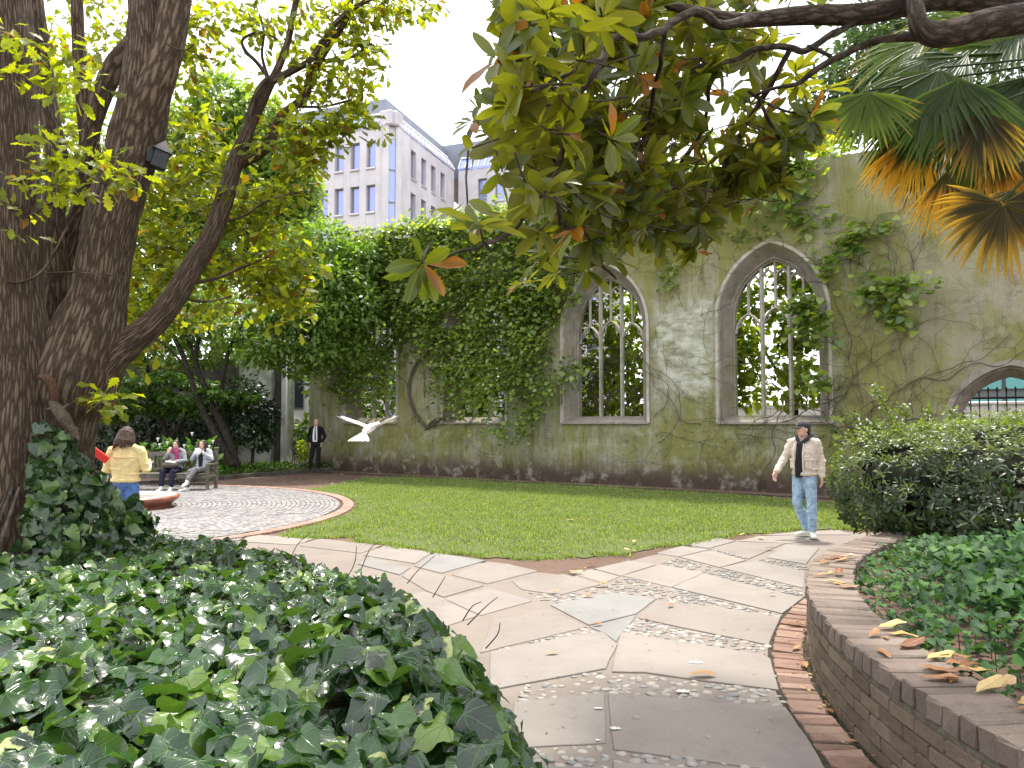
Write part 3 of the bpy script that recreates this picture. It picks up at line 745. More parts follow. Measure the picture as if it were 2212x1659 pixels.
while a > A0 + .12:
    o = bpy.data.objects.new('brick', em[i % 4]); put(o, ed); o.location = pol(PR + .145 + rg.uniform(-.006, .006), a, -.006 + rg.uniform(-.004, .004)); o.rotation_euler = (rg.uniform(-.03, .03), rg.uniform(-.03, .03), a + rg.uniform(-.025, .025))
    a -= .0995 / (PR + .14); i += 1
# raised soil inside
b = MB(); V = []; 
poly = [pol(PR - .3, A1 + (A0 - A1) * k / 40) for k in range(41)] + [Vector((12, 11, 0)), Vector((14, 9, 0)), Vector((14, 1, 0))]
sheet(b, poly, .43); tag(b.build('planter_soil', M['soil']), kind='structure')
# ------------------------------------------------------------------ ruined church wall
WD = Vector((.836, -.549, 0)).normalized(); WA = math.atan2(WD.y, WD.x); WO = Vector((1.47, 21.8, 0)); WN = Vector((-WD.y, WD.x, 0))  # WN points behind the wall
WL, WR, WH, WT_ = -10.85, 22.0, 8.2, .85
def W(s, t, z): return WO + WD * s + WN * t + Vector((0, 0, z))
def m_plaster(name='weathered_plaster', seedoff=0.0):
    t = Nt(name); oc = t.coord('Object'); x, y, z = t.xyz(oc)
    base = t.ramp(t.noise(1.1, oc, 6, .62), [(.3, (.18, .175, .13)), (.5, (.275, .265, .20)), (.7, (.345, .335, .265))])
    sv = t.coord('Object', (1.0, 1.0, .16)); st = t.noise(2.6, sv, 6, .65); st2 = t.noise(9.0, t.coord('Object', (1, 1, .09)), 5, .6)
    blot = t.noise(.42, oc, 4, .6, .6)
    moss = t.math('MULTIPLY', t.sstep(t.math('ADD', t.math('MULTIPLY', blot, .65), t.math('MULTIPLY', st, .45)), .42, .64), .88)
    mc = t.mix(st2, (.105, .115, .022), (.25, .25, .075))
    c = t.mix(moss, base, mc)
    # dark streaks of grime running down
    c = t.mix(t.math('MULTIPLY', t.sstep(st2, .50, .72), .55), c, (.060, .055, .038))
    c = t.mix(t.math('MULTIPLY', t.sstep(st, .58, .74), .5), c, (.075, .068, .05))
    # bare pale patch of plaster between the two open windows
    px = t.math('DIVIDE', t.math('ABSOLUTE', t.math('SUBTRACT', x, 3.72)), .86); pz = t.math('DIVIDE', t.math('ABSOLUTE', t.math('SUBTRACT', z, 3.75)), 1.25)
    pd = t.math('ADD', t.math('MAXIMUM', px, pz), t.math('MULTIPLY', t.math('SUBTRACT', t.noise(1.8, oc, 5), .5), .9))
    pn = t.noise(2.2, t.coord('Object', (1, 1, 2.2)), 6, .65)
    pale = t.math('MULTIPLY', t.math('SUBTRACT', 1.0, t.sstep(pd, .72, 1.12)), t.sstep(pn, .34, .60))
    c = t.mix(t.math('MULTIPLY', pale, .85), c, t.ramp(t.noise(3.5, oc, 4), [(.35, (.34, .35, .29)), (.65, (.55, .55, .49))]))
    # lighter bare render on the far right
    pr = t.math('MULTIPLY', t.sstep(x, 8.6, 10.5), t.sstep(t.noise(.7, oc, 5, .6), .40, .56)); c = t.mix(t.math('MULTIPLY', pr, .75), c, t.ramp(st, [(.3, (.22, .19, .145)), (.7, (.36, .33, .27))]))
    # soil-brown foot
    ft = t.math('ADD', z, t.math('MULTIPLY', t.math('SUBTRACT', t.noise(1.6, oc, 4), .5), .5)); c = t.mix(t.math('SUBTRACT', 1.0, t.sstep(ft, .12, .95)), c, (.070, .048, .038))
    sp = t.noise(7, oc, 6, .7); lo = t.math('SUBTRACT', 1.0, t.sstep(z, 1.4, 2.1)); c = t.mix(t.math('MULTIPLY', t.math('MULTIPLY', lo, t.sstep(sp, .56, .66)), .6), c, (.035, .033, .026))
    c = t.mix(t.math('MULTIPLY', t.math('MULTIPLY', lo, t.sstep(t.noise(2.4, oc, 6, .7), .5, .66)), .48), c, (.38, .37, .31))
    fl = t.noise(1.5, oc, 7, .75, .4); patchy = t.math('MULTIPLY', t.sstep(fl, .56, .60), .55); c = t.mix(patchy, c, t.mix(1.0, c, (.62, .60, .56), 'MULTIPLY'))
    fine = t.noise(16, oc, 7, .75); c = t.mix(t.math('MULTIPLY', t.sstep(fine, .46, .70), .40), c, t.mix(1.0, c, (.55, .53, .48), 'MULTIPLY'))
    ck = t.voro(.9, t.coord('Object', (1.0, 1, 1.5)), 'DISTANCE_TO_EDGE'); ckm = t.math('MULTIPLY', t.math('SUBTRACT', 1.0, t.sstep(ck, .004, .012)), t.sstep(t.noise(.8, oc, 3), .48, .56)); c = t.mix(t.math('MULTIPLY', ckm, .5), c, (.05, .045, .035))
    h = t.math('ADD', t.math('MULTIPLY', t.math('SUBTRACT', t.noise(4, oc, 8, .7), t.math('MULTIPLY', patchy, .4)), .7), t.math('MULTIPLY', t.noise(38, oc, 4, .7), .25))
    return t.done(t.bsdf(c, .92, .15, t.bump(h, .7, .06)))
def m_dressed(name, c0, c1):
    t = Nt(name); oc = t.coord('Object'); n = t.noise(3, oc, 6, .65); s = t.noise(5, t.coord('Object', (1, 1, .2)), 5)
    c = t.mix(t.sstep(n, .3, .7), c0, c1); c = t.mix(t.math('MULTIPLY', t.sstep(s, .52, .7), .5), c, (.085, .078, .06))
    c = t.mix(t.math('MULTIPLY', t.sstep(t.noise(.9, oc, 3), .5, .66), .45), c, (.16, .16, .06))
    return t.done(t.bsdf(c, .9, .2, t.bump(t.noise(24, oc, 6, .7), .35, .02)))
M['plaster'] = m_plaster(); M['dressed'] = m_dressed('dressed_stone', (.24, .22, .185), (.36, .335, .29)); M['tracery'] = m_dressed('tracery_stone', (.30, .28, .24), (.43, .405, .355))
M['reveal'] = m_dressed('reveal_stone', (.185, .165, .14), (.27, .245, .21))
def arch(a, z0, h, n=12):
    """pointed arch, half width a, springing z0, rise h: from the left springing over the apex to the right"""
    e = (h * h - a * a) / (2 * a); r = a + e; out = []
    t1 = math.atan2(h, e)                                      # angle at the apex about the right-hand centre of the left arc
    for k in range(n + 1):
        t = t1 * k / n; out.append((e - r * math.cos(t), z0 + r * math.sin(t)))
    return out + [(-x, z) for x, z in out[-2::-1]]
def outline(a, zb, z0, h, n=12): return [(-a, zb)] + arch(a, z0, h, n) + [(a, zb)]
WIN = [(-7.72, 2.55, 1), (-3.22, 2.55, 1), (1.36, 2.74, 0), (6.02, 2.78, 0)]      # centre, outer width
ZB, Z0, RISE = 1.73, 4.45, 1.88
cw = thing('church_wall', 'tall mossy plastered ruined church wall with pointed arched windows', 'ruined wall', tuple(WO), WA)
holes = [[(c + x, z) for x, z in outline(w / 2 - .02, ZB - .02, Z0, RISE - .02)] for c, w, _ in WIN]
DC, DWD = 10.98, 2.6; holes.append([(DC + x, z) for x, z in outline(DWD / 2 - .02, 0.0, 1.55, 1.5)])
rim = [(WL, -.1)]
outer = [(WL, -.1), (DC - DWD / 2 + .02, -.1)] + [(x, z) for x, z in holes[-1]] + [(DC + DWD / 2 - .02, -.1), (WR, -.1)]
top = [WR - k * (WR - WL) / 60 for k in range(61)]
outer += [(s, WH + .18 * noise.noise(Vector((s * 1.3, 3, 0))) - (.0 if s > 0 else .1) - max(0, s - 8) * .02) for s in top]
hs = holes[:4]
def plate(mb, t, loops, flip, mi=0):
    vl = [[Vector((x, z, 0)) for x, z in l] for l in loops]; tr = tessellate_polygon(vl); pts = [p for l in loops for p in l]
    F = []
    for f in tr:
        a, b_, c = [Vector((*pts[i], 0)) for i in f]; up = (b_ - a).cross(c - a).z > 0
        F.append(tuple(f) if up != flip else tuple(f[::-1]))
    mb.add([(x, t, z) for x, z in pts], F, None, mi)
b = MB(); loops = [outer] + [h[::-1] for h in hs]
plate(b, 0.0, loops, False); plate(b, WT_, loops, True)
for l in loops:
    n = len(l); V = [(x, 0, z) for x, z in l] + [(x, WT_, z) for x, z in l]; F = [(i, (i + 1) % n, n + (i + 1) % n, n + i) for i in range(n)]; b.add(V, F)
b.build('masonry', M['plaster'], cw, False, False)
def loft_frame(mb, c, prof, n=12, close=False):
    """prof: list of (half width, bottom z, springing, rise, depth t)"""
    L = [outline(a, zb, z0, h, n) for a, zb, z0, h, t in prof]; m = len(L[0]); V = []; F = []
    for l, pr in zip(L, prof): V += [(c + x, pr[4], z) for x, z in l]
    for i in range(len(L) - 1):
        for j in range(m - 1): F.append((i * m + j, i * m + j + 1, (i + 1) * m + j + 1, (i + 1) * m + j))
    mb.add(V, F)
def strip2(mb, pts, w, t0, t1, c=0.0):
    """stone bar along a line of the wall plane: chamfered section, width w, from depth t0 to t1"""
    pts = [Vector((p[0] + c, p[1], 0)) for p in pts]; n = len(pts); V = []; F = []; md = (t0 + t1) / 2; q = (t1 - t0) / 2
    sec = [(-w / 2, -q * .35), (-w * .18, -q), (w * .18, -q), (w / 2, -q * .35), (w / 2, q * .35), (w * .18, q), (-w * .18, q), (-w / 2, q * .35)]
    for i in range(n):
        d = (pts[min(i + 1, n - 1)] - pts[max(i - 1, 0)]).normalized(); nn = Vector((-d.y, d.x, 0))
        for a, e in sec: p = pts[i] + nn * a; V.append((p.x, md + e, p.y))
    for i in range(n - 1):
        for j in range(8): F.append((i * 8 + j, i * 8 + (j + 1) % 8, (i + 1) * 8 + (j + 1) % 8, (i + 1) * 8 + j))
    F += [tuple(range(8)), tuple(range((n - 1) * 8 + 7, (n - 1) * 8 - 1, -1))]
    mb.add(V, F)
for c, w, hidden in WIN:
    a = w / 2; b = MB()
    loft_frame(b, c, [(a + .03, ZB, Z0, RISE + .03, .01), (a + .03, ZB, Z0, RISE + .03, -.045), (a - .05, ZB, Z0, RISE - .05, -.045), (a - .07, ZB, Z0, RISE - .07, .02)])
    wf = b.build('window', M['tracery'], cw, False, False)
    b = MB(); ai = a - .28
    loft_frame(b, c, [(a - .07, ZB, Z0, RISE - .07, .019), (ai + .02, ZB, Z0, RISE - .34, .36), (ai - .01, ZB, Z0, RISE - .38, .36), (ai - .03, ZB, Z0, RISE - .40, .42), (ai - .07, ZB, Z0, RISE - .44, .44), (ai - .07, ZB, Z0, RISE - .44, .62), (ai, ZB, Z0, RISE - .38, .66), (a - .02, ZB, Z0, RISE - .1, WT_)])
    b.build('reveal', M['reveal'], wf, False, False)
    # sloping sill
    b = MB(); V = [(c - a + .0, -.075, ZB - .03), (c + a, -.075, ZB - .03), (c + a, -.075, ZB + .02), (c - a, -.075, ZB + .02), (c - a + .05, .40, ZB + .19), (c + a - .05, .40, ZB + .19), (c - a + .05, .84, ZB + .19), (c + a - .05, .84, ZB + .19), (c - a, .84, ZB - .03), (c + a, .84, ZB - .03)]
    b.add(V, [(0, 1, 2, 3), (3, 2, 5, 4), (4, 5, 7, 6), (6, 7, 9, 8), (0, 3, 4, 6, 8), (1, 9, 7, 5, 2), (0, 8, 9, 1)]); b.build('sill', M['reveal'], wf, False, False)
    ri = RISE - .44; aj = ai - .07; zs = ZB + .19; lw = 2 * aj / 3; e = (ri * ri - aj * aj) / (2 * aj); rr = aj + e
    def ztop(x): return Z0 + math.sqrt(max(rr * rr - (abs(x) + e) ** 2, 0))
    for sx in (-1, 1):
        b = MB(); x = sx * lw / 2; strip2(b, [(x, zs), (x, (zs + Z0) / 2), (x, ztop(x) + .02)], .105, .44, .62, c); b.build('mullion', M['tracery'], wf, False, False)
    b = MB()
    for k in (-1, 0, 1):
        xc = k * lw; zh = Z0 - .12 + (.12 if k == 0 else 0)
        strip2(b, [(xc + x, z) for x, z in arch(lw / 2 - .02, zh - .25, .50, 8)], .065, .46, .60, c)
        # cusps inside the head of each light
        for sx in (-1, 1):
            strip2(b, [(xc + sx * (lw / 2 - .05), zh - .12), (xc + sx * (lw / 2 - .17), zh - .03), (xc + sx * (lw / 2 - .17), zh + .10)], .035, .49, .57, c)
        zt = ztop(xc) - (.0 if k == 0 else .02); strip2(b, [(xc, zh + .25), (xc, (zh + .25 + zt) / 2), (xc, zt + .02)], .07, .465, .595, c)
        for sx in (-1, 1):
            xx = xc + sx * lw / 4; zz = min(ztop(xx), ztop(xc + sx * lw / 2 * .98)) - .28
            if zz > zh + .4: strip2(b, [(xx + x, z) for x, z in arch(lw / 4 - .02, zz, .24, 6)], .05, .48, .58, c)
    b.build('tracery', M['tracery'], wf, False, False)
b = MB(); a = DWD / 2
loft_frame(b, DC, [(a + .02, -.05, 1.55, 1.54, .01), (a + .02, -.05, 1.55, 1.54, -.06), (a - .10, -.05, 1.55, 1.41, -.06), (a - .13, -.05, 1.55, 1.38, .04), (a - .16, -.05, 1.55, 1.35, .06), (a - .30, -.05, 1.55, 1.2, .40), (a - .30, -.05, 1.55, 1.2, .90)])
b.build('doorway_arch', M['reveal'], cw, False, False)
# strip of dark stone along the foot of the wall, kerb to the bed
b = MB()
for s0, s1 in ((-10.7, -3.2), (-3.17, 3.1), (3.13, 9.4)):
    p = W((s0 + s1) / 2, -1.05, .02); box(b, p, (s1 - s0, .07, .06), Matrix.Rotation(WA, 3, 'Z'), .01)
tag(b.build('timber_edging', plain('dark_edging', (.06, .045, .035), .9, .2, 12), None), 'thin dark edging board between the lawn and the bare soil by the wall', 'edging')

# ------------------------------------------------------------------ climbing vine over the wall
vroot = thing('climbing_vine', 'large leafy vine draped over the top and left half of the church wall', 'vine', tuple(W(-5, -.2, 0)))
VB = []                                                        # (s, z, rs, rz, leaves, stand-off)
def vb(s, z, rs, rz, n, t=.25): VB.append((s, z, rs, rz, n, t))
for s in np.arange(-10.6, 4.6, .6):                            # bushy top of the wall
    vb(s, 8.25 + .15 * math.sin(s * 2), .8, .45, 300, .45)
    if s < .3: vb(s, 7.4, .8, .8, 300, .5); vb(s, 6.3, .8, .9, 260, .45); vb(s, 5.4, .8, .7, 200, .35)
vb(-9.3, 4.4, 1.2, 1.1, 420); vb(-8.4, 3.4, 1.0, .8, 230); vb(-7.6, 4.6, 1.1, .9, 360, .3); vb(-7.4, 3.6, .9, .8, 120, .2); vb(-8.9, 2.9, .5, .5, 90); vb(-6.8, 3.2, .5, .9, 90, .2)
[vb(s_, z_, .7, .7, int(215 * max(.2, min(1, (z_ - zl) / 1.6))), .3) for s_, zl in ((-10.4, 3.6), (-9.7, 3.0), (-9.0, 2.6), (-8.3, 2.2), (-7.6, 2.0), (-6.9, 2.3), (-6.2, 3.9), (-5.5, 4.2), (-4.9, 3.6), (-4.3, 2.2), (-3.6, 1.9), (-2.9, 1.8), (-2.2, 2.0), (-1.5, 2.2), (-.9, 2.4)) for z_ in np.arange(zl + .3, 5.6, .7)]
vb(-7.9, 3.9, 1.0, 1.0, 200, .2); vb(-3.3, 3.9, 1.0, .9, 260, .2); vb(-8.2, 2.9, .7, .5, 90, .2); vb(-3.5, 2.9, .7, .6, 120, .2); vb(-5.6, 5.2, .6, .8, 130); vb(-5.7, 4.2, .25, .5, 26); vb(-3.6, 4.5, 1.0, 1.0, 420, .3); vb(-2.6, 4.4, .9, 1.0, 330, .3); vb(-3.3, 3.4, .8, .7, 200, .2); vb(-2.9, 2.6, .5, .6, 80, .2); vb(-3.9, 2.5, .3, .5, 30, .15)
vb(-1.3, 5.0, 1.0, 1.1, 420, .35); vb(-.9, 4.0, .7, .8, 170, .3); vb(-1.2, 2.9, .6, .7, 170, .3); vb(-.8, 2.1, .6, .6, 140, .3); vb(-1.5, 1.5, .8, .4, 170, .45); vb(-.5, 2.7, .3, .7, 60)
vb(.35, 3.2, .6, .45, 170, .3); vb(-.2, 2.6, .4, .5, 70); vb(-.4, 5.4, .6, .7, 200, .3)
vb(2.6, 7.3, .9, .5, 150, .25); vb(3.6, 6.9, .7, .5, 110, .2); vb(3.3, 5.9, .35, .6, 60, .1); vb(4.6, 7.3, .7, .5, 110, .2); vb(1.6, 7.2, .9, .7, 200, .3); vb(.5, 6.8, .8, .6, 200, .3)
vb(6.3, 7.5, .9, .7, 190, .25); vb(5.6, 6.6, .9, .4, 90, .15); vb(7.0, 6.8, .5, .6, 60, .15); vb(6.6, 8.1, 1.0, .4, 260, .4); vb(5.2, 8.2, .9, .4, 230, .4)
vb(7.0, 4.3, .5, .5, 60, .3); vb(7.2, 3.7, .5, .4, 30, .3); vb(7.3, 2.6, .4, .3, 18, .3); vb(6.8, 4.7, .4, .25, 24, .3); vb(7.4, 5.5, .4, .5, 22, .2); vb(8.0, 5.9, .5, .4, 26, .2); vb(7.6, 1.55, .3, .25, 8, .3); vb(7.5, 2.0, .2, .4, 8, .3)
vb(8.6, 4.7, .6, .35, 110, .4); vb(9.0, 4.95, .5, .2, 50, .4); vb(8.8, 4.1, .4, .3, 70, .35); vb(6.9, 4.4, .5, .5, 110, .4); vb(7.1, 2.7, .45, .3, 40, .3); vb(8.0, 6.1, .5, .3, 50, .3); vb(8.5, 6.3, .5, .2, 34, .3); vb(7.5, 5.6, .3, .4, 40, .3); vb(9.4, 4.6, .3, .2, 10, .4); vb(8.3, 5.2, .4, .3, 12, .3); vb(9.7, 4.85, .3, .12, 8, .4)
pos = []; nn = []; sz = []
for s, z, rs, rz, n, t in VB:
    k = int(n * .95); q = RNG.normal(0, .52, (k, 2)); q = q[np.abs(q).max(1) < 1.25]
    ss = s + q[:, 0] * rs; zz = z + q[:, 1] * rz; tt = -.04 - np.abs(RNG.normal(0, .6, len(q))) * t - .25 * (t > .2) * (vnoise(ss, zz, 1.3, 8) * .9 + .6); thin = vnoise(ss, zz, 1.7, 15) + .5 * vnoise(ss, zz, 4.0, 16) > -.8 + RNG.normal(0, .15, len(ss)); tt = np.where(thin | (zz > 7.6), tt, 99)
    okm = tt < 50; ss, zz, tt, q = ss[okm], zz[okm], tt[okm], q[okm]
    over = np.clip((zz - WH) / .3, 0, 1); tt = tt + over * RNG.uniform(0, 1.1, len(q))
    pos.append(np.stack([WO.x + WD.x * ss + WN.x * tt, WO.y + WD.y * ss + WN.y * tt, zz], 1))
    big = .165 if s > 6.2 else .112
    sz.append(RNG.uniform(.75, 1.35, len(q)) * big)
pos = np.concatenate(pos); sz = np.concatenate(sz); k = len(pos)
keep = pos[:, 2] > .9; pos = pos[keep]; sz = sz[keep]; k = len(pos)
d = RNG.normal(0, .55, (k, 3)) + np.array([-WN.x, -WN.y, -.25]) * .9; nrm = RNG.normal(0, .32, (k, 3)) + np.array([-WN.x * .45, -WN.y * .45, 1.0])
leaves(vroot, T_ROUND, pos, d, nrm, sz, M['vine'], 300)
# bare stems
b = MB(); rs_ = random.Random(11)
def stem(s, z, hd, L, r, wob=.5, t=-.05):
    pts = []; rad = []; x, zz, a = s, z, hd; k = int(L / .12)
    for i in range(k):
        pts.append(W(x, t - .02 * abs(math.sin(i * .7)), zz)); rad.append(r * (1 - .6 * i / k)); a += rs_.gauss(0, wob * .35) ; x += .12 * math.cos(a); zz += .12 * math.sin(a)
        if zz < .25: a = abs(a)
        if zz > WH: break
    if len(pts) > 3: tube(b, pts, rad, 5)
    return pts
for s, z, h, L, r in ((-5.45, 1.75, 2.3, 2.6, .035), (-4.9, 1.6, .6, 2.0, .035), (-5.2, 1.5, .3, 1.2, .03), (3.0, 1.2, .5, 4.0, .016), (2.9, 1.9, .3, 3.2, .018), (7.9, 1.2, 2.0, 6.5, .026), (8.1, .9, 1.5, 6.0, .028), (8.4, .7, 1.2, 4.5, .025), (7.8, 1.6, .2, 3.0, .03), (4.2, 1.7, 3.0, 3.2, .02), (5.0, 1.7, .1, 4.0, .024), (6.2, 1.75, .15, 3.4, .026), (7.4, 1.9, 1.3, 5.0, .022)):
    stem(s, z, h, L, r * .62, .8)
for k in range(58):
    stem(rs_.uniform(2.8, 9.6), rs_.uniform(.6, 6.6), rs_.uniform(0, 6.3), rs_.uniform(1.0, 3.2), rs_.uniform(.004, .009), 1.0)
for k in range(40):
    stem(rs_.uniform(7.2, 9.3), rs_.uniform(.9, 5.5), rs_.gauss(1.57, .5), rs_.uniform(1.0, 2.8), rs_.uniform(.005, .010), .9)
for k in range(26):
    stem(rs_.uniform(-10, 1), rs_.uniform(2.0, 6.5), rs_.uniform(.8, 2.4), rs_.uniform(1.0, 2.5), rs_.uniform(.008, .016), .5)
for k in range(24):
    stem(rs_.uniform(3.0, 8.6), rs_.uniform(1.2, 1.9), rs_.choice((0, PI)) + rs_.gauss(0, .4), rs_.uniform(1.2, 2.6), rs_.uniform(.006, .013), .8, -.10)
b.build('stems', M['vine_stem'], vroot, True)['kind'] = 'stuff'
# thick looping stem on the pier between the two covered windows
b = MB(); p, r = smooth_path([W(-5.05, -.1, 1.55), W(-5.6, -.12, 2.1), W(-5.85, -.12, 2.9), W(-5.6, -.12, 3.6), W(-5.0, -.12, 4.1), W(-4.6, -.15, 4.6)], [.05, .05, .045, .045, .04, .03], 5); tube(b, p, r, 7); b.build('stem', M['vine_stem'], vroot, True)
b = MB(); p, r = smooth_path([W(-5.05, -.1, 1.55), W(-4.8, -.1, 1.8), W(-4.2, -.12, 1.9), W(-3.5, -.1, 1.85)], [.05, .04, .035, .02], 5); tube(b, p, r, 7); b.build('stem', M['vine_stem'], vroot, True)

# ------------------------------------------------------------------ beyond the wall: shrubs behind the windows, a low white wall, railings, a glass-fronted building
def bushy(name, label, cat, blobs, per, tm, mat, size, upv=.5, stems=None, top=0, nrmup=1.0, hollow=.3, group=None, sd=None, part='crown', smat='bark'):
    c0 = np.mean([bb[0] for bb in blobs], axis=0); rt = thing(name, label, cat, (float(c0[0]), float(c0[1]), 0), 0, group)
    p = blob_points(blobs, per, RNG, hollow); k = len(p); cen = np.concatenate([np.tile(np.array(bb[0], float), (int(bb[2] * per), 1)) for bb in blobs])
    out = p - cen; out /= np.linalg.norm(out, axis=1, keepdims=True) + 1e-6
    d = out * .8 + RNG.normal(0, .5, (k, 3)) + np.array([0, 0, -.2]); nr = RNG.normal(0, .45, (k, 3)) + np.array([0, 0, nrmup]) + out * .4
    leaves(rt, tm, p, d, nr, RNG.uniform(.7, 1.3, k) * size, mat, top, 'leaf', part)
    if stems:
        for pts, rad in stems:
            b = MB(); pp, rr = smooth_path(pts, rad, 5); tube(b, pp, rr, 9); b.build('trunk' if rad[0] > .05 else 'branch', M[smat], rt, True)
    return rt
bl = []
for s in np.arange(-2.4, 2.4, .7):
    for z in np.arange(1.6, 7.2, .8): bl.append((W(s + RNG.uniform(-.3, .3), RNG.uniform(1.8, 2.6), z), (.6, .4, .55), RNG.uniform(.35, 1.0)))
bushy('sunlit_shrub', 'sunlit yellow-green climber seen through the window left of the pale plaster patch', 'shrub', bl, 270, T_ROUND, M['far_tree'], .15,
      stems=[([W(.2, 2.4, 0), W(.5, 2.5, 3), W(0, 2.6, 6)], [.07, .05, .03]), ([W(1.2, 2.8, 0), W(.9, 2.6, 3), W(1.4, 2.6, 6)], [.06, .05, .03])])
bl = []
for s in np.arange(3.0, 8.3, .7):
    for z in np.arange(2.6, 7.4, .8): bl.append((W(s + RNG.uniform(-.3, .3), RNG.uniform(1.9, 2.9), z), (.6, .4, .55), RNG.uniform(.25, .95)))
bushy('sunlit_tree', 'sunlit leafy tree seen through the window above the man in the cap', 'tree', bl, 250, T_ROUND, M['far_tree'], .16,
      stems=[([W(6.2, 3, 0), W(5.9, 3.1, 2.5), W(6.5, 3.2, 6)], [.09, .07, .04]), ([W(5.9, 3.1, 2.5), W(5.0, 3.1, 4), W(4.6, 3, 6)], [.05, .04, .02])])
bl = []
for s in np.arange(-14.2, -3.6, .8):
    for z in np.arange(1.4, 7.4, 1.0): bl.append((W(s + RNG.uniform(-.3, .3), RNG.uniform(2.2, 4.0), z), (.7, .7, .7), RNG.uniform(.15, .8)))
bushy('shaded_tree', 'dark leafy tree behind the two vine-covered windows', 'tree', bl, 210, T_OVAL, M['mid'], .30, stems=[([W(-8, 3, 0), W(-8.2, 3, 3.5), W(-9, 3, 7)], [.12, .10, .05]), ([W(-8.2, 3, 2.8), W(-6.5, 3, 5), W(-5.5, 3, 7)], [.07, .05, .03])])
bl = [(W(.25, .95, z), (.34, .25, .5), 1.0) for z in np.arange(2.0, 5.6, .45)] + [(W(7.9, 1.5, z), (.5, .4, .5), .8) for z in np.arange(2.1, 4.8, .5)]
dv = bushy('tangled_creeper', 'dark tangle of creeper and dead twigs filling the edges of the open windows', 'creeper', bl, 90, T_OVAL, M['dark'], .09)
b = MB()
for k in range(150):
    c = rs_.choice((.75, .75, 1.9, 7.7, 7.4)); s = c + rs_.gauss(0, .3); z = rs_.uniform(1.9, 4.2); a = rs_.uniform(0, 6.3); pts = []
    for i in range(9): pts.append(W(s, .8 + rs_.uniform(-.05, .1), z)); a += rs_.gauss(0, .5); s += .12 * math.cos(a); z += .12 * math.sin(a)
    tube(b, pts, .008, 4)
b.build('twigs', M['vine_stem'], dv)['kind'] = 'stuff'
M['white_paint'] = plain('white_paint', (.78, .78, .80), .6, .3, 1.2, .05)
b = MB(); R_ = Matrix.Rotation(WA, 3, 'Z'); ww = thing('white_wall', 'low white wall in the street behind the open windows', 'wall', tuple(W(3, 9, 0)))
box(b, W(4, 9.0, 1.15), (18, .3, 2.3), R_, .02); b.build('panel', M['white_paint'], ww); b = MB(); box(b, W(4, 9.0, 2.36), (18.1, .42, .10), R_, .02); b.build('coping', M['white_paint'], ww)
for k in range(12):
    b = MB(); box(b, W(-4.4 + k * 1.5, 8.83, 1.15), (.1, .06, 2.3), R_); b.build('rib', M['white_paint'], ww)
# railings beyond the doorway
M['iron'] = plain('black_iron', (.018, .018, .02), .5, .4)
rl = thing('iron_railings', 'tall black iron railings beyond the pointed doorway', 'railings', tuple(W(11.5, 3.0, 0)))
for z in (.35, 2.35):
    b = MB(); box(b, W(12.6, 3.0, z), (7.0, .03, .05), R_); b.build('rail', M['iron'], rl)
for k in range(36):
    b = MB(); box(b, W(9.2 + k * .19, 3.0, 1.25), (.028, .028, 2.5), R_); q = W(9.2 + k * .19, 3.0, 2.56); ellipsoid(b, q, (.03, .03, .08), None, 6, 4); b.build('bar', M['iron'], rl)
M['teal'] = Nt('teal_glass'); M['teal'] = M['teal'].done(M['teal'].bsdf((.16, .42, .42), .08, .6)); M['steel'] = plain('grey_steel', (.16, .17, .18), .45, .5)
tb = thing('glass_building', 'modern building with teal glass panels beyond the railings', 'building', tuple(W(14, 14, 0)))
b = MB(); box(b, W(14, 14.6, 4.0), (14, .8, 8), R_); b.build('wall', M['steel'], tb)
for k in range(11):
    for j in range(3):
        b = MB(); box(b, W(7.8 + k * 1.25, 14.1, 1.6 + j * 2.5), (1.12, .08, 2.2), R_, .01); b.build('pane', M['teal'], tb)
bl = [(W(11.5 + RNG.uniform(-2, 3), RNG.uniform(4.5, 6), RNG.uniform(2.9, 5.5)), (.8, .8, .5), RNG.uniform(.4, 1)) for k in range(22)] + [(W(9.7, 4.4, z), (.5, .5, .4), .6) for z in (1.6, 2.0, 2.5)]
bushy('dark_tree', 'dark-leaved tree overhanging the railings beyond the doorway', 'tree', bl, 130, T_OVAL, M['dark'], .16, stems=[([W(9.4, 4.6, 0), W(9.6, 4.8, 2), W(11, 5, 4)], [.12, .1, .05])])

# ------------------------------------------------------------------ far end: buttressed wall, white building in the gap, kerb
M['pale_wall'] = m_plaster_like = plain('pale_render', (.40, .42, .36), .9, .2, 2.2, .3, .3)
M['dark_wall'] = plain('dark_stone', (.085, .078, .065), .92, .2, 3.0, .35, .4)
ew = thing('end_wall', 'pale green-stained end wall with a buttress beside the gap', 'wall', tuple(P(560, 1000, 30)), 0)
def quadbox(name, mat, par, u0, u1, Y, z0, z1, dep, ch=.02):
    x0, x1 = P(u0, 900, Y).x, P(u1, 900, Y).x; b = MB(); box(b, ((x0 + x1) / 2, Y + dep / 2, (z0 + z1) / 2), (x1 - x0, dep, z1 - z0), None, ch); return b.build(name, mat, par)
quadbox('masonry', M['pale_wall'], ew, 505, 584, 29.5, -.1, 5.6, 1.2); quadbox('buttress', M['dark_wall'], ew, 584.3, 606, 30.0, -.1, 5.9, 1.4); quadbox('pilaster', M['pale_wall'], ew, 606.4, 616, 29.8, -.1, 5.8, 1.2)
b = MB(); p = P(618.5, 900, 29.6); tube(b, [(p.x, 29.6, -.05), (p.x, 29.6, 5.6)], .045, 8); b.build('drainpipe', M['white_paint'], ew, True)
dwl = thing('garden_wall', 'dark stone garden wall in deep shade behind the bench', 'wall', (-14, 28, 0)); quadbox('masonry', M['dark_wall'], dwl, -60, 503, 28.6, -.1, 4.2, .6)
wb = thing('white_building', 'white stone building with sash windows seen through the gap', 'building', tuple(P(640, 990, 36)))
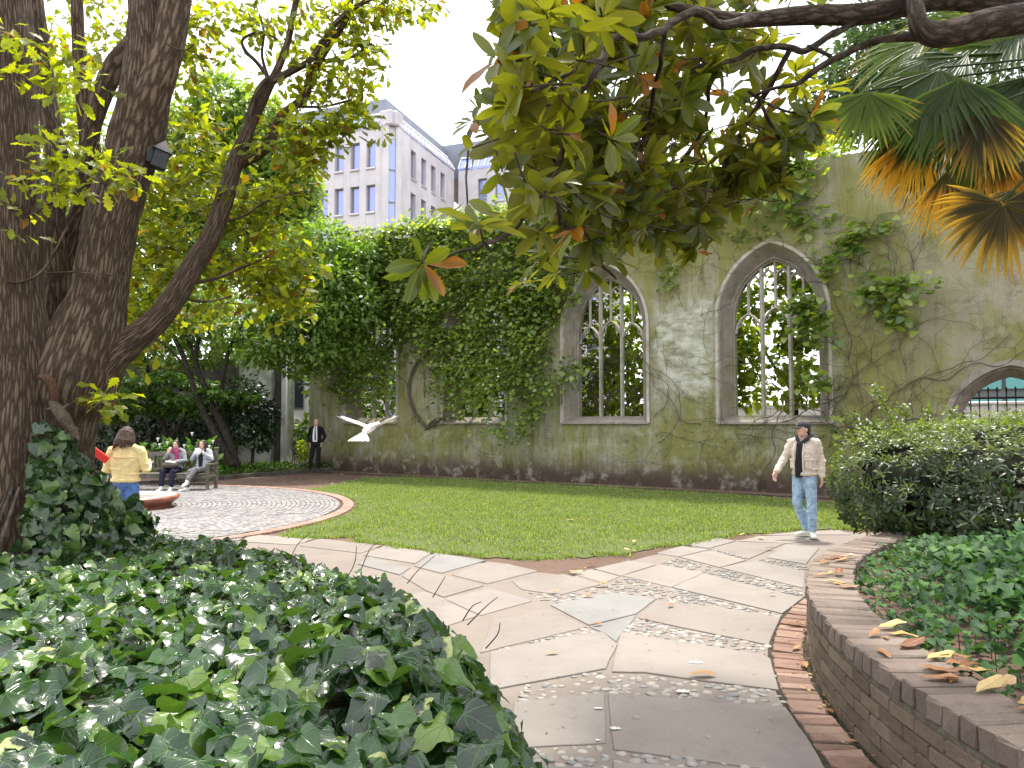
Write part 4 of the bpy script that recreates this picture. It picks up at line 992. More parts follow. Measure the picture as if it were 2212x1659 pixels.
M['pale_stone'] = plain('pale_stone', (.58, .56, .56), .85, .25, 1.4, .12, .2)
M['dark_glass'] = Nt('dark_glass'); M['dark_glass'] = M['dark_glass'].done(M['dark_glass'].bsdf((.03, .035, .045), .06, .6))
quadbox('wall', M['pale_stone'], wb, 560, 760, 36, -.1, 9.0, 3)
for u0, u1, z0, z1 in ((634, 656, 2.4, 5.0), (630, 660, .0, 1.55), (590, 612, 2.4, 5.0), (634, 656, 6.0, 8.4)):
    f = quadbox('window', M['steel'], wb, u0, u1, 35.9, z0, z1, .2); quadbox('pane', M['dark_glass'], f, u0 + 2, u1 - 2, 35.88, z0 + .08, z1 - .08, .1, 0)
quadbox('string_course', M['pale_stone'], wb, 560, 760, 35.85, 1.75, 1.95, .3)
gr = thing('garden_railing', 'short dark railing in the gap beside the man in the suit', 'railings', tuple(P(645, 990, 29)))
for k in range(8):
    p = P(632 + k * 4.2, 990, 29.2); b = MB(); box(b, (p.x, p.y, .45), (.025, .025, .9)); b.build('bar', M['iron'], gr)
p0, p1 = P(630, 990, 29.2), P(664, 990, 29.2); b = MB(); box(b, ((p0.x + p1.x) / 2, 29.2, .9), (p1.x - p0.x, .035, .035)); b.build('rail', M['iron'], gr)
KB = [G(780, 1013), G(740, 1016), G(640, 1023), G(540, 1031), G(480, 1036), G(380, 1044), G(250, 1052), G(100, 1058)]
kb = thing('stone_kerb', 'low dark stone kerb in front of the planted bed by the far wall', 'kerb', tuple(KB[3]))
for i in range(len(KB) - 1):
    d = KB[i + 1] - KB[i]; L = d.length; nn_ = max(1, int(L / 1.0)); a = math.atan2(d.y, d.x)
    for k in range(nn_):
        p = KB[i] + d * ((k + .5) / nn_); b = MB(); box(b, (p.x, p.y, .06), (L / nn_ - .012, .14, .14), Matrix.Rotation(a, 3, 'Z'), .015); b.build('kerb_stone', M['dark_wall'], kb)
b = MB(); sheet(b, KB + [Vector((-16, 28, 0)), Vector((-5.5, 29.5, 0)), W(-10.85, 0, 0)], .08); tag(b.build('bed_soil', M['soil']), kind='structure')
x, y = sample_poly([(p.x, p.y) for p in KB[:6]] + [(-11.5, 26.5), (W(-10.9, -.2, 0).x, W(-10.9, -.2, 0).y)], 2600); k = len(x)
o = joined('low_bed_plants', T_OVAL, np.stack([x, y, RNG.uniform(.08, .34, k)], 1), orient(unit(k, -.1), unit(k, 1.5)), RNG.uniform(.08, .15, k), M['layer']); tag(o, 'low leafy ground cover in the bed along the far kerb', 'ground cover', kind='stuff')
# ------------------------------------------------------------------ office building over the wall
def m_office():
    t = Nt('office_stone'); oc = t.coord('Object'); n = t.noise(.55, oc, 5); s = t.noise(1.2, t.coord('Object', (1, 1, .12)), 5)
    c = t.mix(t.sstep(n, .3, .7), (.46, .445, .465), (.56, .54, .555)); c = t.mix(t.math('MULTIPLY', t.sstep(s, .52, .7), .45), c, (.33, .31, .32)); return t.done(t.bsdf(c, .85, .25, t.bump(t.noise(9, oc, 5), .15, .03)))
M['office'] = m_office(); M['slate'] = plain('grey_roof_metal', (.20, .22, .27), .5, .4, .6, .12)
g = Nt('blue_sky_glass'); M['office_glass'] = g.done(g.bsdf((.26, .30, .52), .06, .8, Metallic=.5))
BO = P(850, 700, 57); BO = Vector((BO.x, 57.0, 0)); BA = math.atan2(567, 1600)
e2 = Vector((math.sin(BA), math.cos(BA), 0)); e1 = Vector((-math.cos(BA), math.sin(BA), 0))
ob = thing('office_building', 'pale stone office block with narrow blue windows rising above the vine-topped wall', 'building', tuple(BO))
def on(e, p, out, z):                                          # point along facade e at p, OUT metres proud of it
    nn = e2 * -1 if e is e1 else e1 * -1
    return BO + e * p + nn * out + Vector((0, 0, z))
def fbox(name, mat, e, p0, p1, o0, o1, z0, z1, par=None, org=None, ch=.0):
    a = math.atan2(e.y, e.x); c = on(e, (p0 + p1) / 2, (o0 + o1) / 2, (z0 + z1) / 2)
    if org is not None: c = c + org
    b = MB(); box(b, c, (abs(p1 - p0), abs(o1 - o0), z1 - z0), Matrix.Rotation(a, 3, 'Z'), ch); return b.build(name, mat, par or ob)
ZT = 25.3; ROWS = [(21.75 - 3.56 * k, 24.15 - 3.56 * k) for k in range(6)]
def facade(e, start, end, cols, w, org=None):
    """cols: centres of the windows"""
    edges = [start] + [x for c in cols for x in (c - w / 2, c + w / 2)] + [end]
    for k in range(0, len(edges), 2): fbox('pier', M['office'], e, edges[k], edges[k + 1], -.5, 0, 0, ZT, None, org, .03)
    zz = [ZT] + [z for r in ROWS for z in (r[1], r[0])] + [0]
    for c in cols:
        for k in range(0, len(zz), 2):
            fbox('spandrel', M['office'], e, c - w / 2 + .002, c + w / 2 - .002, -.5, -.02, zz[k + 1], zz[k], None, org)
        for z0, z1 in ROWS:
            f = fbox('window', M['steel'], e, c - w / 2 + .003, c + w / 2 - .003, -.49, -.36, z0 + .003, z1 - .003, None, org)
            fbox('pane', M['office_glass'], e, c - w / 2 + .07, c + w / 2 - .07, -.37, -.34, z0 + .08, z1 - .08, f, org)
            # sloping sill
            a = math.atan2(e.y, e.x); q = on(e, c, -.14, z0 + .06) + (org or Vector()); b = MB(); R__ = Matrix.Rotation(a, 3, 'Z') @ Matrix.Rotation(math.radians(28 if e is e1 else 28), 3, 'X')
            box(b, q, (w - .01, .5, .16), R__); b.build('sill', M['office'], ob)
facade(e1, 1.1, 14.5, [1.45 + 1.45 * k + .7 for k in range(8)], .82)
facade(e2, 1.1, 11.4, [3.2 + 1.9 * k for k in range(4)], .95)
wing = e2 * 11.4; facade(e1, -14, -.4, [-13.0 + 1.7 * k for k in range(7)], .9, wing)
# bevelled corner with a tall glass strip
cm_ = (e1 + e2).normalized(); ca = on(e1, 1.1, 0, 0); cb = on(e2, 1.1, 0, 0); cd = (cb - ca); a = math.atan2(cd.y, cd.x); mid_ = (ca + cb) / 2
b = MB(); box(b, mid_ + cm_ * .35 + Vector((0, 0, ZT / 2)), (cd.length, .5, ZT), Matrix.Rotation(a, 3, 'Z')); b.build('pier', M['office'], ob)
for sx in (-1, 1):
    b = MB(); box(b, mid_ + cd.normalized() * sx * .53 + cm_ * .06 + Vector((0, 0, ZT / 2)), (.5, .3, ZT), Matrix.Rotation(a, 3, 'Z'), .03); b.build('pier', M['office'], ob)
for k in range(9):
    z1 = 24.3 - k * 2.6
    b = MB(); box(b, mid_ + cm_ * .09 + Vector((0, 0, z1 - 1.28)), (.56, .1, 2.5), Matrix.Rotation(a, 3, 'Z')); f = b.build('window', M['steel'], ob)
    b = MB(); box(b, mid_ + cm_ * .035 + Vector((0, 0, z1 - 1.28)), (.50, .03, 2.42), Matrix.Rotation(a, 3, 'Z')); b.build('pane', M['office_glass'], f)
# sloping glazed band under the gutter, then the set-back roof
def slope(e, p0, p1, org=None):
    q = [on(e, p0, .02, ZT), on(e, p1, .02, ZT), on(e, p1, -.75, ZT + 1.15), on(e, p0, -.75, ZT + 1.15)]; q = [v + (org or Vector()) for v in q]
    dn = Vector((0, 0, -.2)); b = MB(); b.add([tuple(v) for v in q] + [tuple(v + dn) for v in q], [(0, 1, 2, 3), (7, 6, 5, 4), (0, 4, 5, 1), (1, 5, 6, 2), (2, 6, 7, 3), (3, 7, 4, 0)]); b.build('glazed_slope', M['office_glass'], ob)
    n = int(abs(p1 - p0) / .62)
    for k in range(n + 1):
        p = p0 + (p1 - p0) * k / n; b = MB(); tube(b, [on(e, p, .06, ZT) + (org or Vector()), on(e, p, -.38, ZT + .72) + (org or Vector()), on(e, p, -.78, ZT + 1.22) + (org or Vector())], .04, 6); b.build('glazing_bar', M['white_paint'], ob)
    b = MB(); tube(b, [on(e, p0, -.72, ZT + 1.22) + (org or Vector()), on(e, p1, -.72, ZT + 1.22) + (org or Vector())], .09, 6); b.build('gutter', M['white_paint'], ob)
slope(e1, 1.0, 14.5); slope(e2, 1.0, 11.4); slope(e1, -14, -.4, wing)
fbox('cornice', M['office'], e1, .9, 14.5, -.3, .05, ZT - .12, ZT + .02); fbox('cornice', M['office'], e2, .9, 11.4, -.3, .05, ZT - .12, ZT + .02)
for e in (e1, e2): fbox('corner_cap', M['office'], e, .35, 1.5, -.9, -.05, ZT, ZT + 1.2, None, None, .1)
rb = BO + (e1 * 8.2 + e2 * 7.0); b = MB(); box(b, rb + Vector((0, 0, 26.4)), (13.4, 11.6, 3.2), Matrix.Rotation(math.atan2(e1.y, e1.x), 3, 'Z'), .05); b.build('roof', M['slate'], ob)
rb = BO + (e1 * -5.5 + e2 * 17.5); b = MB(); box(b, rb + Vector((0, 0, 26.6)), (18, 9.0, 3.6), Matrix.Rotation(math.atan2(e1.y, e1.x), 3, 'Z'), .05); b.build('roof', M['slate'], ob)
rb = BO + (e1 * 7.3 + e2 * 6.4); b = MB(); box(b, rb + Vector((0, 0, 12.4)), (13.2, 11.4, 24.8), Matrix.Rotation(math.atan2(e1.y, e1.x), 3, 'Z')); b.build('core', M['steel'], ob)
rb = BO + (e1 * -7.2 + e2 * 16.6); b = MB(); box(b, rb + Vector((0, 0, 12.3)), (13.4, 9.0, 24.6), Matrix.Rotation(math.atan2(e1.y, e1.x), 3, 'Z')); b.build('core', M['steel'], ob)
# ------------------------------------------------------------------ big multi-stemmed tree on the left
OY = 6.6
oak = thing('oak_tree', 'massive multi-stemmed tree with deeply furrowed brown bark and lobed yellow-green leaves', 'tree', (-4.3, OY, 0))
def pix(lst): return [P(u, v, Y) for u, v, Y in lst]
def limb(name, lst, rpx, seg=28, disp=.018, k=10, par=None, mat='oak_bark'):
    pts = pix(lst); rad = [r / FOC * q[2] for r, q in zip(rpx, lst)]; pp, rr = smooth_path(pts, rad, k)
    if mat == 'mag_bark' and rpx[0] < 14: pp = [p + noise.noise_vector(p * 3.1) * .05 + noise.noise_vector(p * 9) * .018 for p in pp]
    b = MB(); tube(b, pp, rr, seg, disp, (2.2, 2.0)); return b.build(name, M[mat], par or oak, True)
trunk = limb('trunk', [(120, 1330, 6.6), (118, 1150, 6.6), (122, 1000, 6.6), (138, 900, 6.6), (160, 810, 6.6), (190, 720, 6.65), (214, 640, 6.7), (228, 540, 6.75), (245, 460, 6.8), (272, 370, 6.85), (300, 270, 6.9), (318, 170, 6.9), (322, 80, 6.9), (318, -30, 6.9), (310, -200, 6.9)], [80, 74, 68, 66, 80, 72, 58, 53, 52, 52, 54, 52, 46, 40, 34], 40, .030, 12)
limb('trunk', [(20, 1330, 6.4), (28, 1100, 6.4), (34, 900, 6.4), (38, 700, 6.4), (32, 500, 6.4), (34, 330, 6.4), (26, 160, 6.4), (18, 0, 6.4), (14, -160, 6.4)], [112, 92, 72, 56, 50, 46, 44, 42, 38], 36, .028, 12)
limb('limb', [(190, 850, 6.7), (232, 780, 6.7), (285, 735, 6.75), (340, 690, 6.8), (385, 630, 6.9), (420, 568, 7.0), (448, 525, 7.1), (470, 475, 7.2), (492, 405, 7.3), (511, 346, 7.4), (530, 298, 7.4), (549, 252, 7.5), (572, 205, 7.5), (588, 172, 7.5)], [58, 42, 30, 26, 24, 22, 21, 20, 18, 17, 14, 13, 11, 10], 20, .010)
limb('limb', [(512, 352, 7.4), (545, 338, 7.5), (577, 318, 7.55), (592, 283, 7.6), (608, 252, 7.6), (640, 226, 7.6), (660, 205, 7.6), (672, 160, 7.6), (690, 130, 7.6), (712, 95, 7.6), (748, 40, 7.6), (762, -20, 7.6)], [15, 13, 11, 11, 10, 9, 9, 8, 8, 7, 6, 5], 14, .006)
limb('branch', [(588, 172, 7.5), (606, 135, 7.5), (622, 90, 7.5), (634, 30, 7.5), (646, -30, 7.5)], [9, 8, 7, 7, 6], 10, .004)
limb('branch', [(586, 176, 7.5), (625, 156, 7.5), (668, 132, 7.5), (698, 90, 7.5), (735, 40, 7.5), (795, 0, 7.5), (860, -20, 7.5)], [9, 8, 7, 7, 6, 5, 4], 10, .004)
limb('branch', [(530, 300, 7.4), (540, 240, 7.4), (560, 190, 7.4), (580, 168, 7.4)], [6, 6, 5, 5], 10, .003)
limb('branch', [(583, 172, 7.5), (555, 135, 7.5), (530, 110, 7.5), (525, 85, 7.5), (560, 70, 7.5), (600, 85, 7.5)], [5, 4, 4, 3, 3, 2], 8, .002)
limb('branch', [(578, 165, 7.5), (566, 120, 7.5), (570, 70, 7.5), (560, 30, 7.5)], [4, 3, 3, 2], 8, .002)
limb('stem', [(95, 900, 6.9), (110, 760, 7.0), (118, 600, 7.0), (112, 480, 7.0), (125, 360, 7.05), (105, 230, 7.1), (90, 100, 7.1), (70, -40, 7.1)], [34, 32, 26, 24, 22, 20, 18, 16], 20, .014)
limb('stem', [(150, 780, 7.2), (128, 660, 7.2), (140, 560, 7.2), (180, 430, 7.2), (196, 350, 7.2), (185, 230, 7.2), (172, 120, 7.2), (166, -20, 7.2)], [24, 20, 18, 20, 22, 18, 14, 12], 18, .010)
limb('stem', [(180, 360, 7.1), (205, 250, 7.15), (245, 150, 7.2), (300, 70, 7.2), (330, -30, 7.2)], [16, 20, 22, 18, 16], 18, .010)
limb('stem', [(150, 700, 7.3), (160, 620, 7.3), (135, 560, 7.3), (150, 470, 7.3)], [18, 18, 16, 12], 14, .008)
limb('stem', [(255, 470, 6.85), (272, 390, 6.85), (298, 300, 6.83), (325, 220, 6.78), (352, 140, 6.76), (372, 60, 6.76), (388, -60, 6.76)], [24, 34, 40, 37, 34, 32, 30], 24, .014)
for lst, r in (([(470, 478, 7.2), (520, 470, 7.2), (565, 440, 7.2), (620, 420, 7.2), (660, 415, 7.2)], 3), ([(400, 615, 6.95), (470, 600, 7.0), (540, 570, 7.1), (600, 545, 7.1)], 4), ([(375, 640, 6.9), (440, 652, 7), (500, 640, 7)], 3),
               ([(0, 605, 6.2), (40, 610, 6.2), (80, 595, 6.2), (110, 560, 6.2), (140, 500, 6.2), (175, 450, 6.2)], 3), ([(95, 590, 6.2), (180, 588, 6.2), (270, 600, 6.2)], 2), ([(60, 470, 6.2), (110, 440, 6.2), (170, 410, 6.2), (240, 370, 6.2)], 3),
               ([(30, 400, 6.1), (90, 370, 6.1), (150, 360, 6.1), (230, 400, 6.1)], 3), ([(310, 730, 6.8), (350, 740, 7), (400, 790, 7.2)], 3), ([(360, 95, 6.5), (395, 110, 6.5), (420, 95, 6.5)], 2), ([(630, 230, 7.6), (700, 230, 7.6), (760, 215, 7.6)], 3), ([(690, 130, 7.6), (745, 130, 7.6), (800, 95, 7.6)], 3)):
    limb('branch', lst, [r, r * .9] + [r * .8] * (len(lst) - 2), 6, 0, 4)
# leaf masses: (u, v, Y, spread u, spread v, number)
OB = [(70, 90, 6.0, 75, 45, 46), (130, 150, 6.0, 60, 40, 44), (190, 185, 5.7, 45, 28, 20), (60, 165, 6.1, 50, 30, 20), (110, 300, 6.0, 40, 24, 12), (195, 190, 5.4, 30, 20, 8), (130, 335, 5.8, 80, 24, 44), (230, 345, 5.8, 50, 38, 40), (80, 390, 5.9, 70, 22, 36), (200, 400, 5.8, 70, 24, 40), (270, 400, 5.8, 30, 24, 16), (50, 450, 6.0, 40, 14, 10), (40, 505, 6.0, 30, 14, 8),
      (430, 50, 7.6, 40, 60, 120), (400, 120, 7.8, 40, 50, 90), (440, 200, 8.0, 60, 40, 40), (410, 270, 8.2, 60, 60, 130), (470, 330, 8.0, 60, 50, 150), (390, 380, 8.2, 80, 50, 170), (330, 430, 8.2, 60, 50, 120), (430, 450, 7.8, 90, 50, 220), (520, 440, 7.6, 70, 50, 160), (560, 500, 7.6, 70, 40, 130), (350, 520, 8.0, 60, 60, 170), (300, 600, 8.0, 50, 70, 150), (380, 590, 7.9, 70, 50, 190), (470, 590, 7.6, 60, 40, 130), (300, 700, 7.9, 40, 60, 130), (370, 690, 7.9, 70, 40, 100), (270, 760, 7.8, 40, 30, 60),
      (600, 610, 7.5, 55, 50, 250), (640, 650, 7.5, 30, 40, 110), (560, 580, 7.4, 50, 30, 60), (520, 660, 7.4, 60, 30, 50), (640, 560, 7.5, 40, 30, 60), (600, 420, 7.4, 70, 40, 110), (640, 350, 7.5, 60, 30, 130), (690, 300, 7.5, 50, 30, 150), (650, 270, 7.6, 60, 30, 110), (610, 330, 7.5, 60, 40, 80), (740, 260, 7.6, 50, 30, 110), (770, 200, 7.7, 30, 26, 60), (790, 240, 7.7, 20, 20, 30), (690, 200, 7.6, 40, 30, 50), (700, 150, 7.6, 50, 40, 110), (760, 120, 7.6, 50, 40, 90), (790, 80, 7.6, 40, 40, 60), (640, 110, 7.6, 30, 40, 40), (580, 60, 7.6, 50, 40, 70), (680, 40, 7.6, 60, 40, 110), (760, 30, 7.7, 50, 30, 80), (860, 10, 7.8, 60, 22, 110), (800, 20, 7.8, 40, 30, 60), (930, 5, 7.9, 24, 20, 26), (910, 35, 7.9, 20, 16, 18), (530, 30, 7.7, 40, 40, 60), (480, 110, 8.0, 40, 50, 40), (590, 160, 7.6, 30, 20, 20), (820, 130, 7.9, 20, 24, 14), (850, 60, 7.9, 24, 20, 16),
      (226, 862, 6.3, 20, 16, 26), (244, 872, 6.1, 16, 10, 14), (206, 888, 6.2, 16, 12, 12),
      (150, 80, 8.5, 80, 100, 200), (140, 260, 8.8, 80, 90, 200), (130, 470, 8.8, 70, 90, 200), (140, 620, 8.8, 60, 70, 160), (250, 60, 8.8, 60, 90, 130), (310, 480, 8.8, 60, 80, 120), (20, 300, 8.5, 60, 200, 200), (450, 680, 8.6, 60, 40, 60)]
pos = []; cl = []
for u, v, Y, su, sv, n in OB:
    for k in range(max(1, int(n / 5.4))):                        # leaves sit in sprays at twig ends
        c = np.array(P(u + RNG.normal(0, .55) * su, v + RNG.normal(0, .55) * sv, Y + RNG.normal(0, .22)))
        q = RNG.normal(0, .055, (7, 3)); q[:, 2] *= .6; pos.append(c + q); cl.append(np.tile(c, (7, 1)))
pos = np.concatenate(pos); cl = np.concatenate(cl); k = len(pos); out = pos - cl
d = out / (np.linalg.norm(out, axis=1, keepdims=True) + 1e-6) + RNG.normal(0, .35, (k, 3)) + np.array([0, 0, -.15])
leaves(oak, T_OAK, pos, d, RNG.normal(0, .5, (k, 3)) + np.array([0, -.25, 1.0]), RNG.uniform(.085, .15, k), M['oak'], 300, 'leaf', 'crown', T_OAKF)
# ------------------------------------------------------------------ trees behind, left
def scr(lst): return [(P(u, v, Y), (su / FOC * Y, dy, sv / FOC * Y), n) for u, v, Y, su, sv, dy, n in lst]
BT = [(480, 220, 31, 70, 60, 1.6, .8), (560, 260, 31, 70, 60, 1.6, .8), (430, 300, 31, 70, 70, 1.6, 1.0), (520, 340, 31, 80, 70, 1.6, 1.2), (600, 330, 31, 50, 70, 1.6, .9), (640, 400, 31, 50, 60, 1.6, 1.0), (450, 420, 31, 90, 70, 1.6, 1.4), (560, 430, 31, 90, 70, 1.6, 1.4), (400, 520, 31, 90, 70, 1.6, 1.5), (520, 540, 31, 90, 70, 1.6, 1.5), (620, 480, 31, 70, 60, 1.6, 1.2), (330, 420, 31, 80, 90, 1.6, 1.2), (300, 620, 31, 80, 80, 1.6, 1.4), (420, 640, 31, 90, 70, 1.6, 1.4), (200, 500, 31, 100, 120, 1.6, 1.4), (120, 300, 31, 110, 140, 1.6, 1.5), (60, 560, 31, 110, 140, 1.6, 1.5), (330, 250, 31, 60, 80, 1.6, .6), (180, 720, 31, 120, 70, 1.6, 1.2)]
st = [([P(470, 960, 31), P(470, 700, 31), P(490, 450, 31), P(520, 260, 31)], [.3, .25, .18, .06]), ([P(475, 650, 31), P(400, 480, 31), P(350, 380, 31)], [.15, .1, .05]), ([P(480, 600, 31), P(580, 470, 31), P(620, 380, 31)], [.15, .1, .05])]
bushy('airy_tree', 'tall airy light green tree behind the multi-stemmed tree', 'tree', scr(BT), 1350, T_TINY, M['bright'], .35, stems=st)
ST = [(700, 520, 24.5, 60, 50, 1.2, 1.0), (660, 600, 24, 60, 50, 1.2, 1.3), (720, 610, 24, 70, 50, 1.2, 1.5), (780, 560, 24.6, 50, 40, .9, 1.0), (640, 680, 23.5, 60, 40, 1.2, 1.2), (710, 690, 23.8, 70, 50, 1.2, 1.5), (780, 660, 24.2, 50, 50, 1.0, 1.2), (600, 740, 23.5, 60, 34, 1.2, .9), (690, 760, 23.8, 60, 30, 1.2, .9), (560, 680, 23.5, 60, 40, 1.2, .9), (500, 720, 24, 60, 40, 1.2, .8), (420, 680, 24, 60, 50, 1.2, .8), (370, 720, 24, 60, 40, 1.2, .8), (450, 640, 24, 60, 40, 1.2, .8), (760, 760, 24.2, 40, 30, .8, .5), (640, 540, 24.5, 50, 40, 1.2, .9), (560, 770, 23.5, 50, 26, 1.2, .5), (640, 790, 23.8, 50, 24, 1.0, .4), (300, 700, 24.5, 60, 50, 1.2, .6)]
st = [([P(512, 1010, 24), P(488, 940, 24), P(466, 890, 24), P(440, 830, 24), P(424, 786, 24), P(428, 737, 24), P(450, 660, 24)], [.26, .22, .19, .16, .15, .13, .07]),
      ([P(505, 1008, 23.9), P(472, 950, 23.8), P(440, 890, 23.8), P(412, 820, 23.8), P(396, 770, 23.8), P(374, 722, 23.8), P(350, 640, 23.8)], [.22, .20, .17, .15, .14, .11, .06]),
      ([P(470, 885, 24), P(480, 830, 24), P(486, 795, 24), P(500, 741, 24), P(525, 700, 24), P(554, 662, 24)], [.13, .11, .10, .09, .07, .05]),
      ([P(424, 780, 24), P(400, 700, 24), P(420, 620, 24)], [.09, .07, .04]), ([P(500, 741, 24), P(560, 720, 23.8), P(640, 690, 23.8), P(710, 640, 24)], [.07, .06, .05, .03]), ([P(440, 830, 24), P(380, 800, 23.6), P(290, 795, 23.5)], [.06, .04, .02])]
st = [(p_, [r_ * .58 for r_ in q_]) for p_, q_ in st]
bushy('leaning_tree', 'small dark-trunked leaning tree in the bed behind the bench', 'tree', scr(ST), 720, T_OVAL, M['mid'], .195, stems=st)
BX2 = [(300, 760, 27, 60, 34, .8, 1.2), (380, 780, 27, 50, 30, .8, 1.0), (460, 760, 27, 50, 34, .8, 1.1), (230, 740, 27, 60, 40, .8, 1.2), (520, 740, 27.5, 40, 40, .8, .8), (150, 780, 27, 60, 40, .8, 1.2), (340, 700, 27, 60, 40, .8, 1.0)]
bushy('sunny_shrub', 'tall light green shrub behind the leaning tree in front of the dark garden wall', 'shrub', scr(BX2), 520, T_OVAL, M['bright'], .19, stems=[([P(330, 1000, 27.2), P(330, 860, 27.2), P(310, 760, 27.2)], [.1, .08, .04])])
LY = []
for u, v in ((250, 850), (300, 825), (360, 815), (420, 830), (470, 850), (330, 850), (400, 865), (280, 880), (350, 885), (430, 890), (480, 880), (240, 900), (510, 860)): LY.append((u, v, 24.5 + RNG.uniform(-.8, .8), 48, 13, .9, .8))
sp = scr(LY); lr = bushy('layered_shrub', 'layered green shrub spreading in flat tiers behind the bench', 'shrub', sp, 330, T_ACER, M['layer'], .17, nrmup=2.2, stems=[([P(360, 990, 25), P(350, 900, 25), P(320, 840, 25)], [.1, .08, .04]), ([P(360, 960, 25), P(420, 880, 25), P(460, 850, 25)], [.07, .06, .03])])
bushy('glossy_shrub', 'dark glossy evergreen shrub to the right of the leaning tree', 'shrub', scr([(520, 840, 25, 40, 30, 1, 1), (550, 880, 25, 36, 40, 1, 1.2), (530, 930, 25, 50, 30, 1, 1.2), (580, 900, 25.3, 22, 40, .7, .8), (560, 950, 25, 30, 26, .8, .7), (490, 880, 25.4, 40, 40, 1, .8)]), 520, T_OVAL, M['dark'], .15, stems=[([P(545, 1000, 25), P(545, 930, 25), P(520, 860, 25)], [.06, .05, .03])])
bushy('shade_shrub', 'dense dark shrubbery in deep shade filling the corner behind the bench', 'shrub', scr([(u, v, 26.5, 60, 34, .8, .8) for u in range(160, 520, 60) for v in (900, 950, 990)]), 330, T_OVAL, M['dark'], .16)
bushy('gap_shrub', 'bright yellow-green bush in the gap beside the man in the suit', 'shrub', scr([(652, 965, 28.5, 12, 12, .3, 1), (660, 978, 28.4, 8, 12, .3, .8), (648, 985, 28.5, 9, 8, .3, .5)]), 170, T_OVAL, M['far_tree'], .11)
# arum lilies behind the bench
ar = thing('arum_plant', 'white-flowered broad-leaved plant growing just behind the bench', 'plant', tuple(G(390, 1052)))
p = np.array([P(300 + RNG.random() * 170, 955 + RNG.random() * 60, 20.2 + RNG.random() * .5) for k in range(230)]); leaves(ar, T_OVAL, p, unit(230, .4), unit(230, .8), RNG.uniform(.14, .28, 230), M['layer'])
for u, v in ((341, 950), (415, 938), (345, 962), (362, 958), (460, 955), (452, 966), (398, 964)):
    b = MB(); c = P(u, v, 20.1); lathe(b, [(.004, -.05), (.012, -.02), (.028, .02), (.045, .05), (.035, .045), (.006, -.02)], 9, tuple(c)); b.build('flower', M['white_petal'], ar, True)
# grey-green trees behind the right part of the wall
bushy('grey_tree', 'tall grey-green tree rising behind the wall beside the palm', 'tree', scr([(1780, 200, 34, 70, 60, 2, 1.2), (1850, 130, 34, 70, 60, 2, 1.4), (1820, 260, 34, 60, 50, 2, 1.2), (1900, 220, 34, 80, 60, 2, 1.2), (1950, 100, 34, 90, 60, 2, 1.4), (2080, 100, 34, 110, 70, 2, 1.4), (2180, 160, 34, 90, 90, 2, 1.4), (2050, 230, 34, 110, 60, 2, 1.2), (1770, 300, 33, 80, 30, 2, .9), (1900, 40, 34, 80, 40, 2, 1), (2150, 300, 34, 100, 60, 2, 1)]), 620, T_OVAL, M['grey_tree'], .31, stems=[([P(1960, 700, 34), P(1950, 300, 34), P(1900, 120, 34)], [.35, .25, .1])])
bushy('yellow_tree', 'sunlit yellow-green tree top just above the wall behind the magnolia', 'tree', scr([(1500, 400, 27, 70, 40, 1.5, 1), (1580, 380, 27, 70, 40, 1.5, 1), (1420, 440, 27, 70, 40, 1.5, 1), (1660, 360, 26, 70, 40, 1.5, 1), (1330, 450, 27, 80, 40, 1.5, 1), (1250, 440, 27, 70, 30, 1.5, .8), (1740, 330, 25, 60, 40, 1.5, 1), (1800, 320, 25, 40, 30, 1.2, .7), (1550, 320, 28, 60, 40, 1.5, .6)]), 420, T_OVAL, M['far_tree'], .19, stems=[([P(1600, 800, 27), P(1590, 500, 27), P(1580, 380, 27)], [.2, .15, .06])])

# ------------------------------------------------------------------ magnolia overhead
mag = thing('magnolia_tree', 'overhanging magnolia with long leathery olive leaves and a thick dark bough', 'tree', (5.6, 3.2, 0))
def mlimb(lst, rpx, name='branch', seg=12): return limb(name, lst, rpx, seg, .004, 6, mag, 'mag_bark')
mlimb([(2560, 40, 4.6), (2400, 28, 4.6), (2212, 12, 4.6), (2060, -6, 4.7), (1960, 10, 4.7), (1860, 30, 4.8), (1760, 32, 4.8), (1690, 36, 4.8), (1600, 44, 4.7), (1530, 30, 4.6), (1440, 10, 4.5), (1400, -20, 4.5)], [40, 34, 30, 26, 24, 23, 21, 19, 15, 12, 9, 7], 'bough', 20)
mlimb([(2600, -30, 4.4), (2400, 0, 4.4), (2230, 36, 4.4), (2130, 52, 4.4), (2060, 70, 4.4), (2010, 72, 4.4), (1985, 50, 4.4), (1975, 0, 4.5), (1960, -40, 4.6)], [40, 36, 33, 32, 30, 26, 20, 16, 14], 'bough', 20)
mlimb([(2000, 78, 4.4), (1960, 82, 4.5), (1905, 88, 4.6), (1860, 103, 4.7), (1800, 130, 4.7), (1740, 170, 4.8), (1700, 188, 4.8), (1640, 205, 4.9)], [12, 9, 8, 8, 7, 6, 4, 3])
mlimb([(1850, 40, 4.8), (1760, 108, 4.8), (1700, 106, 4.8), (1620, 112, 4.8), (1560, 130, 4.8), (1500, 160, 4.8), (1460, 200, 4.8), (1440, 250, 4.8)], [7, 7, 7, 6, 5, 5, 4, 3])
mlimb([(1740, 106, 4.8), (1800, 130, 4.75)], [5, 4])
mlimb([(1620, 42, 4.6), (1550, 50, 4.3), (1480, 30, 4.0), (1420, 60, 3.8), (1360, 80, 3.6), (1310, 100, 3.5), (1270, 150, 3.4), (1240, 210, 3.4), (1215, 290, 3.4), (1200, 370, 3.4), (1170, 430, 3.3), (1120, 490, 3.2), (1070, 520, 3.2), (1025, 540, 3.1), (960, 560, 3.1)], [12, 10, 9, 8, 8, 7, 7, 6, 6, 6, 5, 5, 4, 4, 3])
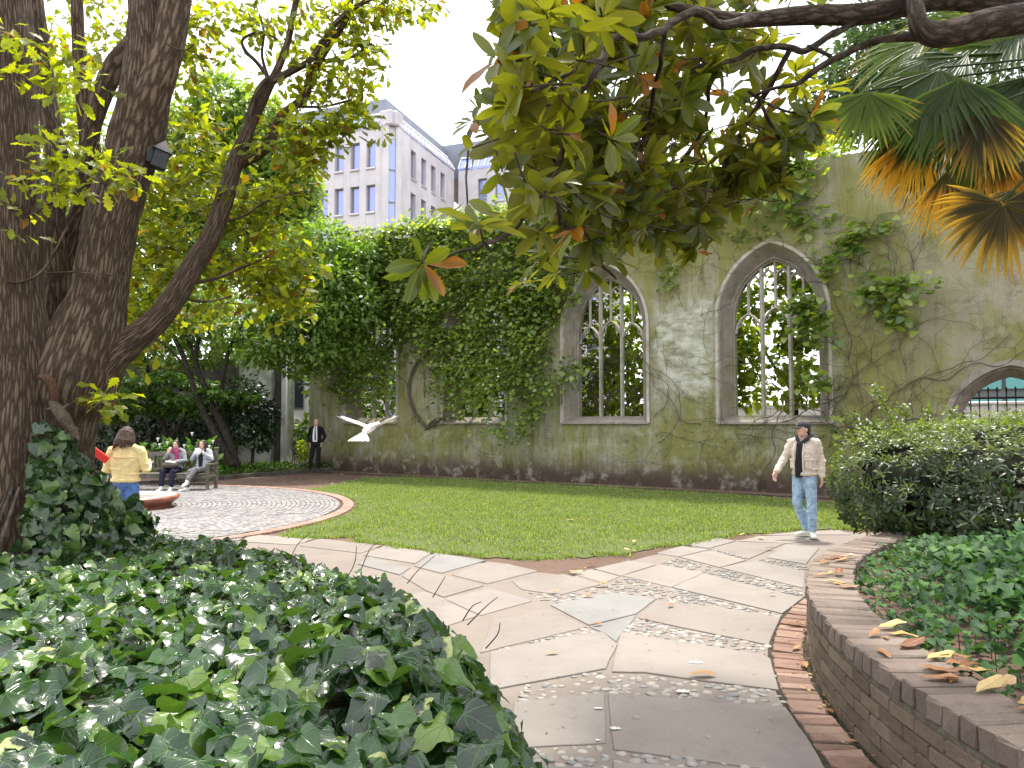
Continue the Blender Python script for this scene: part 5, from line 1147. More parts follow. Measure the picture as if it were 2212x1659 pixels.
mlimb([(1195, 400, 3.4), (1200, 460, 3.6), (1230, 500, 4.0), (1275, 530, 4.4), (1300, 570, 4.6), (1330, 610, 4.8)], [5, 5, 5, 4, 3, 2])
mlimb([(1200, 385, 3.4), (1250, 420, 3.6), (1290, 450, 3.9)], [4, 3, 2])
mlimb([(1300, 108, 3.5), (1240, 150, 3.2), (1180, 175, 3.1), (1130, 185, 3.0)], [5, 4, 4, 3])
mlimb([(1440, 55, 3.9), (1420, 150, 4.2), (1400, 260, 4.6), (1380, 360, 4.9), (1400, 430, 5.1)], [5, 5, 4, 4, 3])
mlimb([(1700, 106, 4.8), (1660, 200, 5.0), (1600, 300, 5.2), (1560, 380, 5.3), (1540, 470, 5.4), (1500, 520, 5.4)], [6, 6, 5, 5, 4, 3])
mlimb([(1560, 150, 4.8), (1520, 250, 5.1), (1480, 340, 5.3), (1470, 430, 5.4)], [5, 4, 4, 3])
mlimb([(1640, 205, 4.9), (1680, 280, 5.1), (1690, 340, 5.2), (1690, 400, 5.3)], [4, 4, 3, 2])
mlimb([(1620, 200, 4.9), (1700, 240, 5.0), (1760, 250, 5.1)], [4, 3, 2])
mlimb([(1400, 300, 4.7), (1340, 360, 4.7), (1290, 410, 4.7)], [4, 3, 2])
# rosettes: (u, v, Y, leaf length, leaves, droop)
RO = [(1125, 190, 3.0, .21, 11), (1150, 120, 3.05, .20, 9), (1075, 130, 3.0, .2, 6), (1240, 60, 3.1, .21, 9), (1180, 30, 3.1, .21, 8), (1300, 40, 3.3, .2, 9), (1200, 200, 3.15, .2, 9), (1165, 270, 3.2, .21, 9), (1215, 285, 3.3, .21, 10), (1260, 220, 3.4, .2, 8), (1100, 60, 3.1, .2, 6), (1245, 130, 3.2, .2, 8), (1320, 300, 3.6, .2, 8),
      (1035, 482, 2.75, .175, 12), (912, 570, 3.1, .17, 9), (1135, 395, 3.1, .19, 8), (1175, 420, 3.1, .19, 7), (1010, 440, 2.85, .15, 4), (1085, 370, 3.2, .16, 6), (1120, 330, 3.2, .18, 7),
      (1127, 612, 4.9, .16, 14), (1190, 535, 4.2, .19, 13), (1165, 500, 4.0, .17, 8), (1270, 580, 4.6, .19, 11), (1330, 560, 4.8, .18, 7), (1230, 490, 4.1, .18, 10), (1285, 455, 4.0, .19, 11), (1350, 440, 4.6, .19, 10), (1200, 590, 4.7, .15, 8), (1020, 262, 4.6, .15, 10), (1060, 285, 4.7, .15, 9), (1040, 240, 4.8, .14, 8), (1090, 300, 4.7, .16, 8), (1020, 320, 3.4, .15, 3), (1275, 520, 4.6, .18, 9), (1240, 440, 4.6, .18, 9),
      (1440, 470, 5.3, .19, 12), (1400, 430, 5.1, .19, 11), (1380, 480, 5.3, .18, 10), (1480, 500, 5.4, .18, 12), (1500, 540, 5.4, .17, 10), (1430, 530, 5.4, .18, 11), (1345, 500, 5.0, .18, 9), (1540, 450, 5.4, .19, 11), (1600, 380, 5.3, .19, 11), (1560, 380, 5.3, .19, 11), (1690, 385, 5.3, .18, 11), (1650, 350, 5.2, .19, 11), (1600, 320, 5.2, .2, 11), (1750, 255, 5.1, .2, 11), (1700, 300, 5.1, .19, 10), (1680, 400, 5.3, .17, 9), (1640, 430, 5.4, .18, 9), (1520, 500, 5.4, .18, 8), (1470, 410, 5.3, .19, 9), (1740, 300, 5.2, .17, 8), (1580, 440, 5.4, .18, 8)]
rr_ = np.random.default_rng(21)
for k in range(430):                                           # the crowded crown between the named sprays
    u = rr_.uniform(1090, 1800); v = rr_.uniform(-60, 520)
    lim = np.interp(u, [1090, 1200, 1300, 1400, 1500, 1600, 1700, 1800], [330, 480, 540, 520, 510, 420, 340, 230])
    if v > lim: continue
    if u > 1640 and v < 240 and rr_.random() < .78: continue       # open sky through the thinner right side
    if u > 1400 and v < 200 and rr_.random() < .35: continue
    Y = np.interp(u, [1090, 1300, 1500, 1800], [3.3, 4.2, 5.0, 5.5]) + rr_.uniform(-.2, .9); RO.append((u, v, Y, rr_.uniform(.16, .22), int(rr_.integers(8, 12))))
pos = []; dd = []; nv = []; ss = []; tw = MB()
for u, v, Y, L, n in RO:
    c = np.array(P(u, v, Y)); ax = rr_.normal(0, .48, 3) + np.array([-.25, -.15, .18]); ax /= np.linalg.norm(ax)
    t1 = np.cross(ax, [0, 0, 1.0]); t1 /= np.linalg.norm(t1) + 1e-9; t2 = np.cross(ax, t1); ph = rr_.uniform(0, 6.3)
    for k in range(n):
        a = ph + 2.4 * k; sp = rr_.uniform(.12, .75)
        d = (t1 * math.cos(a) + t2 * math.sin(a)) * math.cos(sp * .9) + ax * math.sin(sp * .9) + np.array([0, 0, -.22]); d /= np.linalg.norm(d)
        pos.append(c + d * .018 - ax * .02 * rr_.random()); dd.append(d); nv.append(ax * .9 + np.array([0, 0, .5]) - d * .3 + rr_.normal(0, .25, 3)); ss.append(L * rr_.uniform(.72, 1.08))
    back = -ax * .16 + np.array([.06, .02, .06]); tube(tw, [tuple(c + back), tuple(c + back * .5 + rr_.normal(0, .008, 3)), tuple(c)], [.005, .0045, .004], 5)
# the rest of the crown, above and beside the view: it shades the path
for k in range(430):
    c = np.array([rr_.uniform(-.6, 4.2), rr_.uniform(3.2, 7.8), 0]); c[2] = 4.9 + .42 * (c[1] - 3.6) + rr_.uniform(.2, 1.8)
    u_, v_, d_ = proj(c)
    if v_[0] > -70 or (c[0] > 3.4 and c[1] > 5.2) or noise.noise(Vector((c[0] * .9, c[1] * .9, 2))) > .12: continue
    ph = rr_.uniform(0, 6.3)
    for j in range(9):
        a = ph + 2.4 * j; d = np.array([math.cos(a), math.sin(a), rr_.uniform(-.5, .3)]); pos.append(c + d * .02); dd.append(d); nv.append(np.array([0, 0, 1.0]) + rr_.normal(0, .3, 3)); ss.append(rr_.uniform(.15, .22))
tw.build('twigs', M['mag_bark'], mag, True)['kind'] = 'stuff'
leaves(mag, T_MAG, pos, dd, nv, ss, M['mag'], 300, 'leaf', 'crown')
for u, v, Y in ((1014, 494, 2.72), (1026, 500, 2.7), (1296, 566, 4.75), (1283, 574, 4.7), (1135, 604, 4.85)):
    b = MB(); c = P(u, v, Y); ellipsoid(b, c, (.006, .006, .013), Euler((.5, .6, 0)).to_matrix(), 8, 6); b.build('flower_bud', M['white_petal'], mag, True)
b = MB(); tube(b, [(5.6, 3.2, -.1), (5.5, 3.3, 2), (5.2, 3.8, 4.0), tuple(P(2560, 40, 4.6))], [.3, .25, .2, .13], 16, .01); b.build('trunk', M['mag_bark'], mag, True)

# ------------------------------------------------------------------ fan palm on the right
def m_frond(name, c0, c1, tip, tr):
    t = Nt(name); y = t.xyz(t.n('UVMap').outputs[0])[1]; r = t.rnd(); c = t.mix(r, c0, c1)
    if tip: c = t.mix(t.sstep(t.math('ADD', y, t.math('MULTIPLY', t.math('SUBTRACT', r, .5), .4)), tip[0], tip[1]), c, tip[2])
    p = t.bsdf(c, .46, .3); q = t.n('BsdfTranslucent'); t.setin(q.inputs[0], t.mix(1.0, c, (1.9, 1.9, .6), 'MULTIPLY')); m = t.n('MixShader'); m.inputs[0].default_value = tr; t.l(p, m.inputs[1]); t.l(q.outputs[0], m.inputs[2]); return t.done(m.outputs[0])
M['frond_dark'] = m_frond('palm_dark', (.026, .052, .011), (.05, .085, .016), None, .45)
M['frond_lime'] = m_frond('palm_lime', (.06, .10, .014), (.10, .15, .02), (.8, 1.05, (.30, .20, .03)), .5)
M['frond_gold'] = m_frond('palm_gold', (.06, .065, .014), (.10, .09, .016), (.28, .58, (.52, .29, .035)), .72)
M['frond_brown'] = m_frond('palm_brown', (.05, .042, .014), (.10, .075, .02), (.40, .90, (.36, .21, .03)), .62)
PX = P(2480, 260, 7.6); palm = thing('fan_palm', 'fan palm with drooping green and orange-tipped fronds at the right edge', 'palm', (PX.x, PX.y, .43))
b = MB(); tube(b, [(PX.x + .1, PX.y, .3), (PX.x, PX.y, 2.4), (PX.x, PX.y, PX.z)], [.17, .16, .15], 14, .02); b.build('trunk', M['bark'], palm, True)
def frond(hub, ax, up, L, mat, n=26, spread=2.4, droop=.5, seed=0):
    """fan of narrow segments joined near the hub; ax: middle direction; up: leaf normal"""
    r = np.random.default_rng(seed); ax = np.array(ax, float); ax /= np.linalg.norm(ax); up = np.array(up, float); up -= ax * up.dot(ax); up /= np.linalg.norm(up); sd = np.cross(ax, up); hub = np.array(hub, float)
    b = MB()
    for k in range(n):
        a = (k / (n - 1) - .5) * 2 * spread / 2; l = L * (1 - .18 * (abs(a) / (spread / 2)) ** 2) * r.uniform(.9, 1.05); d = ax * math.cos(a) + sd * math.sin(a); w = 2 * L * .40 * math.sin(spread / 2 / n) * 1.0
        wd = np.cross(d, up); V = []; UV = []; zz = r.uniform(-.01, .01); dr = droop * r.uniform(.6, 1.3); tw = r.normal(0, .12)
        for f, ww in ((.03, .10), (.25, .62), (.42, 1.0), (.62, .85), (.82, .5), (1.0, .03)):
            c = hub + d * l * f + up * zz; dz = dr * l * max(0, f - .35) ** 2; c = c + np.array([0, 0, -dz]) + wd * tw * max(0, f - .4) * l * .3
            fold = .45 * w * ww
            for s, h in ((-1, 0), (0, -1), (1, 0)): V.append(c + wd * w * ww * s + up * h * fold); UV.append((s, f))
        F = []
        for i in range(5):
            for j in range(2): F.append((i * 3 + j, i * 3 + j + 1, i * 3 + j + 4, i * 3 + j + 3))
        b.add(V, F, UV)
    o = b.build('frond', M[mat], palm, True)
    cp = np.array(PX) + np.array([0, 0, .1]); m = (cp + hub) / 2 + np.array([0, 0, .35]); q = MB(); tube(q, [tuple(cp), tuple(m), tuple(hub - ax * .02)], [.022, .014, .009], 6); q.build('petiole', M['frond_dark'], palm, True)
def fr(u, v, Y, du, dv, dY, L, mat, n=26, spread=2.6, droop=.4, seed=0, nrm=(-.2, -.7, .6)): frond(P(u, v, Y), (du, dY, -dv), nrm, L, mat, n, spread, droop, seed)
fr(1878, 200, 6.6, -.25, 1, -.1, .58, 'frond_lime', 30, 2.7, .2, 1)
fr(2030, 150, 6.6, -.55, .8, -.1, .85, 'frond_dark', 34, 2.4, .5, 2)
fr(2070, 170, 6.4, -.1, 1, .0, .85, 'frond_dark', 34, 2.2, .4, 3)
fr(1985, 285, 6.7, -.42, .9, -.1, .75, 'frond_gold', 34, 1.25, .3, 4)
fr(2045, 372, 6.4, -.22, 1, -.1, .60, 'frond_gold', 28, 1.25, .25, 5)
fr(2120, 240, 6.3, .0, 1, .0, .62, 'frond_brown', 30, 2.0, .3, 6)
fr(2168, 440, 5.9, -.05, 1, -.15, .60, 'frond_brown', 40, 4.2, .35, 7)
fr(2190, 410, 6.2, -.5, .5, -.1, .40, 'frond_gold', 20, 1.6, .2, 8)
fr(2090, 120, 7.0, -.8, .3, .0, .8, 'frond_dark', 30, 2.0, .6, 9)
fr(2160, 100, 7.2, -.2, -.9, .2, .8, 'frond_lime', 30, 2.6, .6, 10)
fr(2230, 160, 7.0, .0, .9, -.2, .85, 'frond_dark', 34, 2.6, .5, 11)
fr(2000, 90, 7.4, -.7, .1, .3, .8, 'frond_lime', 30, 2.2, .7, 12)
fr(2110, 60, 7.6, -.4, -.5, .3, .9, 'frond_lime', 30, 2.4, .8, 13)
fr(2200, 250, 6.8, -.3, .9, -.2, .75, 'frond_lime', 30, 2.2, .4, 14)
fr(2250, 330, 6.6, .1, 1, -.2, .7, 'frond_brown', 30, 2.4, .4, 15)
fr(1960, 240, 6.9, -.3, .9, .0, .65, 'frond_dark', 28, 1.6, .4, 16)
fr(2060, 210, 6.5, -.3, 1, .1, .8, 'frond_dark', 30, 1.3, .5, 18); fr(2130, 200, 6.7, .15, 1, .1, .85, 'frond_dark', 30, 1.4, .5, 19); fr(1930, 300, 6.8, -.35, 1, .0, .5, 'frond_brown', 22, 1.1, .4, 20)
fr(2010, 330, 6.9, -.5, .9, .1, .6, 'frond_brown', 26, 1.2, .4, 21); fr(2150, 330, 6.6, .05, 1, -.1, .6, 'frond_gold', 26, 1.2, .3, 22); fr(2090, 330, 6.7, -.1, 1, 0, .62, 'frond_lime', 26, 1.3, .3, 23); fr(2000, 130, 6.9, -.7, .75, 0, .8, 'frond_dark', 30, 1.5, .6, 24); fr(2200, 60, 7.3, -.5, .4, -.2, .9, 'frond_dark', 34, 2.4, .5, 25)
fr(2120, 300, 6.8, -.15, 1, .0, .7, 'frond_brown', 30, 1.5, .3, 17)
# ------------------------------------------------------------------ ivy bed in the foreground
IV = [(.50, .9), (.36, 2.0), (.14, 3.1), (-.03, 3.7), (-.36, 4.6), (-1.08, 5.9), (-1.85, 6.7), (-2.65, 7.35), (-3.4, 8.1), (-4.4, 8.7), (-5.6, 9.0), (-7.5, 9.0), (-7.5, .9)]
def ivh(x, y):
    e = edge_dist(x, y, IV[:11], False); ins = in_poly(x, y, IV)
    h = np.interp(y, [1, 2, 3.5, 5, 7, 8.7], [.90, .86, .77, .69, .60, .56]); h = h + .055 * vnoise(x, y, 1.5, 3) + .03 * vnoise(x, y, 4, 7)
    t = np.clip(e / .62, 0, 1); return np.where(ins, h * np.sqrt(np.clip(1 - (1 - t) ** 2.2, 0, 1)), 0.0)
ivy = thing('ivy_bed', 'thick bank of glossy dark green ivy filling the near left corner', 'ivy', (-1.5, 4, 0))
nx, ny = 70, 84; xs = np.linspace(-7.4, .6, nx); ys = np.linspace(.95, 9.0, ny); X, Y_ = np.meshgrid(xs, ys); Z = np.maximum(ivh(X, Y_) - .14, -.05)
F = [(j * nx + i, j * nx + i + 1, (j + 1) * nx + i + 1, (j + 1) * nx + i) for j in range(ny - 1) for i in range(nx - 1)]
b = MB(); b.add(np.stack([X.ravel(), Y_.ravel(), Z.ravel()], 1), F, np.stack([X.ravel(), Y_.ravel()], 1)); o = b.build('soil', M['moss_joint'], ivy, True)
n0 = 7400; x = RNG.uniform(-6.5, .55, n0 * 3); y = RNG.uniform(1.2, 9.0, n0 * 3); m = in_poly(x, y, IV) & (np.abs(x) < y * .74 + .35); x, y = x[m][:n0], y[m][:n0]
k = len(x); lay = RNG.random(k); z = ivh(x, y) + np.where(lay < .62, RNG.normal(.0, .03, k), -RNG.uniform(.05, .16, k)) + (lay > .97) * .04
ex = .05; gxv = (ivh(x + ex, y) - ivh(x - ex, y)) / (2 * ex); gyv = (ivh(x, y + ex) - ivh(x, y - ex)) / (2 * ex); nrm = np.stack([-gxv, -gyv, np.ones(k)], 1)
nrm /= np.linalg.norm(nrm, axis=1, keepdims=True); z = np.maximum(z, .03)
th = RNG.uniform(0, 2 * PI, k); d = np.stack([np.cos(th), np.sin(th) - .35, np.full(k, -.28)], 1)
patch = vnoise(x, y, 2.2, 12); big = np.interp(y, [1.2, 3, 6, 9], [.138, .122, .098, .088]) * (1 + .25 * patch)
near_edge = edge_dist(x, y, IV[:11], False) < .35; big = np.where(near_edge, big * .8, big)
pos = np.stack([x, y, z], 1); nr = nrm + RNG.normal(0, .40, (k, 3)) + np.array([0, -.22, .1])
leaves(ivy, T_IVY, pos, d, nr, big * RNG.uniform(.55, 1.25, k), M['ivy'], 300, 'leaf', 'foliage', T_IVYL)
b = MB()
for i in range(240):
    j = RNG.integers(0, k); p = Vector(pos[j]); a = RNG.uniform(0, 6.3); q = p - Vector((0, 0, .12)); tube(b, [q, q + Vector((math.cos(a) * .03, math.sin(a) * .03, .07)), p + Vector((math.cos(a) * .05, math.sin(a) * .05, .005))], [.003, .0025, .002], 4)
SH = [((620, 1230), (640, 1180), (672, 1150)), ((700, 1310), (760, 1230), (770, 1180)), ((780, 1230), (800, 1185), (822, 1170)), ((880, 1260), (905, 1230), (940, 1200)), ((1010, 1350), (1050, 1310), (1075, 1290)), ((1000, 1340), (1020, 1310), (1040, 1300)), ((935, 1290), (950, 1265), (962, 1245)), ((1050, 1400), (1075, 1370), (1080, 1345))]
for t in SH:                                                   # long bare runners reaching out over the path
    z0 = 1.2; Yd = [1.2 * FOC / (t[0][1] - 914 + 20)] * 3; pp, rr = smooth_path([P(u, v, Y - .1 * i) for i, ((u, v), Y) in enumerate(zip(t, Yd))], [.004, .003, .002], 6); tube(b, pp, rr, 5)
b.build('stalks', M['twig'], ivy, True)['kind'] = 'stuff'
# ivy climbing round the foot of the big tree
iv2 = thing('climbing_ivy', 'dark glossy ivy climbing the foot of the multi-stemmed tree', 'ivy', (-4.1, 6.3, 0))
n = 3400; a = RNG.uniform(PI * .85, PI * 2.25, n); zz = RNG.random(n) ** 1.15 * 1.9; lim = 1.28 + .42 * np.cos((a - 5.1) * 1.6) + .1 * vnoise(a * 3, a, 2, 3); uu = proj(np.stack([-4.10 + .8 * np.cos(a), 6.55 + .8 * np.sin(a), zz], 1))[0]; m = (zz < lim) & ((uu > 45) | (zz < .72 + .1 * np.sin(uu))); a, zz = a[m], zz[m]; n = len(a)
rad = np.interp(zz, [0, .4, .9, 1.4, 1.8], [.86, .82, .72, .50, .38]) * (1 + .10 * vnoise(a * 2, zz * 2, 1.6, 5)) + RNG.normal(0, .04, n)
cx, cyy = -4.10, 6.55; pos = np.stack([cx + rad * np.cos(a) * 1.05, cyy + rad * np.sin(a), zz], 1); o3 = np.stack([np.cos(a), np.sin(a), np.full(n, .55)], 1)
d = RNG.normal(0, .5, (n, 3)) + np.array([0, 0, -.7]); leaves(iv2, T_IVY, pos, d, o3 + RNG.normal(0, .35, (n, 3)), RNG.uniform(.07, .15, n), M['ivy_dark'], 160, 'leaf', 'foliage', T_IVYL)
b = MB()
for i in range(40):
    aa = RNG.uniform(PI * .9, PI * 2.1); pts = [(cx + r * math.cos(aa + i2 * .04), cyy + r * math.sin(aa + i2 * .04), z) for i2, (r, z) in enumerate(((.80, 0), (.76, .4), (.66, .8), (.46, 1.2)))]; tube(b, pts, [.012, .01, .008, .006], 5)
b.build('stems', M['vine_stem'], iv2, True)['kind'] = 'stuff'

# ------------------------------------------------------------------ leafy plants in the raised planter
def bedh(x, y): 
    r = np.hypot(x - PC[0], y - PC[1]); e = np.clip((PR - .36 - r) / .9, 0, 1); return .455 + .21 * e ** .7 + .06 * vnoise(x, y, 2.4, 9)
bp = thing('planter_ground_cover', 'leafy mid-green ground cover plants filling the raised brick planter', 'plants', (3.4, 4.5, .43))
n0 = 5200; x = RNG.uniform(2.0, 7.6, n0 * 3); y = RNG.uniform(2.2, 7.9, n0 * 3); r = np.hypot(x - PC[0], y - PC[1]); m = (r < PR - .30) & (x < y * .95 + .7); x, y = x[m][:n0], y[m][:n0]; k = len(x); r = np.hypot(x - PC[0], y - PC[1])
lay = RNG.random(k); z = bedh(x, y) + np.where(lay < .6, RNG.normal(0, .03, k), -RNG.uniform(.04, .2, k)); z = np.maximum(z, .455)
th = RNG.uniform(0, 2 * PI, k); pos = np.stack([x, y, z], 1); sz = RNG.uniform(.05, .095, k) * np.interp(PR - r, [.3, .7, 1.6], [.62, .9, 1.65])
leaves(bp, T_IVYL, pos, np.stack([np.cos(th), np.sin(th) - .3, np.full(k, -.3)], 1), np.array([-.1, -.25, 1]) + RNG.normal(0, .33, (k, 3)), sz, M['bed_plant'], 300, 'leaf', 'foliage')
b = MB()
for i in range(500):
    j = RNG.integers(0, k); p = pos[j]; tube(b, [(p[0] + .02, p[1] + .02, .43), (p[0] + .01, p[1] + .01, (p[2] + .43) / 2), tuple(p)], [.003, .0025, .002], 4)
b.build('stalks', M['bed_plant'], bp, True)['kind'] = 'stuff'

# ------------------------------------------------------------------ evergreen hedge on the right
hg = thing('evergreen_hedge', 'broad dark evergreen shrub with pale young tips beside the man in the cap', 'shrub', (6.0, 8.6, .43))
HX0 = 3.55
def hedge_pts(n, rng):
    """points on the outside of a rounded mass"""
    out = []; nr = []
    C_ = [((4.72, 8.6, 1.02), (.95, 1.0, .66)), ((5.3, 8.5, 1.05), (1.1, 1.15, .72)), ((6.3, 8.5, 1.12), (1.2, 1.2, .76)), ((7.4, 8.5, 1.15), (1.2, 1.2, .76)), ((8.5, 8.5, 1.15), (1.2, 1.2, .76)), ((4.85, 8.3, .74), (.75, .8, .42)), ((5.3, 7.9, .75), (.9, .8, .42)), ((6.0, 7.8, .78), (.9, .8, .45)), ((7.0, 7.8, .8), (.9, .8, .45)), ((4.75, 9.2, 1.25), (.7, .7, .45)), ((6.0, 9.0, 1.38), (1.0, .9, .48))]
    w = np.array([c[1][0] * c[1][2] for c in C_]); w /= w.sum()
    for (c, r), ww in zip(C_, w):
        k = int(n * ww); q = rng.normal(size=(k, 3)); q /= np.linalg.norm(q, axis=1, keepdims=True); q = q[(q[:, 1] < .75)]; c = np.array(c); r = np.array(r)
        bump = 1 + .10 * vnoise(q[:, 0] * 2 + c[0] * 3, q[:, 2] * 2 + q[:, 1], 2.0, 4) + rng.normal(0, .035, len(q)) - np.abs(rng.normal(0, .05, len(q)))
        p = c + q * r * bump[:, None]; ins = np.zeros(len(p), bool)
        for c2, r2 in C_:
            if np.allclose(c, c2): continue
            ins |= (((p - np.array(c2)) / np.array(r2)) ** 2).sum(1) < .5
        out.append(p[~ins]); nr.append((q / r)[~ins])
    p = np.concatenate(out); q = np.concatenate(nr); q /= np.linalg.norm(q, axis=1, keepdims=True); m = p[:, 2] > .45; return p[m], q[m], C_
p, q, HC = hedge_pts(9000, RNG); pos = []; dd = []; nv = []; ss = []; mi = []
for c, o in zip(p, q):
    ax = o + RNG.normal(0, .35, 3) + np.array([0, -.1, .25]); ax /= np.linalg.norm(ax); t1 = np.cross(ax, [.3, .2, 1.0]); t1 /= np.linalg.norm(t1); t2 = np.cross(ax, t1); ph = RNG.uniform(0, 6.3)
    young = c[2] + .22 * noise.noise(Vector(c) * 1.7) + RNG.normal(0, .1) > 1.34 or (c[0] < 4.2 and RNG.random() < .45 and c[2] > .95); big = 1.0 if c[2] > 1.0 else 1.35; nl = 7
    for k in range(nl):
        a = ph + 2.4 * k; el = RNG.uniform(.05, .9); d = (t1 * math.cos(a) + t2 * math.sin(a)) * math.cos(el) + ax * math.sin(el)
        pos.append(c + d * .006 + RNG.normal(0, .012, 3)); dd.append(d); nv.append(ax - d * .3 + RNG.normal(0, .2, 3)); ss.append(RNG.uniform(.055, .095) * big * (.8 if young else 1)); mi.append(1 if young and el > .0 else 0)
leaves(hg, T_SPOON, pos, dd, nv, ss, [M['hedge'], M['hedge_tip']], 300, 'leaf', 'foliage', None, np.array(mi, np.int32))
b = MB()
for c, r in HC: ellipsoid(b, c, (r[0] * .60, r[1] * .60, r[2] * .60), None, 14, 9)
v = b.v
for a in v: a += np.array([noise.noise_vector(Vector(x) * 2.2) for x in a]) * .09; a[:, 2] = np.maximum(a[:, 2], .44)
b.build('shade_core', plain('shade_core', (.014, .015, .009), .95, .1, 12, .4, .4), hg, True)  # solid near-black lump added inside; its colour stands in for shade behind leaves
b = MB()
for i in range(60):
    x = RNG.uniform(4.4, 7.6); y = RNG.uniform(7.3, 8.2); tube(b, [(x, y + .4, .42), (x + RNG.normal(0, .1), y + .1, .75), (x + RNG.normal(0, .25), y - .1, 1.05)], [.02, .013, .007], 5)
b.build('branches', M['twig'], hg, True)['kind'] = 'stuff'
# tall sprig with small white flowers in front of the wall
sg = thing('flowering_sprig', 'arching sprays of a lime-green shrub with tiny white flowers rising above the evergreen', 'shrub', (5.2, 9.3, .43))
pos = []; dd = []; ss = []; b = MB(); fl = []
for pts in ([(1945, 1000), (1935, 950), (1925, 905), (1905, 865), (1886, 835)], [(1945, 1000), (1950, 940), (1958, 900), (1945, 880)], [(1940, 1010), (1905, 975), (1875, 960), (1855, 958)], [(1960, 990), (1990, 940), (2005, 900), (1998, 880)], [(1930, 990), (1905, 940), (1888, 915)], [(2060, 960), (2085, 930), (2066, 905), (2050, 885)], [(2140, 950), (2150, 920), (2190, 905), (2230, 890)], [(1930, 985), (1880, 940), (1850, 910), (1842, 895)]):
    pp, rr = smooth_path([P(u, v, 9.0) for u, v in pts], [.006] * len(pts), 9); b = MB(); tube(b, pp, .005, 5); b.build('branch', M['twig'], sg, True)
    for i, c in enumerate(pp):
        for k in range(5): pos.append(np.array(c) + RNG.normal(0, .035, 3)); dd.append(RNG.normal(0, 1, 3) + np.array([0, -.2, .3])); ss.append(RNG.uniform(.035, .06))
        if RNG.random() < .3: fl.append(np.array(c) + RNG.normal(0, .05, 3))
k = len(pos); leaves(sg, T_OVAL, pos, dd, unit(k, .6), ss, M['hedge_tip'])
for c in fl:
    b = MB(); ellipsoid(b, c, (.014, .012, .014), None, 6, 4); b.build('flower', M['white_petal'], sg, True)
# ------------------------------------------------------------------ people
def remeshed(name, mb, mat, voxel, parent, it=3, fac=.5, fold=0.0):
    me = mb.mesh('tmp', mat); o = bpy.data.objects.new('tmp', me); COL.objects.link(o)
    r = o.modifiers.new('r', 'REMESH'); r.mode = 'VOXEL'; r.voxel_size = voxel; r.use_smooth_shade = True
    s = o.modifiers.new('s', 'SMOOTH'); s.factor = fac; s.iterations = it
    dg = bpy.context.evaluated_depsgraph_get(); dg.update(); nm = bpy.data.meshes.new_from_object(o.evaluated_get(dg))
    bpy.data.objects.remove(o); nm.name = name; nm.materials.clear()
    for m in (mat if isinstance(mat, list) else [mat]): nm.materials.append(m)
    nm.polygons.foreach_set('use_smooth', np.ones(len(nm.polygons), bool))
    if fold:                                                    # creases in the cloth
        n = len(nm.vertices); co = np.empty(n * 3, np.float32); nm.vertices.foreach_get('co', co); co = co.reshape(-1, 3); no = np.empty(n * 3, np.float32); nm.vertices.foreach_get('normal', no); no = no.reshape(-1, 3); sd_ = RNG.uniform(0, 50)
        h = np.array([noise.noise(Vector((x * 7 + sd_ + z * 3, y * 7, z * 13 + x * 5))) * .6 + (abs(noise.noise(Vector((x * 14 + y * 9, sd_ + y * 8, z * 22 - x * 12)))) - .25) * .9 for x, y, z in co.astype(float)])
        nm.vertices.foreach_set('co', (co + no * (h * fold)[:, None]).ravel().astype(np.float32)); nm.update()
    q = bpy.data.objects.new(name, nm); put(q, parent, False); return q
def loft(mb, pts, rad, side=(1, 0, 0), seg=14, dome=.6):
    """closed elliptical limb; rad: one (across, front-back) per point"""
    pts = [Vector(p) for p in pts]; n = len(pts); side = Vector(side); V = []; F = []
    rad = [(r, r) if not hasattr(r, '__len__') else r for r in rad]
    P_ = []; 
    for i in range(n):
        t = (pts[min(i + 1, n - 1)] - pts[max(i - 1, 0)]).normalized(); a = side - t * side.dot(t)
        a = a.normalized() if a.length > 1e-3 else t.orthogonal().normalized(); P_.append((pts[i], t, a, t.cross(a), rad[i]))
    p, t, a, b_, r = P_[0]; P_.insert(0, (p - t * min(r) * dome, t, a, b_, (r[0] * .55, r[1] * .55)))
    p, t, a, b_, r = P_[-1]; P_.append((p + t * min(r) * dome, t, a, b_, (r[0] * .55, r[1] * .55)))
    for p, t, a, b_, r in P_:
        for j in range(seg): th = 2 * PI * j / seg; V.append(tuple(p + a * math.cos(th) * r[0] + b_ * math.sin(th) * r[1]))
    for i in range(len(P_) - 1):
        for j in range(seg): F.append((i * seg + j, i * seg + (j + 1) % seg, (i + 1) * seg + (j + 1) % seg, (i + 1) * seg + j))
    F += [tuple(range(seg - 1, -1, -1)), tuple(range((len(P_) - 1) * seg, len(P_) * seg))]
    mb.add(V, F)
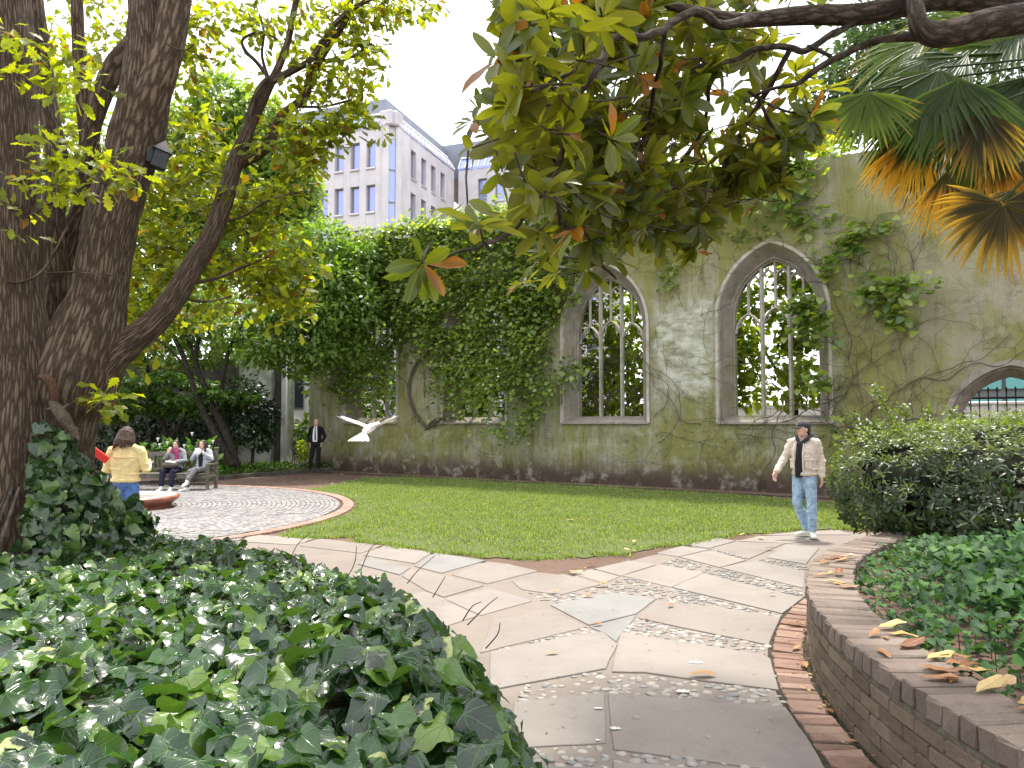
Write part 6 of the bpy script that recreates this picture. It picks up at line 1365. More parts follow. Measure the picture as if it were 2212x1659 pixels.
def hand(mb, w, d, palm, curl=.5, s=1.0):
    """palm and five fingers from the wrist w along d; palm: direction the palm faces"""
    d = Vector(d).normalized(); pn = Vector(palm); pn = (pn - d * pn.dot(d)).normalized(); sd = d.cross(pn); w = Vector(w)
    loft(mb, [w, w + d * .045 * s, w + d * .09 * s], [(.026 * s, .018 * s), (.040 * s, .018 * s), (.040 * s, .015 * s)], sd, 10)
    for k, (off, L) in enumerate(((-.030, .066), (-.010, .078), (.010, .083), (.029, .075))):
        p = w + d * .085 * s + sd * off * s; q = [p - d * .02 * s, p, None, None, None]; dir_ = d.copy(); a = curl * .5
        for i in range(3):
            dir_ = (dir_ * math.cos(a) + pn * math.sin(a)).normalized(); q[2 + i] = q[1 + i] + dir_ * L * s * (.42, .32, .26)[i]; pn2 = pn; a = curl * .45
        loft(mb, q, [.0098 * s, .0098 * s, .0092 * s, .0085 * s, .007 * s], sd, 8)
    b0 = w + d * .022 * s + sd * .028 * s; t = (d * .65 + sd * .6 + pn * .35).normalized()
    loft(mb, [b0 - t * .015 * s, b0 + t * .025 * s, b0 + t * .05 * s + d * .006, b0 + t * .065 * s + d * .02], [.013 * s, .012 * s, .0105 * s, .008 * s], pn, 8)
M['skin'] = plain('skin', (.60, .36, .275), .55, .4, 30, .05); M['skin_shade'] = plain('lips', (.38, .15, .12), .5, .4); M['eye'] = plain('eye', (.03, .022, .018), .25, .5)
def cloth(name, col, scale=26, amt=.18, rough=.85): return plain(name, col, rough, .2, scale, amt, .35)
def person(label, loc, rz, J, W_, hair=None, hat=None, extra=None, s=1.0, group=None):
    """J: joints in metres, facing -Y, left side +X.  W_: clothes"""
    r = thing('person', label, 'person', tuple(loc), rz, group); r.scale = (s, s, s)
    sh, el, wr, hip, kn, an = (J[k] for k in ('sh', 'el', 'wr', 'hip', 'kn', 'an')); pel, ch, nk, hd = Vector(J['pel']), Vector(J['ch']), Vector(J['nk']), Vector(J['hd'])
    RH = Euler((J.get('pitch', 0), 0, J.get('yaw', 0)), 'ZYX').to_matrix() if True else None
    RH = Matrix.Rotation(J.get('yaw', 0), 3, 'Z') @ Matrix.Rotation(J.get('pitch', 0), 3, 'X')
    sd = Vector(J.get('side', (1, 0, 0)))
    b = MB(); hp = lambda v: hd + RH @ Vector(v)
    ellipsoid(b, hp((0, .012, .022)), (.074, .094, .094), RH, 18, 12); ellipsoid(b, hp((0, -.022, -.045)), (.058, .066, .074), RH, 16, 10)
    ellipsoid(b, hp((0, -.052, -.085)), (.030, .028, .026), RH, 10, 8); loft(b, [hp((0, -.082, .018)), hp((0, -.100, -.012)), hp((0, -.096, -.026))], [.010, .014, .012], RH @ Vector((1, 0, 0)), 8)
    ellipsoid(b, hp((0, -.080, .030)), (.045, .012, .012), RH, 10, 6)
    for x in (-1, 1): ellipsoid(b, hp((x * .075, .012, -.012)), (.010, .020, .031), RH, 8, 6); ellipsoid(b, hp((x * .036, -.062, -.025)), (.022, .018, .018), RH, 8, 6)
    ellipsoid(b, hp((0, -.083, -.052)), (.024, .010, .008), RH, 8, 6)
    loft(b, [nk - Vector((0, 0, .06)), nk + (hd - nk) * .3, hp((0, .015, -.06))], [.062, .053, .054])
    loft(b, [pel - (ch - pel) * .15, pel, pel.lerp(ch, .5), ch, nk - Vector((0, 0, .045))], [(.13, .10), (.145, .105), (.13, .095), (.15, .10), (.09, .07)], sd, 18)
    for i in (0, 1):
        S, E, Wr = Vector(sh[i]), Vector(el[i]), Vector(wr[i]); loft(b, [ch.lerp(S, .4), S, S.lerp(E, .5), E, E.lerp(Wr, .4), Wr], [.055, .052, .044, .036, .036, .025])
        hand(b, Wr, J['hd_dir'][i], J['palm'][i], J.get('curl', (.5, .5))[i])
        Hh, K, A = Vector(hip[i]), Vector(kn[i]), Vector(an[i]); loft(b, [Hh, Hh.lerp(K, .3), K, K.lerp(A, .35), A], [.082, .076, .054, .052, .037])
        f = Vector(J['toe'][i]).normalized(); loft(b, [A + Vector((0, 0, -.03)) - f * .03, A + f * .08 + Vector((0, 0, -.045)), A + f * .15 + Vector((0, 0, -.055))], [(.03, .03), (.036, .022), (.03, .016)], Vector((0, 0, 1)).cross(f))
    remeshed('body', b, M['skin'], W_.get('res', .0125), r, 2)
    for x in (-1, 1):
        b = MB(); ellipsoid(b, hp((x * .030, -.078, .012)), (.011, .008, .0065), RH, 8, 6); b.build('eye', M['eye'], r, True, False)
        b = MB(); tube(b, [hp((x * .014, -.089, .030)), hp((x * .030, -.089, .036)), hp((x * .046, -.080, .031))], [.0035, .0045, .003], 6); b.build('eyebrow', W_['hairmat'], r, True, False)
    b = MB(); tube(b, [hp((-.022, -.087, -.053)), hp((0, -.093, -.051)), hp((.022, -.087, -.053))], [.003, .006, .003], 6); b.build('mouth', M['skin_shade'], r, True, False)
    # trousers
    t = W_['trousers']; b = MB(); loft(b, [pel - (ch - pel) * .12, pel + (ch - pel) * t.get('rise', .12)], [(.165, .128), (.160, .120)], sd, 18)
    for i in (0, 1):
        Hh, K, A = Vector(hip[i]), Vector(kn[i]), Vector(an[i]); e = K.lerp(A, t.get('len', .93)); w = t.get('w', 1.0)
        loft(b, [Hh + Vector((0, 0, .02)), Hh.lerp(K, .3), Hh.lerp(K, .75), K, K.lerp(A, .45), e], [(.098 * w, .098 * w), (.092 * w, .092 * w), (.076 * w, .078 * w), (.071 * w, .074 * w), (.068 * w, .070 * w), (.060 * w, .064 * w)])
        for q in (.28, .55, .8): ellipsoid(b, K.lerp(e, q) + Vector((RNG.uniform(-.012, .012), -.01, 0)), (.074 * w * (1 - .1 * q), .074 * w * (1 - .1 * q), .020), None, 12, 6)
    remeshed('trousers', b, t['mat'], .0115, r, 3, .5, .013)
    for i in (0, 1):
        A = Vector(an[i]); f = Vector(J['toe'][i]).normalized(); u = Vector((0, 0, 1)); cr = u.cross(f)
        b = MB(); loft(b, [A - f * .055 + Vector((0, 0, -.045)), A - f * .01 + Vector((0, 0, -.038)), A + f * .08 + Vector((0, 0, -.050)), A + f * .15 + Vector((0, 0, -.058)), A + f * .195 + Vector((0, 0, -.062))], [(.036, .034), (.042, .042), (.047, .032), (.045, .024), (.030, .016)], cr, 12)
        loft(b, [A + Vector((0, 0, -.03)), A + Vector((0, 0, W_.get('shoe_h', .01)))], [.044, .046]); remeshed('shoe', b, W_['shoe'], .008, r, 2)
        b = MB(); loft(b, [A - f * .062 + Vector((0, 0, -.074)), A + f * .07 + Vector((0, 0, -.074)), A + f * .20 + Vector((0, 0, -.072))], [(.036, .010), (.048, .010), (.034, .009)], cr, 12); b.build('sole', W_['sole'], r, True, False)
        if W_.get('sock'): b = MB(); loft(b, [A + Vector((0, 0, 0)), A + Vector((0, 0, .085))], [.041, .043]); b.build('sock', W_['sock'], r, True, False)
    # upper clothing
    for g in W_['tops']:
        b = MB(); w = g.get('w', 1.0); lo = pel.lerp(ch, g.get('hem', -.05)); 
        loft(b, [lo, pel.lerp(ch, .35), pel.lerp(ch, .7), ch, ch.lerp(nk, .55), ch.lerp(nk, .86)], [(.168 * w, .128 * w), (.160 * w, .122 * w), (.172 * w, .128 * w), (.178 * w, .125 * w), (.150 * w, .10 * w), (.085 * w, .075 * w)], sd, 20, .12)
        loft(b, [Vector(sh[0]).lerp(nk, .04), Vector(sh[0]).lerp(nk, .55) + Vector((0, 0, .012)), nk - Vector((0, 0, .03)), Vector(sh[1]).lerp(nk, .55) + Vector((0, 0, .012)), Vector(sh[1]).lerp(nk, .04)], [(.062, .060), (.058, .066), (.060, .074), (.058, .066), (.062, .060)], (0, 0, 1), 12)
        if g.get('sleeves', True):
            for i in (0, 1):
                S, E, Wr = Vector(sh[i]), Vector(el[i]), Vector(wr[i]); q = g.get('sw', 1.0); e = E.lerp(Wr, g.get('slen', .94))
                D_ = (E - S).normalized(); ellipsoid(b, S - D_ * -.005, (.064 * q, .064 * q, .064 * q), None, 12, 8); loft(b, [S + D_ * .02, S.lerp(E, .45), E, E.lerp(e, .5), e], [.066 * q, .062 * q, .056 * q, .050 * q, .042 * q])
                for z in (.35, .7, 1.0): ellipsoid(b, S.lerp(E, z), (.064 * q, .064 * q, .020), None, 10, 6)
                ellipsoid(b, E.lerp(e, .45), (.053 * q, .053 * q, .02), None, 10, 6)
        for k in range(3): ellipsoid(b, pel.lerp(ch, .15 + .22 * k) + Vector((.03 * (-1) ** k, 0, 0)), (.165 * w, .128 * w, .028), None, 14, 6)
        if g.get('cut'): g['cut'](b)
        remeshed(g['name'], b, g['mat'], .0115, r, 3, .5, g.get('fold', .014))
    if hair: hair(r, hp, RH)
    if hat: hat(r, hp, RH)
    if extra: extra(r, hp, RH)
    return r
def hair_shell(mb, hp, RH, back=.0, low=.0, w=1.0):
    ellipsoid(mb, hp((0, .022, .034)), (.083 * w, .098 * w, .095 * w), RH, 18, 12)
# ---- man in cap
M['h_dark'] = plain('dark_brown_hair', (.028, .018, .013), .5, .4, 60, .3); M['h_grey'] = plain('grey_hair', (.32, .30, .28), .6, .3, 60, .2); M['h_brown'] = plain('brown_hair', (.060, .038, .030), .6, .2, 50, .35); M['h_blond'] = plain('blond_hair', (.50, .34, .19), .5, .4, 50, .2)
M['denim'] = cloth('pale_denim', (.30, .42, .56), 14, .22); M['denim_blue'] = cloth('blue_denim', (.09, .17, .42), 14, .2); M['cream'] = cloth('cream_cotton', (.58, .50, .42), 18, .10); M['black_cotton'] = cloth('black_cotton', (.018, .018, .022)); M['charcoal'] = cloth('charcoal_cotton', (.035, .036, .042)); M['suit'] = cloth('black_suit', (.010, .010, .013)); M['shirt'] = cloth('white_shirt', (.70, .70, .72), 20, .04); M['white_shoe'] = plain('white_leather', (.72, .72, .68), .5, .4); M['brown_shoe'] = plain('brown_leather', (.07, .035, .025), .4, .5); M['sole'] = plain('pale_sole', (.62, .60, .54), .7, .2)
M['yellow'] = cloth('pale_yellow_cotton', (.74, .60, .30), 16, .08); M['grey_fleece'] = cloth('grey_fleece', (.25, .26, .28), 22, .15); M['pale_grey'] = cloth('pale_grey_jacket', (.40, .43, .47), 22, .12); M['navy'] = cloth('navy_cotton', (.016, .018, .035)); M['grey_trouser'] = cloth('grey_jersey', (.16, .155, .16)); M['scarf'] = cloth('plum_scarf', (.26, .035, .11), 18, .25); M['black_vest'] = cloth('black_quilted_vest', (.02, .02, .025)); M['bag'] = plain('brown_bag', (.07, .055, .045), .7, .3, 14, .2); M['paper'] = plain('white_paper', (.75, .75, .75), .7, .2); M['red'] = plain('red_card', (.62, .035, .02), .5, .4)
sk = dict(sh=[(-.185, 0, 1.42), (.185, 0, 1.42)], hip=[(-.09, 0, .90), (.09, 0, .90)], pel=(0, 0, .97), ch=(0, 0, 1.30), nk=(0, .01, 1.48), hd=(0, -.02, 1.625))
def cap(r, hp, RH):
    b = MB(); V = []; seg, rg_ = 18, 7; F = []
    for i in range(rg_):
        ph = i / (rg_ - 1) * PI / 2
        for j in range(seg): t = 2 * PI * j / seg; V.append(tuple(hp((.088 * math.cos(t) * math.cos(ph) ** .75, .014 + .106 * math.sin(t) * math.cos(ph) ** .75, .042 + .080 * math.sin(ph)))))
    for i in range(rg_ - 1):
        for j in range(seg): F.append((i * seg + j, i * seg + (j + 1) % seg, (i + 1) * seg + (j + 1) % seg, (i + 1) * seg + j))
    for j in range(seg): pass
    b.add(V, F); c = b.build('cap', M['charcoal'], r, True, False)
    b = MB(); V = []; F = []
    for i in range(7):
        x = (i - 3) / 3
        for k, (yy, zz) in enumerate(((-.075, .048), (-.125, .045), (-.175 + .035 * x * x, .030))): V += [tuple(hp((x * .078 * (1 - .1 * k), yy + .018 * x * x * (k == 0), zz - .018 * x * x))), tuple(hp((x * .078 * (1 - .1 * k), yy + .018 * x * x * (k == 0), zz - .006 - .018 * x * x)))]
    for i in range(6):
        for k in range(2): o = i * 6 + k * 2; F += [(o, o + 6, o + 8, o + 2), (o + 1, o + 3, o + 9, o + 7)]
        o = i * 6 + 4; F.append((o, o + 6, o + 7, o + 1))
    b.add(V, F); b.build('peak', M['charcoal'], c, True, False)
    b = MB(); ellipsoid(b, hp((-.03, -.088, .075)), (.012, .006, .008), RH, 8, 5); b.build('badge', M['paper'], c, True, False)
    b = MB(); ellipsoid(b, hp((0, .108, .045)), (.022, .010, .010), RH, 8, 5); b.build('strap', M['sole'], c, True, False)
def short_hair(mat, k=1.0):
    def f(r, hp, RH):
        b = MB(); ellipsoid(b, hp((0, .026, .030)), (.080 * k, .094 * k, .088 * k), RH, 16, 10); ellipsoid(b, hp((0, .062, -.02)), (.068, .050, .06), RH, 12, 8)
        remeshed('hair', b, mat, .008, r, 2)
    return f
def man_extra(r, hp, RH):
    # open jacket front shows the dark top; hood, placket, pockets
    b = MB(); loft(b, [(-.040, -.130, .90), (-.040, -.144, 1.08), (-.03, -.146, 1.25), (-.015, -.118, 1.41)], [(.062, .014), (.056, .014), (.052, .014), (.062, .014)]); remeshed('dark_top', b, M['black_cotton'], .008, r, 2)
    for x in (-.108, .030):
        b = MB(); loft(b, [(x, -.130, .925), (x, -.150, 1.10), (x, -.147, 1.25), (x * .9, -.118, 1.41)], [(.014, .009)] * 4); b.build('placket', M['cream'], r, True, False)
    b = MB(); loft(b, [(-.03, -.125, 1.40), (-.07, -.085, 1.475), (-.105, .0, 1.515), (-.085, .09, 1.52), (0, .125, 1.515), (.085, .09, 1.52), (.105, .0, 1.515), (.07, -.085, 1.475), (-.01, -.125, 1.40)], [(.030, .022), (.036, .026), (.042, .032), (.055, .040), (.065, .045), (.055, .040), (.042, .032), (.036, .026), (.030, .022)], (0, 0, 1)); remeshed('hood', b, M['charcoal'], .009, r, 3)
    for x in (-.135, .098):
        b = MB(); box(b, (x, -.128 + abs(x) * .1, 1.09), (.098, .030, .125), Matrix.Rotation(x * 3.2, 3, 'Z'), .008); q = b.build('pocket', M['cream'], r, False, False); b = MB(); box(b, (x, -.142 + abs(x) * .1, 1.165), (.104, .02, .03), Matrix.Rotation(x * 3.2, 3, 'Z'), .006); b.build('flap', M['cream'], q, False, False)
    b = MB(); loft(b, [(0, 0, .925), (0, 0, .972)], [(.186, .146), (.190, .148)], (1, 0, 0), 22, .05); b.build('hem_band', M['cream'], r, True, False)
J = dict(sk, el=[(-.28, -.06, 1.17), (.225, .07, 1.14)], wr=[(-.35, -.24, .97), (.25, .02, .90)], hd_dir=[(-.15, -.35, -1), (.04, -.15, -1)], palm=[(.6, -.3, .1), (-1, -.1, 0)], curl=(.7, .6), hip=[(-.085, 0, .90), (.085, 0, .90)], kn=[(-.11, -.03, .49), (.10, -.02, .49)], an=[(-.02, .14, .085), (.11, -.02, .085)], toe=[(-.75, -.65, 0), (.45, -1, 0)], yaw=math.radians(-44))
mp = G(1741, 1163); person('man in a black cap, cream jacket and pale jeans beside the hedge', (mp.x, mp.y, .03), math.radians(-40), J,
    dict(hairmat=M['h_dark'], trousers=dict(mat=M['denim'], len=.94, w=1.04), shoe=M['white_shoe'], sole=M['sole'], sock=M['black_cotton'], res=.008, tops=[dict(name='jacket', mat=M['cream'], hem=-.10, w=1.10, sw=1.14, slen=.96, fold=.02)]), short_hair(M['h_dark'], .99), cap, man_extra, .985)
# ---- man in suit, far, hands in his trouser pockets
def suit_extra(r, hp, RH):
    b = MB(); b.add([(-.070, -.150, .98), (.072, -.150, .98), (.085, -.158, 1.22), (.065, -.132, 1.42), (0, -.110, 1.475), (-.065, -.132, 1.42), (-.085, -.158, 1.22)], [(0, 1, 2, 3, 4, 5, 6)])
    b.add([(-.060, -.100, 1.01), (.062, -.100, 1.01), (.075, -.100, 1.22), (.05, -.08, 1.42), (0, -.07, 1.46), (-.05, -.08, 1.42), (-.075, -.10, 1.22)], [(6, 5, 4, 3, 2, 1, 0)]); b.build('shirt', M['shirt'], r, False, False)
    b = MB(); loft(b, [(0, -.130, 1.45), (0, -.152, 1.38), (.006, -.168, 1.22), (.014, -.162, 1.02)], [(.018, .008), (.014, .006), (.020, .006), (.026, .006)]); b.build('tie', M['suit'], r, True, False)
    for x in (-1, 1):
        b = MB(); loft(b, [(x * .085, -.10, 1.46), (x * .105, -.145, 1.34), (x * .105, -.156, 1.20), (x * .10, -.148, 1.02)], [(.020, .012), (.036, .010), (.028, .010), (.014, .008)]); b.build('lapel', M['suit'], r, True, False)
        b = MB(); loft(b, [(x * .01, -.108, 1.455), (x * .05, -.095, 1.475), (x * .065, -.03, 1.49)], [(.018, .006)] * 3, (0, 0, 1)); b.build('collar', M['shirt'], r, True, False)
    b = MB(); ellipsoid(b, (-.115, -.137, 1.33), (.018, .006, .007), None, 8, 5); b.build('lapel_badge', M['paper'], r, True, False)
J = dict(sk, el=[(-.285, .07, 1.15), (.285, .07, 1.15)], wr=[(-.20, -.04, .94), (.20, -.04, .94)], hd_dir=[(.15, -.1, -1), (-.15, -.1, -1)], palm=[(1, 0, 0), (-1, 0, 0)], curl=(.3, .3), kn=[(-.14, -.02, .49), (.09, -.02, .48)], an=[(-.21, .03, .085), (.09, 0, .085)], toe=[(-.5, -1, 0), (.15, -1, 0)], yaw=math.radians(4), pitch=.12)
p = P(682, 1012, 25.3); person('grey-haired man in black suit and tie standing by the wall end', (p.x, p.y, .12), 0, J, dict(hairmat=M['h_grey'], trousers=dict(mat=M['suit'], len=.99, w=1.0), shoe=M['brown_shoe'], sole=M['brown_shoe'], tops=[dict(name='suit_jacket', mat=M['suit'], hem=-.28, w=1.08, sw=1.0, slen=.93)]), short_hair(M['h_grey'], .97), None, suit_extra, 1.0)
# ---- woman in yellow jacket, seen from behind
def bob(mat, L=.17, w=1.0):
    def f(r, hp, RH):
        b = MB(); ellipsoid(b, hp((0, .020, .030)), (.090 * w, .104, .100), RH, 18, 12)
        for a in np.linspace(-.35, PI + .35, 15):
            x, y = math.cos(a), math.sin(a); q = .080 + .006 * math.sin(a * 7); loft(b, [hp((x * q * w, .02 + y * .088, .05)), hp((x * .094 * w, .022 + y * .104, -.04)), hp((x * .108 * w, .028 + y * .118, -.10)), hp((x * (.112 + .02 * math.sin(a * 5)) * w, .03 + y * .118, -L - .035 * math.sin(a * 3.7)))], [.024, .027, .026, .009], RH @ Vector((1, 0, 0)), 8)
        remeshed('hair', b, mat, .007, r, 1, .5, .006)
    return f
def yellow_extra(r, hp, RH):
    b = MB(); loft(b, [(-.15, .115, 1.33), (0, .142, 1.325), (.15, .115, 1.33)], [(.010, .005)] * 3, (0, 0, 1)); b.build('yoke_seam', M['yellow'], r, True, False)
    b = MB(); loft(b, [(-.07, -.01, 1.49), (-.045, .06, 1.505), (.045, .06, 1.505), (.07, -.01, 1.49)], [(.026, .012)] * 4, (0, 0, 1)); remeshed('collar', b, M['yellow'], .008, r, 1)
    b = MB(); loft(b, [(0, 0, .985), (0, 0, 1.025)], [(.192, .148), (.196, .150)], (1, 0, 0), 22, .05); b.build('hem_band', M['yellow'], r, True, False)
J = dict(sk, el=[(-.27, -.02, 1.14), (.27, -.03, 1.13)], wr=[(-.22, -.24, 1.20), (.19, -.22, 1.18)], hd_dir=[(.3, -1, .3), (-.3, -1, .3)], palm=[(.3, 0, 1), (-.3, 0, 1)], curl=(.8, .8), kn=[(-.10, -.02, .49), (.10, 0, .49)], an=[(-.11, 0, .085), (.11, .02, .085)], toe=[(-.1, -1, 0), (.1, -1, 0)], yaw=math.radians(-14), pitch=.28)
wy = P(272, 1000, 10.0); person('woman with shoulder-length brown hair in a pale yellow jacket and blue jeans, back turned', (wy.x, wy.y, 0), PI + math.radians(6), J, dict(hairmat=M['h_brown'], trousers=dict(mat=M['denim_blue'], w=1.02), shoe=M['white_shoe'], sole=M['sole'], tops=[dict(name='jacket', mat=M['yellow'], hem=.03, w=1.10, sw=1.12, fold=.015)]), bob(M['h_brown'], .19, 1.04), None, yellow_extra, .955)
b = MB(); c = P(214, 982, 9.7); box(b, c, (.26, .03, .10), Euler((.2, math.radians(38), .3)).to_matrix(), .008); tag(b.build('red_board', M['red']), 'red board showing behind the ivy in front of the woman in yellow', 'board')
# ---- two women on the bench
BX = P(384, 1050, 19.35)
def seat(lean=.0, an=((-.12, -.52, .085), (.12, -.50, .085)), **kw):
    d = dict(sh=[(-.17, .06, 1.00), (.17, .06, 1.00)], pel=(0, .03, .53), ch=(0, .06, .86), nk=(0, .05, 1.05), hd=(0, .0, 1.18), hip=[(-.09, .0, .50), (.09, .0, .50)], kn=[(-.13, -.44, .50), (.13, -.44, .50)], an=list(an), toe=[(-.15, -1, 0), (.15, -1, 0)]); d.update(kw); return d
def bun(r, hp, RH):
    b = MB(); ellipsoid(b, hp((0, .022, .032)), (.083, .098, .092), RH, 16, 10); ellipsoid(b, hp((.02, .06, .125)), (.038, .038, .034), RH, 10, 8)
    for x in (-1, 1): loft(b, [hp((x * .078, .0, .02)), hp((x * .085, .0, -.06)), hp((x * .075, .01, -.12))], [.018, .018, .008])
    remeshed('hair', b, M['h_dark'], .009, r, 2)
def long_hair(r, hp, RH):
    b = MB(); ellipsoid(b, hp((0, .022, .030)), (.084, .098, .093), RH, 16, 10)
    for x in (-1, 1):
        for y in (-.02, .04, .08): loft(b, [hp((x * .075, y, .03)), hp((x * .090, y, -.06)), hp((x * .088, y - .01, -.16)), hp((x * .07, y - .02, -.24))], [.024, .026, .026, .010])
    loft(b, [hp((0, .09, 0)), hp((0, .10, -.1)), hp((0, .09, -.2))], [(.07, .03), (.08, .03), (.06, .02)]); remeshed('hair', b, M['h_dark'], .009, r, 2)
def scarf_extra(r, hp, RH):
    b = MB(); loft(b, [(-.09, -.02, 1.03), (-.04, -.10, 1.0), (.04, -.11, .99), (.10, -.03, 1.02), (.06, .09, 1.05), (-.06, .09, 1.05), (-.09, -.02, 1.03)], [(.05, .035)] * 7, (0, 0, 1)); loft(b, [(.06, -.10, 1.0), (.09, -.13, .88), (.10, -.13, .74)], [(.05, .025), (.06, .022), (.05, .018)]); remeshed('scarf', b, M['scarf'], .009, r, 2)
J = seat(el=[(-.25, -.03, .80), (.26, -.02, .76)], wr=[(-.10, -.20, .98), (.10, -.24, .74)], hd_dir=[(.35, -.1, 1), (-1, -.5, .1)], palm=[(.2, 1, .2), (0, .2, 1)], curl=(1.0, .9), pitch=.1, yaw=math.radians(6))
p1 = P(372, 1050, 19.0); w1 = person('woman in a grey fleece and plum scarf eating on the bench', (p1.x, 19.15, .02), 0, J, dict(hairmat=M['h_dark'], trousers=dict(mat=M['navy'], len=.9, w=1.0, rise=.1), shoe=M['white_shoe'], sole=M['sole'], shoe_h=.05, tops=[dict(name='fleece', mat=M['grey_fleece'], hem=.0, w=1.06, sw=1.1, slen=.9)]), bun, None, scarf_extra, .98)
b = MB(); box(b, (p1.x + .0, 19.15 - .30, .66), (.36, .22, .13), None, .04); tag(b.build('handbag', M['bag']), 'brown bag on the lap of the woman in the plum scarf', 'bag')
b = MB(); box(b, (p1.x + .02, 19.15 - .30, .745), (.22, .16, .035), Matrix.Rotation(.1, 3, 'Y'), .008); tag(b.build('food_box', M['paper']), 'white food box on the brown bag of the woman in the scarf', 'food box')
J = seat(an=((-.16, -.46, .085), (-.05, -.66, .27)), kn=[(-.10, -.44, .50), (.06, -.47, .56)], toe=[(-.9, -.6, 0), (-.1, -1, -.25)], el=[(-.26, -.02, .78), (.27, -.03, .80)], wr=[(-.06, -.22, .96), (.10, -.22, .99)], hd_dir=[(.7, -.3, .7), (-.7, -.3, .7)], palm=[(.3, 1, .1), (-.3, 1, .1)], curl=(1.0, 1.0), pitch=.06)
def vest_extra(r, hp, RH):
    b = MB(); loft(b, [(0, -.065, .60), (0, -.075, .80), (0, -.06, .98)], [(.055, .055), (.06, .06), (.05, .05)]); remeshed('dark_top', b, M['black_vest'], .009, r, 2)
p2 = P(430, 1050, 19.0); person('dark-haired woman in a pale grey jacket with crossed legs on the bench', (p2.x, 19.15, .02), math.radians(-4), J, dict(hairmat=M['h_dark'], trousers=dict(mat=M['grey_trouser'], len=.9, w=1.0, rise=.1), shoe=M['white_shoe'], sole=M['sole'], tops=[dict(name='jacket', mat=M['pale_grey'], hem=.0, w=1.04, sw=1.05, slen=.9)]), long_hair, None, vest_extra, .98)
b = MB(); ellipsoid(b, (p2.x + .01, 19.15 - .30, 1.0), (.075, .045, .085), None, 10, 7); v = b.v[0]; v += RNG.normal(0, .006, v.shape); tag(b.build('paper_wrap', M['paper'], None, True), 'white paper wrap held by the dark-haired woman on the bench', 'food wrap')
# ---- two people half hidden behind the hedge
Jw = dict(sk, el=[(-.24, .03, 1.14), (.24, .03, 1.14)], wr=[(-.24, -.05, .90), (.24, -.05, .90)], hd_dir=[(0, -.1, -1), (0, -.1, -1)], palm=[(1, 0, 0), (-1, 0, 0)], kn=[(-.10, 0, .49), (.10, 0, .49)], an=[(-.10, .02, .085), (.10, .02, .085)], toe=[(-.1, -1, 0), (.1, -1, 0)], pitch=.15)
p = P(1953, 930, 11.6); person('dark-haired person hidden behind the hedge with only the head showing', (p.x, 11.6, 0), .3, Jw, dict(hairmat=M['h_dark'], trousers=dict(mat=M['navy']), shoe=M['brown_shoe'], sole=M['sole'], tops=[dict(name='top', mat=M['scarf'], hem=-.1, w=1.05)]), bob(M['h_dark'], .15), None, None, .955)
p = P(2208, 925, 11.9); person('fair-haired person behind the hedge near the doorway arch', (p.x, 11.9, 0), -.4, Jw, dict(hairmat=M['h_blond'], trousers=dict(mat=M['navy']), shoe=M['brown_shoe'], sole=M['sole'], tops=[dict(name='top', mat=M['pale_grey'], hem=-.1, w=1.05)]), bob(M['h_blond'], .15), None, None, .965)

# ------------------------------------------------------------------ bench
M['bench_wood'] = plain('weathered_teak', (.115, .105, .088), .85, .2, 9, .35, .3)
bx0, bx1 = P(262, 1050, 19.5).x, P(472, 1050, 19.4).x; by = 19.2; bc = (bx0 + bx1) / 2; bw = bx1 - bx0
bench = thing('park_bench', 'weathered grey wooden bench with slatted back behind the fountain', 'bench', (bc, by, 0))
def bp_(name, c, s, ch=.006, R=None, par=bench, mat='bench_wood'): b = MB(); box(b, c, s, R, ch); return b.build(name, M[mat], par)
for x in (bx0 + .04, bx1 - .04):
    bp_('leg', (x, by - .42, .33), (.07, .07, .66)); q = bp_('back_post', (x, by + .12, .52), (.075, .075, 1.04)); bp_('finial', (x, by + .12, 1.075), (.11, .10, .06), .02, None, q); bp_('armrest', (x, by - .16, .68), (.08, .66, .04)); bp_('side_rail', (x, by - .15, .38), (.05, .48, .07))
for k in range(5): bp_('seat_slat', (bc, by - .40 + k * .112, .445), (bw - .16, .098, .028))
bp_('front_rail', (bc, by - .42, .385), (bw - .16, .035, .085)); bp_('top_rail', (bc, by + .13, .93), (bw - .16, .04, .10)); bp_('lower_rail', (bc, by + .115, .54), (bw - .16, .04, .06)); bp_('stretcher', (bc, by - .15, .17), (bw - .2, .04, .05))
for k in range(22): bp_('back_slat', (bx0 + .16 + k * (bw - .32) / 21, by + .125, .725), (.055, .02, .32), .004)
# ------------------------------------------------------------------ low fountain
M['fount'] = plain('red_brown_stone', (.235, .085, .055), .42, .45, 5, .35, .2); M['fount_top'] = plain('worn_stone_top', (.40, .32, .29), .7, .3, 6, .2, .2); M['water'] = Nt('fountain_water'); M['water'] = M['water'].done(M['water'].bsdf((.06, .06, .05), .05, .6))
ft = thing('fountain', 'low round reddish stone fountain basin on the cobbles', 'fountain', (FOU[0], FOU[1], 0))
b = MB(); lathe(b, [(.84, 0), (.84, .07), (.86, .10), (.92, .15), (.98, .20), (1.0, .235), (.985, .265), (.94, .28)], 64, (0, 0, 0)); b.build('rim', M['fount'], ft, True, False)
b = MB(); lathe(b, [(.945, .279), (.70, .276), (.66, .262), (.62, .20), (.60, .16), (.001, .16)], 64); b.build('top', M['fount_top'], ft, True, False)
b = MB(); lathe(b, [(.615, .225), (.001, .225)], 48); b.build('water', M['water'], ft, True, False)
b = MB(); lathe(b, [(.10, .16), (.09, .24), (.14, .28), (.13, .30), (.0, .31)], 20); b.build('spout', M['fount'], ft, True, False)
